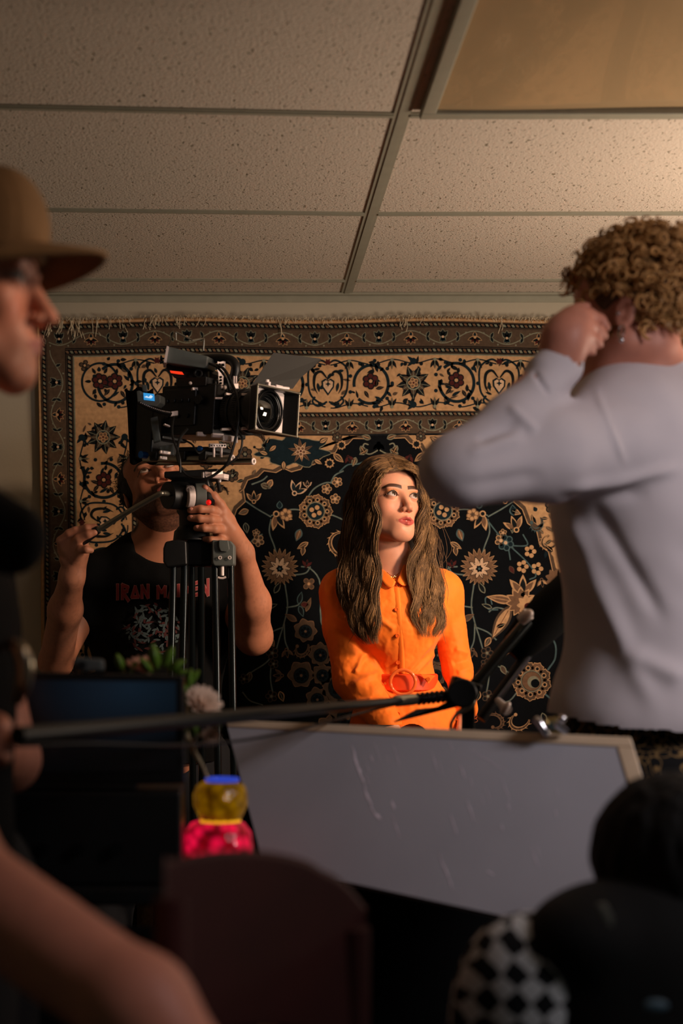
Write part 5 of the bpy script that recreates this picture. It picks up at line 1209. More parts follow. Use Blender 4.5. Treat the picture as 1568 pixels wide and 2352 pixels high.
# cables
def cable(pts, r=.0028, m='black'): b = MB(); b.tube(spline(pts, 50), r, 8); b.build('cable', M[m], cine)
cable([W(498, 838, 3.25), W(516, 850, 3.22), W(532, 880, 3.21), W(545, 915, 3.2), W(548, 960, 3.19), W(540, 1010, 3.19), W(524, 1060, 3.19), W(500, 1085, 3.2), W(470, 1100, 3.2), W(430, 1092, 3.21), W(408, 1055, 3.21), W(412, 1010, 3.22), W(430, 985, 3.24)], .0034)
cable([W(475, 832, 3.28), W(500, 845, 3.24), W(520, 870, 3.24), W(528, 900, 3.25)], .003)
cable([W(420, 1010, 3.23), W(440, 1020, 3.22), W(455, 1040, 3.22), W(470, 1032, 3.24)], .0022)
cable([W(400, 950, 3.24), W(396, 1000, 3.22), W(412, 1050, 3.2), W(414, 1085, 3.2)], .0026)
cable([W(545, 990, 3.2), W(556, 1010, 3.2), W(548, 1045, 3.2), W(520, 1070, 3.2)], .0026)
# ---- tripod
tri = thing('tripod', (W(455, 0, 3.38)[0], 3.38, 0), 'tall black twin-tube tripod with fluid head, silver fittings and long pan handle', 'tripod')
TCx, TCy = W(452, 0, 3.38)[:2]
b = MB(); z0 = W(0, 1072, 3.33)[2]; cc = W(440, 1120, 3.38)
b.prism([W(x_, y_, 3.30) for x_, y_ in ((376, 1083), (500, 1076), (500, 1094), (376, 1098))], (.03, .10, 0)); b.build('camera_plate', M['black'], tri, smooth=False, bevel=.003)
b = MB(); b.prism([W(x_, y_, 3.25) for x_, y_ in ((470, 1083), (516, 1088), (515, 1098), (470, 1094))], (.01, .02, 0)); b.prism([W(x_, y_, 3.235) for x_, y_ in ((472, 1094), (515, 1099), (515, 1101), (472, 1096))], (.01, .02, 0)); b.tube([W(504, 1098, 3.25), W(504, 1108, 3.25)], .004); b.build('plate_lock', M['silver'], tri, smooth=False, bevel=.001)
# fluid-head drums, axis sideways
def drum(x0, x1, y, r, d0, d1, m, nm, rr=None): b = MB(); b.cyl(W(x0, y, d0), W(x1, y, d1), r, rr, n=40); return b.build(nm, m, tri, bevel=.002)
drum(384, 424, 1138, .032, 3.31, 3.34, M['black'], 'drag_drum', .034); drum(424, 432, 1138, .030, 3.34, 3.345, M['blackg'], 'drag_drum'); drum(428, 443, 1140, .0255, 3.31, 3.315, M['silver'], 'drag_dial'); drum(446, 470, 1140, .031, 3.345, 3.35, M['grey'], 'drag_drum')
drum(470, 488, 1142, .026, 3.345, 3.35, M['black'], 'drag_drum')
b = MB(); b.prism([W(x_, y_, 3.34) for x_, y_ in ((392, 1100), (478, 1096), (484, 1120), (482, 1168), (392, 1166), (384, 1130))], (.01, .08, 0)); b.build('head_body', M['black'], tri, smooth=False, bevel=.006)
b = MB(); b.ring(W(435, 1124, 3.295), (0, 1, 0), .0060, .0022, 24, 8, sq=1); b.build('spirit_level', M['silver'], tri)
b = MB(); b.ball(W(479, 1154, 3.31), .0065, 12); b.build('red_button', mat('red_lit_button', (200, 25, 25), .3, emit=(255, 20, 15), estr=.5), tri)
b = MB(); b.tube([W(500, 1105, 3.28), W(504, 1130, 3.27)], .0045, 10); b.build('tilt_lock', M['black'], tri)
zz1 = W(0, 1168, 3.38)[2]; zz2 = W(0, 1242, 3.38)[2]
b = MB(); b.lathe([TCx-.012, TCy, zz2], [(.001, 0), (.045, 0), (.042, .022), (.030, .035), (.030, .060), (.036, .068), (.036, zz1-zz2), (.001, zz1-zz2)]); b.build('bowl_mount', M['black'], tri)
b = MB(); b.tube(spline([W(388, 1135, 3.30), W(374, 1133, 3.28), W(362, 1137, 3.275), W(300, 1172, 3.30), W(240, 1208, 3.325), W(222, 1219, 3.33)], 40), .0062, 14); ph = b.build('pan_handle', M['rod'], tri)
b = MB(); b.tube([W(226, 1216, 3.33), W(212, 1224, 3.335), W(195, 1238, 3.345), W(180, 1248, 3.352)], [.0095, .0125, .0120, .0110], 14); b.build('handle_grip', M['black'], ph)
# spider castings
def casting(pts, d, m, nm): b = MB(); b.prism([W(x_, y_, d) for x_, y_ in pts], (.004, .05, 0)); return b.build(nm, m, tri, smooth=False, bevel=.005)
casting([(379, 1244), (408, 1238), (428, 1242), (430, 1298), (382, 1304), (374, 1290), (374, 1260)], 3.32, M['black'], 'leg_casting'); casting([(428, 1240), (486, 1240), (486, 1300), (430, 1300)], 3.36, M['black'], 'leg_casting')
cg = casting([(486, 1240), (530, 1242), (538, 1252), (538, 1296), (532, 1300), (491, 1300), (487, 1292)], 3.31, M['grey'], 'leg_casting')
b = MB(); b.prism([W(x_, y_, 3.302) for x_, y_ in ((502, 1240), (524, 1241), (527, 1262), (520, 1268), (506, 1266), (502, 1256))], (0, .012, 0)); b.build('leg_latch', M['grey'], cg, smooth=False, bevel=.002)
for x_ in (505, 527): b = MB(); b.ring(W(x_, 1281, 3.305), (0, 1, 0), .0034, .0012, 18, 6); b.build('casting_screw', M['silver'], cg)
b = MB(); b.tube([W(510, 1300, 3.32), W(510, 1322, 3.32)], .0045, 10); b.tube([W(500, 1326, 3.32), W(505, 1328, 3.32), W(512, 1328, 3.32), W(519, 1325, 3.32)], .0025, 8); b.build('tie_hook', M['silver'], tri)
def leg(x0, x1, d0, spread, name='leg'):
    a = W(x0, 1296, d0); c = W(x1, 1296, d0); o = np.array(spread); lg = MB()
    for q in (a, c): lg.cyl(q, [q[0]+o[0], q[1]+o[1], .055], .0085, .0085, 16)
    L = lg.build('leg', M['carbon'], tri)
    m = MB(); mid = (a+c)/2; t = .52; p = mid+(np.array([mid[0]+o[0], mid[1]+o[1], .055])-mid)*t; m.box(p, (abs(c[0]-a[0])+.03, .035, .05)); m.build('leg_brace', M['black'], L, bevel=.004)
    m = MB(); e = np.array([mid[0]+o[0], mid[1]+o[1], .03]); m.box(e, (abs(c[0]-a[0])+.03, .045, .06)); m.build('leg_foot', M['black'], L, bevel=.01)
leg(494, 530, 3.33, (.02, -.16)); leg(398, 424, 3.34, (-.03, -.10)); leg(440, 462, 3.44, (.0, .22))
# ================================================================== the person in the pale shirt (right)
D2 = 2.25
rp = thing('person', (W(1500, 0, 2.33)[0], 2.33, 0), 'person with curly fair hair and pale shirt seen from behind, hand raised to the ear', 'person')
RH = xf(W(1452, 728, 2.31), Rz(-125) @ Ry(0) @ Rx(4), 1.04)
P = head(RH, male=.6, nose=1.1)
P += [cap(_tp(RH, (0, .015, -.05)), W(1480, 900, 2.34), .056, .062, k=.02), cap(W(1480, 880, 2.34), W(1490, 960, 2.34), .062, .10, k=.04)]
sh = W(1410, 1000, 2.28); el = W(1045, 1078, 2.13); wr = W(1285, 838, 2.19)
P += [cap(W(1420, 985, 2.30), W(1620, 985, 2.42), .07, .07, k=.05), ell(W(1500, 1150, 2.34), (.15, .11, .20), k=.06), cap(W(1500, 1250, 2.34), W(1510, 1640, 2.36), .125, .13, k=.05),
      cap(sh, el, .060, .040, k=.03), cap(el, wr, .040, .027, k=.02)]
hb = W(1515, 1700, 2.38)
for s in (-1, 1):
    h0 = hb+[s*.08, 0, -.03]; kn = np.array([h0[0]+s*.02, 2.40, .50]); an = np.array([h0[0]+s*.03, 2.44, .09])
    P += [cap(h0, kn, .085, .055, k=.03), cap(kn, an, .052, .036, k=.02), cap(an, an+[-.06, .15, -.055], .036, .026, k=.02)]
# far arm folds in front of the chest, out of sight
P += [cap(W(1620, 985, 2.42), W(1610, 1330, 2.55), .055, .045, k=.03), cap(W(1610, 1330, 2.55), W(1480, 1250, 2.62), .042, .028, k=.02)]
P += [cap(wr, W(1298, 772, 2.185), .027, .034, k=.02), cap(W(1296, 790, 2.185), W(1322, 738, 2.19), .034, .026, k=.02)]
P += chain([W(1318, 732, 2.185), W(1350, 722, 2.20), W(1378, 735, 2.215), W(1392, 752, 2.215)], [.0125, .0105, .009, .0075], .005)
P += chain([W(1318, 752, 2.18), W(1350, 748, 2.185), W(1374, 758, 2.20), W(1386, 772, 2.205)], [.0125, .0105, .009, .0075], .005)
P += chain([W(1316, 774, 2.18), W(1346, 772, 2.18), W(1366, 782, 2.195), W(1376, 792, 2.20)], [.012, .010, .009, .0072], .005)
P += chain([W(1312, 792, 2.18), W(1336, 794, 2.18), W(1352, 802, 2.19), W(1360, 810, 2.20)], [.011, .009, .008, .0065], .005)
P += chain([W(1290, 775, 2.20), W(1300, 735, 2.22), W(1325, 712, 2.23), W(1346, 705, 2.235)], [.016, .012, .0105, .008], .005)
def rcol(Pt): return face_col(Pt, RH, (196, 130, 108), (150, 80, 74), 1.0, (110, 75, 45))
sculpt('body', P, [((.40, 2.02, .9), (1.02, 2.62, 1.96), .0040), ((.25, 1.95, -.02), (1.02, 2.7, .91), .008), ((.22, 2.0, 1.3), (.41, 2.3, 1.75), .004)], M['skin'], rp, col=rcol)
eyes(rp, RH, 0, 0)
T = [cap(W(1425, 972, 2.30), W(1620, 975, 2.42), .082, .08, k=.06), ell(W(1500, 1120, 2.34), (.165, .125, .22), k=.06),
     cap(W(1500, 1200, 2.34), W(1512, 1600, 2.36), .143, .152, k=.06), ell(W(1515, 1640, 2.36), (.175, .15, .12), k=.06),
     cap(W(1440, 1010, 2.28), W(1260, 1042, 2.19), .090, .074, k=.05), cap(W(1260, 1042, 2.19), W(1058, 1082, 2.12), .072, .050, k=.03), ell(W(1042, 1082, 2.125), (.052, .052, .046), k=.03),
     cap(W(1056, 1074, 2.13), W(1168, 972, 2.155), .048, .043, k=.02), cap(W(1168, 972, 2.155), W(1272, 860, 2.185), .043, .036, k=.02), cap(W(1255, 862, 2.185), W(1284, 838, 2.19), .038, .039, k=.004),
     cap(W(1610, 985, 2.42), W(1610, 1330, 2.55), .07, .06, k=.03), cap(W(1610, 1330, 2.55), W(1490, 1250, 2.62), .055, .045, k=.03),
     cap(W(1478, 860, 2.34), W(1486, 900, 2.35), .070, .080, k=.02),
     cap(_tp(RH, (0, .0, -.04)), W(1482, 905, 2.34), .060, .062, k=.006, op=-1), plane(W(1290, 832, 2.19), (.55, .0, .83)) if False else ell((0, 0, -9), .1, op=-1)]
def rdisp(V):
    x, y, z = V.T; px = 541+F*x/y; py = 1498-F*(z-CZ)/y; d = .004*vnoise(V, 9, 5)+.0018*vnoise(V, 26, 6)
    def ridge(a, b2, wd, amp):
        a = np.array(a, float); b2 = np.array(b2, float); dd = b2-a; t = np.clip(((px-a[0])*dd[0]+(py-a[1])*dd[1])/(dd@dd), -.1, 1.1)
        return amp*np.exp(-(np.hypot(px-a[0]-t*dd[0], py-a[1]-t*dd[1])/wd)**2)*ss(t, -.1, .2)*ss(1.1-t, 0, .3)
    fr = y < 2.4
    for a, b2, wd, amp in (((1300, 1170), (1450, 1500), 22, .009), ((1450, 1500), (1568, 1560), 24, .008), ((1360, 1160), (1520, 1420), 20, -.007), ((1330, 1300), (1500, 1620), 24, .006), ((1300, 1130), (1560, 1075), 16, .008), ((1290, 1150), (1480, 1130), 18, -.006),
                        ((1370, 895), (1430, 1060), 8, .004), ((1080, 1040), (1200, 1000), 18, .006), ((1100, 1010), (1190, 975), 12, -.005), ((1170, 930), (1230, 990), 10, .005), ((1060, 1120), (1240, 1090), 20, -.005), ((1225, 850), (1262, 905), 5, -.006)):
        d = d+ridge(a, b2, wd, amp)*fr
    return d
hz = W(0, 1632, 2.25)[2]
sculpt('shirt', T, [((.17, 1.98, hz-.06), (1.02, 2.72, 1.72), .0045)], M['shirt'], rp, disp=rdisp, keep=lambda V: (V[:, 2] > hz-.045*ss(V[:, 0], .50, .72)+.012*np.sin(V[:, 0]*20)) & ~((V[:, 0]*.55+(V[:, 2]-0)*.83 > W(1292, 826, 2.19)[0]*.55+W(1292, 826, 2.19)[2]*.83) & (V[:, 0] < W(1325, 0, 2.2)[0]) & (V[:, 2] > W(0, 885, 2.19)[2])))
def roll(name, pts, r, m, parent): b = MB(); b.tube(spline(pts, 40), r, 10); return b.build(name, m, parent)
sheet('collar', [[W(1432, 868, 2.29), W(1440, 845, 2.285), W(1436, 892, 2.268)], [W(1470, 858, 2.265), W(1478, 828, 2.262), W(1475, 900, 2.242)], [W(1530, 858, 2.262), W(1535, 824, 2.262), W(1535, 895, 2.238)], [W(1590, 868, 2.29), W(1590, 838, 2.29), W(1605, 905, 2.27)]], M['shirt'], rp, th=.003)
b = MB(); ep = _tp(RH, (.084, .010, -.040)); b.ring(ep, (1, .2, 0), .009, .0016, 24, 8); b.ball(ep-[0, 0, .014], .0045, 12); b.ball(_tp(RH, (.083, .006, -.012)), .003, 10); b.build('earring', M['chrome'], rp)
tm = mat('dark_patterned_cotton', (18, 17, 18), .9, var=.1)
nt = tm.node_tree; N = nt.nodes; L = nt.links; tc = N.new('ShaderNodeTexCoord'); vo = N.new('ShaderNodeTexVoronoi'); vo.feature = 'DISTANCE_TO_EDGE'; vo.inputs['Scale'].default_value = 16; nz = N.new('ShaderNodeTexNoise'); nz.inputs['Scale'].default_value = 9
av = N.new('ShaderNodeVectorMath'); L.new(tc.outputs['Object'], nz.inputs[0]); L.new(tc.outputs['Object'], av.inputs[0]); L.new(nz.outputs['Color'], av.inputs[1]); L.new(av.outputs[0], vo.inputs[0])
r = N.new('ShaderNodeValToRGB'); r.color_ramp.elements[0].position = .03; r.color_ramp.elements[0].color = (*lin((150, 118, 74)), 1); r.color_ramp.elements[1].position = .06; r.color_ramp.elements[1].color = (*lin((14, 14, 15)), 1)
L.new(vo.outputs[0], r.inputs[0]); L.new(r.outputs[0], N['Principled BSDF'].inputs['Base Color'])
tr = [ell(hb, (.165, .135, .13), k=.06), cap(W(1508, 1655, 2.37), W(1515, 1700, 2.38), .132, .14, k=.05)]
for s in (-1, 1):
    h0 = hb+[s*.08, 0, -.03]; kn = np.array([h0[0]+s*.02, 2.40, .50]); an = np.array([h0[0]+s*.03, 2.44, .12]); tr += [cap(h0, kn, .105, .08, k=.03), cap(kn, an, .08, .07, k=.02)]
sculpt('trousers', tr, [((.3, 2.1, .08), (1.05, 2.75, 1.115), .008)], tm, rp)
# curls
curves = []; cols = []; rg = np.random.RandomState(11)
for i in range(1500):
    v = rg.normal(size=3); v /= np.linalg.norm(v)
    if v[1] < -.50 and v[2] < .35: continue
    if v[2] < -.72: continue
    if abs(v[0]) > .72 and v[2] < -.10 and v[1] < .25: continue
    p = v*[.072, .088, .080]+[0, .014, .036]; out = v+rg.normal(size=3)*.3+[0, 0, -.1]; out /= np.linalg.norm(out); a = np.cross(out, rg.normal(size=3)); a /= np.linalg.norm(a); c = np.cross(out, a)
    L = rg.uniform(.022, .050)*(1 if v[2] > -.3 else .6); rr = rg.uniform(.0045, .0085); tn = rg.uniform(1.6, 3.0); t = np.linspace(0, 1, 30); ph = rg.uniform(0, 6)
    pts = p+np.outer(t*L, out)+np.outer(rr*ss(t, 0, .3)*np.cos(tn*6.28*t+ph), a)+np.outer(rr*ss(t, 0, .3)*np.sin(tn*6.28*t+ph), c)+np.outer(-.012*t*t, [0, 0, 1])
    for q in range(2):
        curves.append((pts+rg.normal(size=3)*.0015) @ RH[:3, :3].T+RH[:3, 3]); g = rg.rand(); cols.append(lin((138+74*g, 100+60*g, 56+44*g)))
strands_mesh('hair', curves, rp, cols, rad=.0015, n=4)
hc = [ell((0, .020, .040), (.083, .098, .086), k=.01, Mx=RH), ell((0, -.075, -.03), (.085, .075, .095), k=.008, op=-1, Mx=RH), ell((.085, .0, -.03), (.03, .045, .05), k=.006, op=-1, Mx=RH)]
sculpt('hair_base', hc, [bbox(hc, .004)], mat('fair_hair_mass', (92, 64, 36), .7, var=.3, vscale=80, bump=.6, bscale=200), rp)

# ================================================================== the person in the cap (left edge)
lp = thing('person', (W(-160, 0, 1.66)[0], 1.66, 0), 'out-of-focus person in profile with a tan baseball cap and black T-shirt at the left edge', 'person')
LH = xf(W(-100, 655, 1.64), Rz(84) @ Rx(2), 1.04)
P = head(LH, male=1, nose=1.25)
P += [cap(_tp(LH, (0, .015, -.06)), W(-190, 960, 1.66), .060, .062, k=.02), cap(W(-190, 930, 1.66), W(-190, 1010, 1.66), .062, .09, k=.04)]
shN = W(-150, 1085, 1.49); elN = W(-95, 1960, 1.17)+np.array([0, 0, .0]); wrN = W(420, 2420, 1.06)
elN = np.array([-.25, 1.26, 1.0]); 
P += [cap(np.array([-.37, 1.49, 1.38]), np.array([-.37, 1.83, 1.38]), .06, .06, k=.05), ell((-.385, 1.66, 1.25), (.10, .16, .19), k=.06), cap((-.39, 1.66, 1.2), (-.39, 1.66, .95), .115, .12, k=.05),
      cap((-.37, 1.47, 1.37), elN, .052, .043, k=.03), cap(elN, np.array([-.075, 1.10, .925]), .046, .040, k=.02), cap(np.array([-.075, 1.10, .925]), np.array([.03, 1.02, .82]), .040, .027, k=.02)]
P += simple_hand(np.array([.03, 1.02, .82]), (.7, -.3, -.65), (.3, -.9, .3), 1, 28)
# other arm: bent forward to the boom pole
wl = W(-64, 1710, 1.63); eL = np.array([-.30, 1.86, 1.06])
P += [cap((-.37, 1.83, 1.37), eL, .052, .042, k=.03), cap(eL, wl, .042, .028, k=.02)]
pg = W(-8, 1692, 1.59)
P += [cap(wl, W(-26, 1710, 1.62), .027, .024, k=.015)]
for i, (dx, dz) in enumerate(((0, .012), (.0, -.004), (-.004, -.02))):
    P += chain([W(-20, 1710, 1.62)+[0, 0, dz], W(6, 1700, 1.605)+[0, 0, dz], W(12, 1694, 1.575)+[0, 0, dz], W(-6, 1694, 1.56)+[0, 0, dz]], [.011, .0095, .0085, .0075], .004)
P += chain([W(-30, 1700, 1.61)+[0, 0, .02], W(-14, 1678, 1.59)+[0, 0, .012], W(6, 1674, 1.575)+[0, 0, .008]], [.013, .011, .009], .004)
for s in (-1, 1):
    h0 = np.array([-.36, 1.66+s*.09, .90]); kn = np.array([-.33, 1.66+s*.11, .48]); an = np.array([-.37, 1.66+s*.12, .09])
    P += [cap(h0, kn, .09, .058, k=.03), cap(kn, an, .055, .038, k=.02), cap(an, an+[.17, 0, -.055], .038, .028, k=.02)]
def lcol(Pt): return face_col(Pt, LH, (205, 140, 115), (160, 86, 78), 1.4, (50, 34, 24), beard=None) if False else mixc(face_col(Pt, LH, (205, 140, 115), (165, 92, 82), 1.3, (50, 34, 24)), lin((120, 84, 64)), .5*ss(-local(Pt, LH)[:, 2], .055, .085)*(np.abs(local(Pt, LH)[:, 2]) < .13)*(np.abs(local(Pt, LH)[:, 0]) < .09))
sculpt('body', P, [((-.56, 1.40, 1.30), (-.14, 1.92, 1.80), .004), ((-.56, .85, -.02), (.14, 1.95, 1.31), .0065)], M['skin'], lp, col=lcol)
eyes(lp, LH, 0, 0)
# cap
capm = mat('tan_cap_cotton', (112, 86, 54), .9, bump=.3, bscale=300, var=.1)
cp = [ell((0, .010, .036), (.084, .102, .094), k=.012, Mx=LH), ell((0, -.050, .066), (.058, .050, .062), k=.03, Mx=LH), func(lambda x, y, z: .026+.10*(y+.08)*0-z, (0, 0, .02), .2, .004, 0, LH)]
cp[-1] = Prim(cp[-1].f, [-99]*3, [99]*3, .004, 0)
cp.append(ell((0, .012, .020), (.077, .095, .080), k=.004, op=-1, Mx=LH))
def cseam(V): l = local(V, LH); a = np.arctan2(l[:, 1]-.01, l[:, 0]); return -.0012*np.exp(-(np.abs(np.sin(a*3))/.04)**2)
cpo = sculpt('cap', cp, [bbox(cp, .003)], capm, lp, disp=cseam)
b = MB(); V = []; n1, n2 = 10, 24
for i in range(n1+1):
    for j in range(n2+1):
        a = -1.15+2.3*j/n2; r = .088+.078*(i/n1)*math.cos(a*1.02)**.5 if abs(a) < 1.5 else .088; x = .078*math.sin(a)/math.sin(1.15)*(1-.0*i); y = -.088*math.cos(a*.9)+.0-.080*(i/n1)*max(0, math.cos(a*1.30))
        V.append(_tp(LH, (x, y, (.040-.36*x*x/.078-.002*(i/n1)-.006*(i/n1)**2))))
b.add(V, [(i*(n2+1)+j, i*(n2+1)+j+1, (i+1)*(n2+1)+j+1, (i+1)*(n2+1)+j) for i in range(n1) for j in range(n2)]); o = b.build('brim', capm, cpo); q = o.modifiers.new('t', 'SOLIDIFY'); q.thickness = .005
T = [cap(np.array([-.385, 1.50, 1.375]), np.array([-.385, 1.82, 1.375]), .066, .066, k=.06), ell((-.385, 1.66, 1.25), (.118, .18, .20), k=.06), cap((-.39, 1.66, 1.2), (-.39, 1.66, .93), .128, .135, k=.05),
     cap((-.37, 1.47, 1.37), W(28, 1235, 1.46), .070, .036, k=.03), cap((-.37, 1.83, 1.37), (-.345, 1.84, 1.22), .072, .068, k=.03), cap(_tp(LH, (0, .015, -.05)), W(-185, 960, 1.66), .064, .070, k=.006, op=-1)]
sculpt('t_shirt', T, [((-.60, 1.28, .88), (-.10, 1.95, 1.50), .005)], M['blackc'], lp, disp=lambda V: .004*vnoise(V, 14, 8))
tr = []
for s in (-1, 1):
    h0 = np.array([-.36, 1.66+s*.08, .90]); kn = np.array([-.33, 1.66+s*.11, .48]); an = np.array([-.37, 1.66+s*.12, .12]); tr += [cap(h0, kn, .12, .085, k=.03), cap(kn, an, .085, .07, k=.02)]
sculpt('trousers', tr, [((-.60, 1.38, .06), (-.12, 1.95, 1.05), .009)], mat('black_trousers', (14, 14, 16), .9), lp)
b = MB(); pts = spline([W(22, 1478, 1.5), W(42, 1490, 1.49), W(56, 1525, 1.49), W(52, 1570, 1.49), W(38, 1612, 1.5)], 24); b.tube(pts, [.006+.004*math.sin(math.pi*i/23) for i in range(24)], 12); b.tube([W(22, 1478, 1.5), W(-30, 1500, 1.53)], .004); b.build('metal_clip', mat('aged_metal', (150, 140, 120), .25, metal=.9), lp)

# ================================================================== boom pole and stand in the middle
bs = thing('boom_stand', (W(1075, 0, 2.62)[0], 2.62, 0), 'black boom pole on a stand knuckle crossing in front of the orange dress', 'stand')
p0 = W(40, 1690, 1.55); p1 = W(905, 1612, 2.52)
b = MB(); b.tube([p0, p0+(p1-p0)*.5, p1], [.0105, .0098, .0080], 16); b.build('boom_pole', mat('matt_black_pole', (18, 22, 21), .5, spec=.4), bs)
b = MB(); b.tube([W(560, 1648, 2.01), W(700, 1634, 2.18), W(925, 1608, 2.54)], .0062, 12); b.build('pole_section', M['black'], bs)
b = MB(); b.tube([W(905, 1611, 2.52), W(912, 1610, 2.53), W(945, 1607, 2.55), W(957, 1606, 2.56)], [.0085, .0105, .0105, .009], 20); b.build('pole_collar', M['rod'], bs)
b = MB()
for i in range(9): b.cyl(W(957+i*11, 1606-i*1.2, 2.56), W(964+i*11, 1605-i*1.2, 2.56), .0115, n=20); b.cyl(W(964+i*11, 1605-i*1.2, 2.56), W(968+i*11, 1604.8-i*1.2, 2.56), .0095, n=20)
b.build('ribbed_grip', M['blackg'], bs, bevel=.001)
b = MB(); b.box(W(1062, 1592, 2.58), (.052, .045, .050), Ry(20)); b.cyl(W(1062, 1592, 2.53), W(1062, 1592, 2.62), .026, n=32); b.prism([W(x_, y_, 2.56) for x_, y_ in ((1010, 1625), (1050, 1600), (1066, 1620), (905, 1660), (960, 1630))], (0, .03, 0)); b.build('knuckle', M['black'], bs, bevel=.004)
b = MB(); b.tube(spline([W(1078, 1588, 2.56), W(1082, 1612, 2.54), W(1062, 1632, 2.54), W(1048, 1640, 2.54)], 16), [.006+.002*math.sin(i/3) for i in range(16)], 12); b.tube(spline([W(1048, 1640, 2.54), W(1035, 1665, 2.54), W(1042, 1690, 2.56)], 12), .003, 8); b.build('clamp_lever', M['rod'], bs)
b = MB(); b.tube([W(1092, 1572, 2.58), W(1150, 1500, 2.62), W(1210, 1430, 2.66)], [.0115, .0115, .012], 16); b.build('upper_tube', M['carbon'], bs)
b = MB(); b.tube([W(1172, 1500, 2.70), W(1186, 1486, 2.70), W(1222, 1450, 2.71), W(1262, 1410, 2.72), W(1345, 1330, 2.76)], [.020, .032, .041, .044, .044], 20); b.build('foam_sleeve', M['blackc'], bs)
b = MB(); b.tube([W(1196, 1425, 2.62), W(1214, 1410, 2.61)], [.010, .012], 16); b.ball(W(1209, 1413, 2.60), (.014, .010, .010), 14, R=Ry(-35)); b.build('knob', M['silver'], bs)
b = MB(); b.tube([W(1104, 1652, 2.66), W(1150, 1588, 2.67), W(1220, 1490, 2.70)], .0100, 14); b.build('brace_tube', M['black'], bs)
b = MB(); b.tube([W(1138, 1612, 2.64), W(1165, 1577, 2.645), W(1216, 1510, 2.66)], .0038, 12); b.build('tube_edge_glint', mat('blue_glint_metal', (160, 175, 200), .18, metal=.95), bs)  # thin bluish rod modelled in place of glancing light along the brace tube
b = MB(); b.tube([W(1142, 1608, 2.63), W(1165, 1632, 2.60)], [.006, .010], 14); b.ball(W(1160, 1626, 2.60), (.007, .007, .014), 14, R=Ry(40)); b.build('knob', M['silver'], bs)
cbs = W(1075, 1595, 2.62)
b = MB(); b.cyl(cbs-[0, 0, .01], [cbs[0], 2.62, .10], .0125, .016, 20); b.build('column', M['carbon'], bs)
for a in (20, 140, 260):
    b = MB(); e = np.array([cbs[0]+.19*math.cos(math.radians(a)), 2.62+.19*math.sin(math.radians(a)), .012]); b.tube([[cbs[0], 2.62, .30], [cbs[0]+.09*math.cos(math.radians(a)), 2.62+.09*math.sin(math.radians(a)), .17], e], .009, 12); b.build('leg', M['carbon'], bs)
cbm = MB(); cbm.tube(spline([W(40, 1712, 1.55), W(200, 1708, 1.68), W(400, 1712, 1.85), W(560, 1700, 2.0), W(700, 1672, 2.2), W(850, 1632, 2.48), W(930, 1614, 2.54)], 60), .0022, 8); cbm.build('cable', M['black'], bs)

# ================================================================== scuffed pale board held by clamps
q0, q1, q3 = W(518, 1654, 2.42), W(1448, 1694, 2.05), W(604, 1984, 2.18)
nrm = np.cross(q1-q0, q3-q0); nrm /= np.linalg.norm(nrm); nrm = -nrm if nrm[1] > 0 else nrm
def onboard(px, py, lift=0.0): d = W(px, py, 1.0)-np.array([0, 0, CZ]); o = np.array([0, 0, CZ]); t = nrm.dot(q0-o)/nrm.dot(d); return o+d*t+nrm*lift
q2 = onboard(1600, 2200)
def ease(u, v): return q0*(1-u)*(1-v)+q1*u*(1-v)+q2*u*v+q3*(1-u)*v
bdm = mat('scuffed_white_board', (168, 168, 178), .55, var=.06, vscale=5, bump=.08, bscale=60)
bd = thing('bounce_board', (q0+q1+q2+q3)/4*[1, 1, 0]+[0, 0, min(q2[2], q3[2])], 'large scuffed grey-white panel tilted across the middle foreground', 'board')
pb = MB(); pb.prism([q0, q1, q2, q3], -nrm*.010)
eb = MB()
def strip(u0, v0, u1, v1, u2, v2, u3, v3, m=eb): m.prism([ease(u0, v0)+nrm*.0025, ease(u1, v1)+nrm*.0025, ease(u2, v2)+nrm*.0025, ease(u3, v3)+nrm*.0025], -nrm*.0130)
strip(0, 0, 1, 0, 1, .055, 0, .055); strip(.965, .055, 1, .055, 1, 1, .965, 1); eb.build('edge_tape', mat('beige_edge_tape', (208, 184, 156), .6, var=.05), bd, smooth=False, bevel=.002)
b = pb; rg2 = random.Random(7)
SL = .0006
def scratch(x0, y0, x1, y1, wd_, nseg=9, jit=2.5, c=1):
    V = []
    for i in range(nseg+1):
        t = i/nseg; x = x0+(x1-x0)*t+rg2.uniform(-jit, jit); y = y0+(y1-y0)*t; w2 = wd_*(.35+.65*rg2.random())*math.sin(math.pi*(.08+.84*t))
        V += [onboard(x-w2, y, SL), onboard(x+w2, y, SL)]
    b.add(V, [(2*i, 2*i+1, 2*i+3, 2*i+2) for i in range(nseg)], c)
scratch(808, 1712, 836, 1800, 5); scratch(834, 1800, 862, 1875, 4); scratch(862, 1868, 874, 1882, 6, 3)
for i in range(34):
    x = rg2.uniform(760, 1300); y = rg2.uniform(1700, 2000); L = rg2.uniform(12, 60)
    if y > 1900+(x-800)*.2: continue
    scratch(x, y, x+L*.3, y+L, rg2.uniform(.6, 2.0), 5, 1)
scratch(1010, 1960, 1040, 2045, 2.5); scratch(1120, 2000, 1132, 2010, 6, 3); scratch(900, 1840, 905, 1860, 4, 3); scratch(1080, 1720, 1165, 1775, 1.4)
b.build('panel', [bdm, mat('pale_scuffs', (236, 226, 240), .7)], bd, smooth=False)
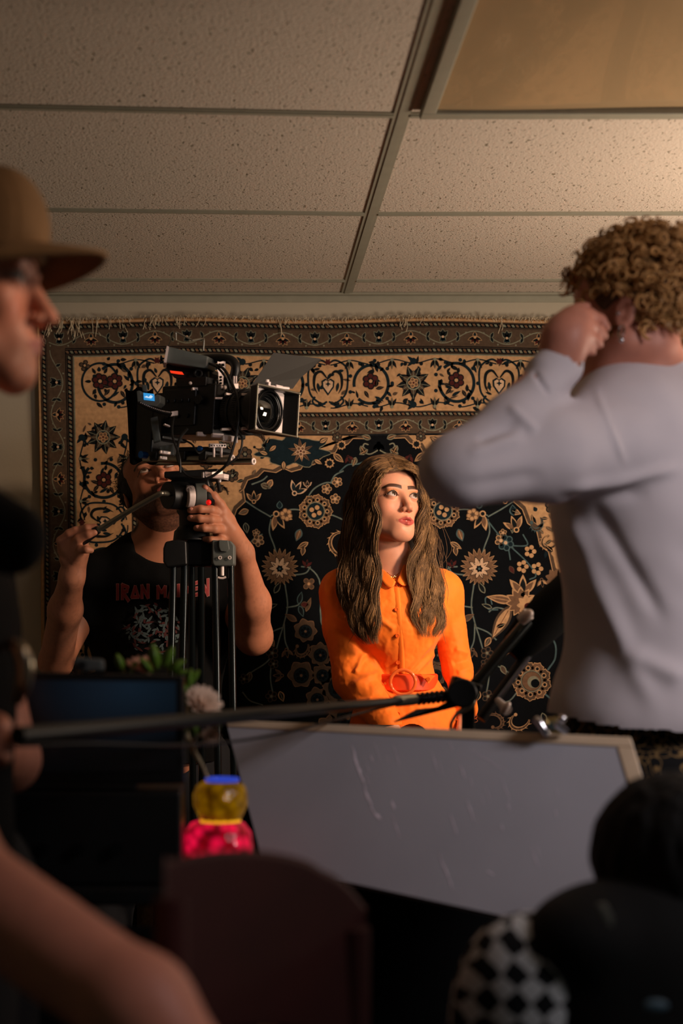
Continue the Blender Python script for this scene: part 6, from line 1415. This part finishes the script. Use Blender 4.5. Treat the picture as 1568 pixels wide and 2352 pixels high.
# chrome clamp on its top edge
cl = thing('spring_clamp', W(1268, 1672, 2.10), 'shiny chrome clamp gripping the top edge of the grey panel', 'clamp')
b = MB(); b.prism([W(x_, y_, 2.10) for x_, y_ in ((1228, 1648), (1240, 1647), (1262, 1682), (1260, 1692), (1250, 1690), (1232, 1668))], (.004, .022, 0)); b.tube([W(1228, 1650, 2.095), W(1243, 1664, 2.09), W(1256, 1688, 2.09)], .005, 12); b.build('jaw', M['chrome'], cl, bevel=.002)
b = MB(); b.prism([W(x_, y_, 2.11) for x_, y_ in ((1252, 1650), (1282, 1646), (1298, 1660), (1290, 1688), (1266, 1686))], (.004, .022, 0)); b.build('jaw', mat('brass_body', (150, 130, 80), .25, metal=.9), cl, bevel=.003)
b = MB(); b.tube([W(1276, 1662, 2.085), W(1300, 1682, 2.09)], [.006, .005], 12); b.ball(W(1291, 1651, 2.08), .0065, 16); b.cyl(W(1268, 1668, 2.085), W(1268, 1668, 2.135), .006); b.build('screw_handle', M['chrome'], cl)

# ================================================================== cart, monitor, vase, flowers
TZ = .885
ct = thing('equipment_cart', (-.195, 2.13, 0), 'black equipment cart under the monitor and glowing vase', 'cart')
b = MB(); b.box((-.195, 2.13, TZ-.012), (.45, .46, .024)); b.build('top_shelf', M['black'], ct, bevel=.004)
b = MB(); b.box((-.195, 2.13, .20), (.43, .44, .02)); b.build('lower_shelf', M['black'], ct, bevel=.004)
b = MB(); b.box((-.195, 1.917, .52), (.40, .012, .62)); b.build('front_panel', M['blackc'], ct, bevel=.003)
for x_ in (-.405, .015):
    for y_ in (1.92, 2.34):
        b = MB(); b.box((x_, y_, (TZ+.06)/2), (.028, .028, TZ-.084)); L_ = b.build('leg', M['black'], ct, bevel=.003)
        b = MB(); b.cyl((x_-.012, y_, .032), (x_+.012, y_, .032), .032, n=24); b.box((x_, y_, .062), (.03, .03, .02)); b.build('caster', M['blackg'], L_)
uc = thing('added_dark_case', (.27, 2.33, 0), 'made-up tall black case behind the grey panel, added to keep the area below dark', 'case')  # made-up case, put in so the area below the panel stays dark
b = MB(); b.box((.27, 2.33, .45), (.40, .11, .86)); b.build('shell', M['blackc'], uc, bevel=.01)
b = MB(); b.box((.27, 2.33, .885), (.40, .114, .012)); b.build('lid_edge', M['black'], uc, bevel=.003)
b = MB(); b.tube([(.22, 2.27, .60), (.22, 2.255, .60), (.32, 2.255, .60), (.32, 2.27, .60)], .006, 10); b.build('handle', M['black'], uc)
for x_ in (.10, .44): b = MB(); b.box((x_, 2.33, .01), (.04, .09, .02)); b.build('foot', M['black'], uc)
mt = thing('monitor', (W(180, 0, 1.98)[0], 2.0, TZ), 'dark monitor with faint blue glow on its screen, on the cart at lower left', 'monitor')
def mx_(x, y, d=1.95): return W(x, y, d)
b = MB(); b.prism([mx_(-70, 1540), mx_(422, 1552), mx_(424, 1800), mx_(-70, 1806)], (0, .035, 0)); b.build('housing', M['black'], mt, smooth=False, bevel=.004)
sm = bpy.data.materials.new('dim_blue_screen'); sm.use_nodes = True; nt = sm.node_tree; N = nt.nodes; L = nt.links; B_ = N['Principled BSDF']; B_.inputs['Base Color'].default_value = (.004, .005, .007, 1); B_.inputs['Roughness'].default_value = .3
tc = N.new('ShaderNodeTexCoord'); g = N.new('ShaderNodeTexGradient'); g.gradient_type = 'SPHERICAL'; mp = N.new('ShaderNodeMapping'); L.new(tc.outputs['Generated'], mp.inputs[0]); mp.inputs['Location'].default_value = (-1.45, 0, -1.35); mp.inputs['Scale'].default_value = (1.9, 0, 1.5)
L.new(mp.outputs[0], g.inputs[0]); rr = N.new('ShaderNodeValToRGB'); rr.color_ramp.elements[0].color = (.0003, .0005, .0006, 1); rr.color_ramp.elements[1].color = (.004, .010, .018, 1); L.new(g.outputs[0], rr.inputs[0]); L.new(rr.outputs[0], B_.inputs['Emission Color']); B_.inputs['Emission Strength'].default_value = .9
b = MB(); b.prism([mx_(-58, 1560, 1.948), mx_(404, 1566, 1.948), mx_(405, 1770, 1.948), mx_(-58, 1776, 1.948)], (0, .001, 0)); b.build('screen', sm, mt, smooth=False)
BZ = mx_(0, 1800)[2]
b = MB(); b.box((-.215, 1.98, BZ-.004), (.16, .08, .008)); b.build('stand', M['black'], mt, bevel=.002)
eb_ = thing('equipment_box', (-.215, 2.0, TZ), 'low black box with small knobs on the cart, carrying the monitor', 'box')
b = MB(); b.box((-.224, 2.0, (TZ+BZ-.009)/2), (.30, .15, BZ-.009-TZ)); b.build('case', M['black'], eb_, bevel=.005)
for i in range(4): b = MB(); b.cyl((-.31+.05*i, 1.925, TZ+.05), (-.31+.05*i, 1.912, TZ+.05), .008, n=20); b.build('knob', M['blackg'], eb_)

dv = thing('receiver_box', W(198, 1543, 1.965), 'small grey box lying on top of the dark monitor', 'box')
b = MB(); b.prism([W(x_, y_, 1.955) for x_, y_ in ((166, 1514), (180, 1510), (236, 1514), (238, 1542), (168, 1543))], (0, .028, 0)); b.build('case', M['grey'], dv, smooth=False, bevel=.004); b = MB(); b.cyl(W(188, 1528, 1.953), W(188, 1528, 1.948), .006); b.build('dial', M['black'], dv)
DV = 2.08; vc = W(500, 0, DV); 
def rz(r, y): return (r*DV/F, W(0, y, DV)[2]-TZ)
va = thing('vase', (vc[0], DV, TZ), 'small faceted glass vase glowing red below and yellow above with blue rim', 'vase')
def facet_glass(nm, col, es, ecol): 
    m = mat(nm, col, .08, trans=.55, ior=1.45, emit=ecol, estr=es, var=.3, vscale=60, bump=.9, bscale=70, bdist=.006)
    nt = m.node_tree; N = nt.nodes; L = nt.links; v = N.new('ShaderNodeTexVoronoi'); v.inputs['Scale'].default_value = 55; tc = N.new('ShaderNodeTexCoord'); L.new(tc.outputs['Object'], v.inputs[0]); r = N.new('ShaderNodeMapRange'); r.inputs[1].default_value = .1; r.inputs[2].default_value = .75; r.inputs[3].default_value = es*2.6; r.inputs[4].default_value = es*.04; L.new(v.outputs[0], r.inputs[0]); L.new(r.outputs[0], N['Principled BSDF'].inputs['Emission Strength']); return m
b = MB(); b.lathe([vc[0], DV, TZ], [rz(60, 1990), rz(82, 1982), rz(82, 1940), rz(76, 1910), rz(62, 1890), rz(50, 1886)], 20); b.build('red_bulb', facet_glass('red_glass', (160, 12, 40), .28, (255, 20, 75)), va)
vc2 = W(506, 0, DV)
b = MB(); b.lathe([vc2[0], DV, TZ], [rz(44, 1887), rz(52, 1872), rz(62, 1850), rz(63, 1825), rz(56, 1804), rz(42, 1795)], 16); b.build('yellow_bulb', facet_glass('yellow_glass', (170, 130, 10), .055, (255, 185, 10)), va)
b = MB(); b.lathe([vc2[0], DV, TZ], [rz(47, 1888), rz(47, 1880)], 24); b.build('glowing_waist', mat('amber_glow', (250, 180, 40), .3, emit=(255, 190, 30), estr=.6), va)
b = MB(); b.lathe([W(510, 0, DV)[0], DV, TZ], [rz(38, 1796), rz(40, 1788), rz(38, 1786), rz(34, 1796)], 24); b.build('rim', mat('blue_glass_rim', (40, 60, 170), .1, emit=(70, 100, 255), estr=.35), va)
# flowers: each stem is a thing
gm = mat('leaf_green', (92, 130, 34), .5, var=.2, vscale=60); sg = mat('stem', (178, 160, 120), .5)
def petal_fl(b, c, R_, n, L, wd_, tilt, rng2, col=None):
    for i in range(n):
        a = 2*math.pi*i/n+rng2.uniform(-.1, .1); d = np.array([math.cos(a), math.sin(a), 0]); Q = R_ @ np.array([d*math.cos(t_)+np.array([0, 0, 1])*math.sin(t_) for t_ in (tilt,)]).T; d3 = Q[:, 0]; s3 = R_ @ np.array([-math.sin(a), math.cos(a), 0]); u3 = R_ @ np.array([0, 0, 1.0]); V = []
        for t in np.linspace(0, 1, 5):
            for sgn in (-1, 0, 1): V.append(c+d3*L*t+s3*sgn*wd_*math.sin(math.pi*(.12+.8*t))*.5+u3*(.18*L*t*t-.08*wd_*(sgn == 0)*3))
        b.add(V, [(3*i2+j, 3*i2+j+1, 3*i2+j+4, 3*i2+j+3) for i2 in range(4) for j in range(2)], 0)
def flower(label, px, py, d, Rr, layers, m, via, leafs=(), cat='flower', R_=None, name='cut_flower'):
    base = np.array([vc2[0], DV, TZ+.03]); t = thing(name, base, label, cat, None); c = W(px, py, d); rng2 = random.Random(int(px)); R_ = R_ if R_ is not None else Rx(70) @ Ry(10)
    b = MB(); b.tube(spline([base, W(478, 1792, DV)]+[W(*v) for v in via]+[c], 24), .0022, 8); b.build('stem', sg, t)
    if layers:
        b = MB()
        for k5, (n, L, tilt) in enumerate(layers): petal_fl(b, c, R_, n, L*Rr, L*Rr*.38, tilt, rng2)
        b.ball(c, Rr*.15, 10); o = b.build('blossom', m, t); q = o.modifiers.new('t', 'SOLIDIFY'); q.thickness = .0008
    if leafs:
        for (x, y, dd, a, L) in leafs:
            b = MB(); c0_ = W(x, y, dd); a_ = math.radians(a); d = np.array([math.cos(a_), -.2, math.sin(a_)]); s_ = np.cross(d, [0, 1, 0]); V = []
            for tt in np.linspace(0, 1, 7):
                for sgn in (-1, 0, 1): V.append(c0_+d*L*tt+s_*sgn*L*.22*math.sin(math.pi*(.06+.9*tt))+np.array([0, -1, 0])*(.004*(sgn == 0)+.01*math.sin(3*tt)))
            b.add(V, [(3*i2+j, 3*i2+j+1, 3*i2+j+4, 3*i2+j+3) for i2 in range(6) for j in range(2)]); o = b.build('leaf', gm, t); q = o.modifiers.new('t', 'SOLIDIFY'); q.thickness = .0008
    return t
wm = mat('cream_petals', (236, 205, 180), .6, sss=.0); pm = mat('peach_petals', (232, 170, 140), .6)
flower('large cream chrysanthemum leaning right of the dark monitor', 462, 1620, 2.06, .030, [(22, 1, .25), (18, .85, .55), (14, .65, .9), (9, .4, 1.2)], wm, [(432, 1700, 2.08), (425, 1660, 2.08)], [(440, 1640, 2.03, -80, .035), (470, 1640, 2.03, -40, .03), (432, 1650, 2.04, -110, .03)], R_=Rx(50) @ Ry(25))
flower('small pale blossom hanging below the boom pole beside the monitor', 484, 1688, 2.06, .016, [(10, 1, .2), (8, .7, .7)], wm, [(440, 1720, 2.08), (455, 1690, 2.07)], R_=Rx(110))
flower('peach flower peeking over the top edge of the monitor', 330, 1540, 2.12, .028, [(16, 1, .35), (12, .7, .8)], pm, [(430, 1690, 2.08), (400, 1600, 2.10)], R_=Rx(20))
flower('leafy green sprig rising behind the monitor in the bouquet', 395, 1530, 2.12, .01, [], wm, [(432, 1690, 2.08), (430, 1600, 2.10)], [(362, 1540, 2.1, 100, .04), (375, 1535, 2.1, 65, .035), (350, 1545, 2.1, 130, .028), (392, 1545, 2.08, 50, .022), (398, 1550, 2.08, 15, .022), (430, 1590, 2.08, 80, .035), (432, 1570, 2.08, 50, .025), (285, 1545, 2.12, 110, .03), (300, 1545, 2.12, 60, .02), (428, 1620, 2.08, 95, .035), (385, 1540, 2.09, 30, .03)], cat='plant', name='leafy_sprig')

# ================================================================== dark red chair (blurred, near)
ch = thing('chair', (.02, 1.30, 0), 'dark red wooden chair with curved backrest, out of focus in the lower foreground', 'chair')
cm = mat('dark_red_wood', (62, 24, 21), .75, var=.15, vscale=12)
def chp(u, z): a = math.radians(56); return np.array([.02+math.cos(a)*u, 1.32+math.sin(a)*u, z])
xl, xr_ = W(378, 0, 1.18)[0], W(838, 0, 1.40)[0]; 
def cr(t, py): d = 1.18+.22*t; return W(378+(845-378)*t, py, d)
b = MB(); n = 28; topc = [2000-42*math.sin(math.pi*min(1, t*1.25+.05))**.6+(max(0, t-.72)/.28)**2*95 for t in np.linspace(0, 1, n)]; V = []
for i, t in enumerate(np.linspace(0, 1, n)):
    A = cr(t, topc[i]); Bz = cr(t, topc[i]+430-60*t); off = np.array([-.8, .6, 0])*.012*0+np.array([0, .024, 0]); V += [A, Bz, Bz+off, A+off]
b.add(V, [(4*i+j, 4*i+(j+1) % 4, 4*i+4+(j+1) % 4, 4*i+4+j) for i in range(n-1) for j in range(4)]+[(0, 1, 2, 3), (4*n-1, 4*n-2, 4*n-3, 4*n-4)]); b.build('backrest', cm, ch, bevel=.004)
for t, nm in ((.03, 'back_post'), (.94, 'back_post')):
    a = cr(t, 2060 if t < .5 else 2130); b = MB(); b.tube([a, a+[0, .01, -.12], [a[0]-.02, a[1]+.02, .45], [a[0]-.02, a[1]-.02, .012]], [.014, .015, .018, .014], 14); b.build(nm, cm, ch)
s0 = cr(.03, 2100); s1 = cr(.94, 2100); sd = (s1-s0)*[1, 1, 0]; sn = np.array([sd[1], -sd[0], 0]); sn = sn/np.linalg.norm(sn)*-.34
b = MB(); b.prism([[s0[0]-.03, s0[1], .44], [s1[0]-.0, s1[1], .44], [s1[0]+sn[0], s1[1]+sn[1], .44], [s0[0]-.03+sn[0], s0[1]+sn[1], .44]], (0, 0, .03)); b.build('seat', cm, ch, bevel=.008)
for q in (s0, s1): b = MB(); e = q+sn*.92; b.tube([[e[0], e[1], .44], [e[0], e[1], .01]], [.018, .013], 12); b.build('leg', cm, ch)

# ================================================================== seated dark figure, lower right
D5 = 1.50
sp = thing('person', (W(1500, 0, D5)[0], 1.5, 0), 'person seated in the dark lower right corner, seen from behind, black vest and checked sleeves', 'person')
SH = xf(W(1535, 2035, 1.56), Rz(188) @ Rx(14), 1.0)
P = head(SH, male=.5); P += [cap(_tp(SH, (0, .02, -.06)), W(1520, 2260, 1.52), .056, .062, k=.02)]
shL = W(1215, 2290, 1.50); elL = np.array([shL[0]-.04, 1.52, .56])
P += [cap(shL+[.03, 0, -.01], shL+[.33, 0, -.01], .055, .055, k=.05), ell((W(1520, 0, 1.5)[0], 1.5, .66), (.16, .10, .19), k=.06), cap((.44, 1.5, .62), (.44, 1.5, .50), .14, .15, k=.05), cap(shL, elL, .05, .04, k=.02), cap(elL, elL+[.05, .22, -.0], .038, .026, k=.02)]
P += simple_hand(elL+[.05, .22, 0], (.2, 1, -.1), (1, 0, .3), 1, 25)
shR = shL+[.36, 0, 0]; elR = elL+[.44, 0, 0]; P += [cap(shR, elR, .05, .04, k=.02), cap(elR, elR+[-.05, .22, 0], .038, .026, k=.02)]; P += simple_hand(elR+[-.05, .22, 0], (-.2, 1, -.1), (-1, 0, .3), -1, 25)
for s in (-1, 1):
    h0 = np.array([.44+s*.09, 1.52, .50]); kn = np.array([.44+s*.12, 1.88, .50]); an = np.array([.44+s*.12, 1.84, .09]); P += [cap(h0, kn, .085, .058, k=.03), cap(kn, an, .054, .038, k=.02), cap(an, an+[0, .17, -.055], .036, .026, k=.02)]
sculpt('body', P, [((.05, 1.25, -.02), (.85, 2.12, 1.15), .006)], M['skin'], sp, col=lambda Pt: face_col(Pt, SH, (180, 120, 95), (150, 80, 74), 1.0, (25, 18, 14)))
hc = [ell((0, .022, .030), (.086, .102, .092), k=.02, Mx=SH), ell((0, .06, -.04), (.075, .05, .07), k=.03, Mx=SH), ell((0, -.095, -.03), (.085, .075, .09), k=.01, op=-1, Mx=SH)]
sculpt('hair', hc, [bbox(hc, .004)], mat('near_black_hair', (10, 9, 9), .8, bump=.8, bscale=120, var=.3), sp, disp=lambda V: .003*vnoise(V*[2, 2, .6], 60))
hk = bpy.data.materials.new('checked_fabric'); hk.use_nodes = True; nt = hk.node_tree; N = nt.nodes; L = nt.links; N['Principled BSDF'].inputs['Roughness'].default_value = .9
tc = N.new('ShaderNodeTexCoord'); mp = N.new('ShaderNodeMapping'); mp.inputs['Rotation'].default_value = (0, math.radians(45), 0); mp.inputs['Scale'].default_value = (1, .02, 1); ck = N.new('ShaderNodeTexChecker'); ck.inputs['Scale'].default_value = 52; ck.inputs[1].default_value = (*lin((235, 240, 245)), 1); ck.inputs[2].default_value = (*lin((14, 18, 24)), 1)
nz = N.new('ShaderNodeTexNoise'); nz.inputs['Scale'].default_value = 40; L.new(tc.outputs['Object'], nz.inputs[0]); mxv = N.new('ShaderNodeMix'); mxv.data_type = 'VECTOR'; mxv.inputs[0].default_value = .012; L.new(tc.outputs['Object'], mxv.inputs[4]); L.new(nz.outputs['Color'], mxv.inputs[5]); L.new(mxv.outputs[1], mp.inputs[0]); L.new(mp.outputs[0], ck.inputs[0]); L.new(ck.outputs[0], N['Principled BSDF'].inputs['Base Color'])
for s, (a, e) in ((-1, (shL, elL)), (1, (shR, elR))):
    Sx = [cap(a+[0, 0, .015], e, .072, .066, k=.03), cap(e, e+[-s*.045, .20, 0], .064, .045, k=.02), ell(a+[s*-.0, 0, -.02], (.075, .075, .09), k=.03)]
    sculpt('sleeve', Sx, [bbox(Sx, .006)], hk, sp, disp=lambda V: .004*vnoise(V, 18))
Vx = [cap(shL+[.075, 0, .045], shL+[.29, 0, .045], .070, .070, k=.05), ell((.44, 1.5, .70), (.165, .125, .25), k=.06), cap((.44, 1.5, .62), (.44, 1.5, .50), .155, .16, k=.05), ell(W(1320, 2150, 1.47), (.05, .06, .04), k=.03), cap(_tp(SH, (0, .02, -.06)), W(1520, 2230, 1.52), .062, .064, k=.01, op=-1)]
sculpt('vest', Vx, [((.1, 1.25, .38), (.80, 1.75, 1.02), .006)], mat('black_nylon', (8, 9, 10), .85, bump=.3, bscale=60), sp, disp=lambda V: .006*vnoise(V, 12))
tr = []
for s in (-1, 1):
    h0 = np.array([.44+s*.09, 1.52, .50]); kn = np.array([.44+s*.12, 1.88, .50]); an = np.array([.44+s*.12, 1.84, .13]); tr += [cap(h0, kn, .105, .080, k=.03), cap(kn, an, .078, .065, k=.02)]
sculpt('trousers', tr, [((.1, 1.35, .06), (.80, 2.05, .66), .009)], mat('black_trousers', (13, 13, 15), .9), sp)
b = MB(); b.prism([W(x_, y_, 1.36) for x_, y_ in ((1372, 2078), (1392, 2076), (1410, 2110), (1406, 2132), (1394, 2128), (1380, 2098))], (0, .006, 0)); b.build('strap_buckle', mat('pale_buckle', (150, 150, 140), .3, metal=.3), sp, smooth=False, bevel=.002)
b = MB(); b.ball(W(1506, 2310, 1.34), (.012, .004, .006), 14); b.build('blue_highlight', mat('pale_blue_highlight', (110, 140, 160), .4), sp)  # small blue highlight on the dark vest, put in as a coloured blob
st = thing('stool', (.44, 1.49, 0), 'low round black stool under the seated person in the lower right corner', 'stool')
b = MB(); b.cyl((.44, 1.49, .335), (.44, 1.49, .375), .17, n=40); b.build('seat', M['black'], st, bevel=.006)
for a in (45, 135, 225, 315): b = MB(); b.tube([(.44+.11*math.cos(math.radians(a)), 1.49+.11*math.sin(math.radians(a)), .335), (.44+.17*math.cos(math.radians(a)), 1.49+.17*math.sin(math.radians(a)), .008)], .012, 12); b.build('leg', M['black'], st)
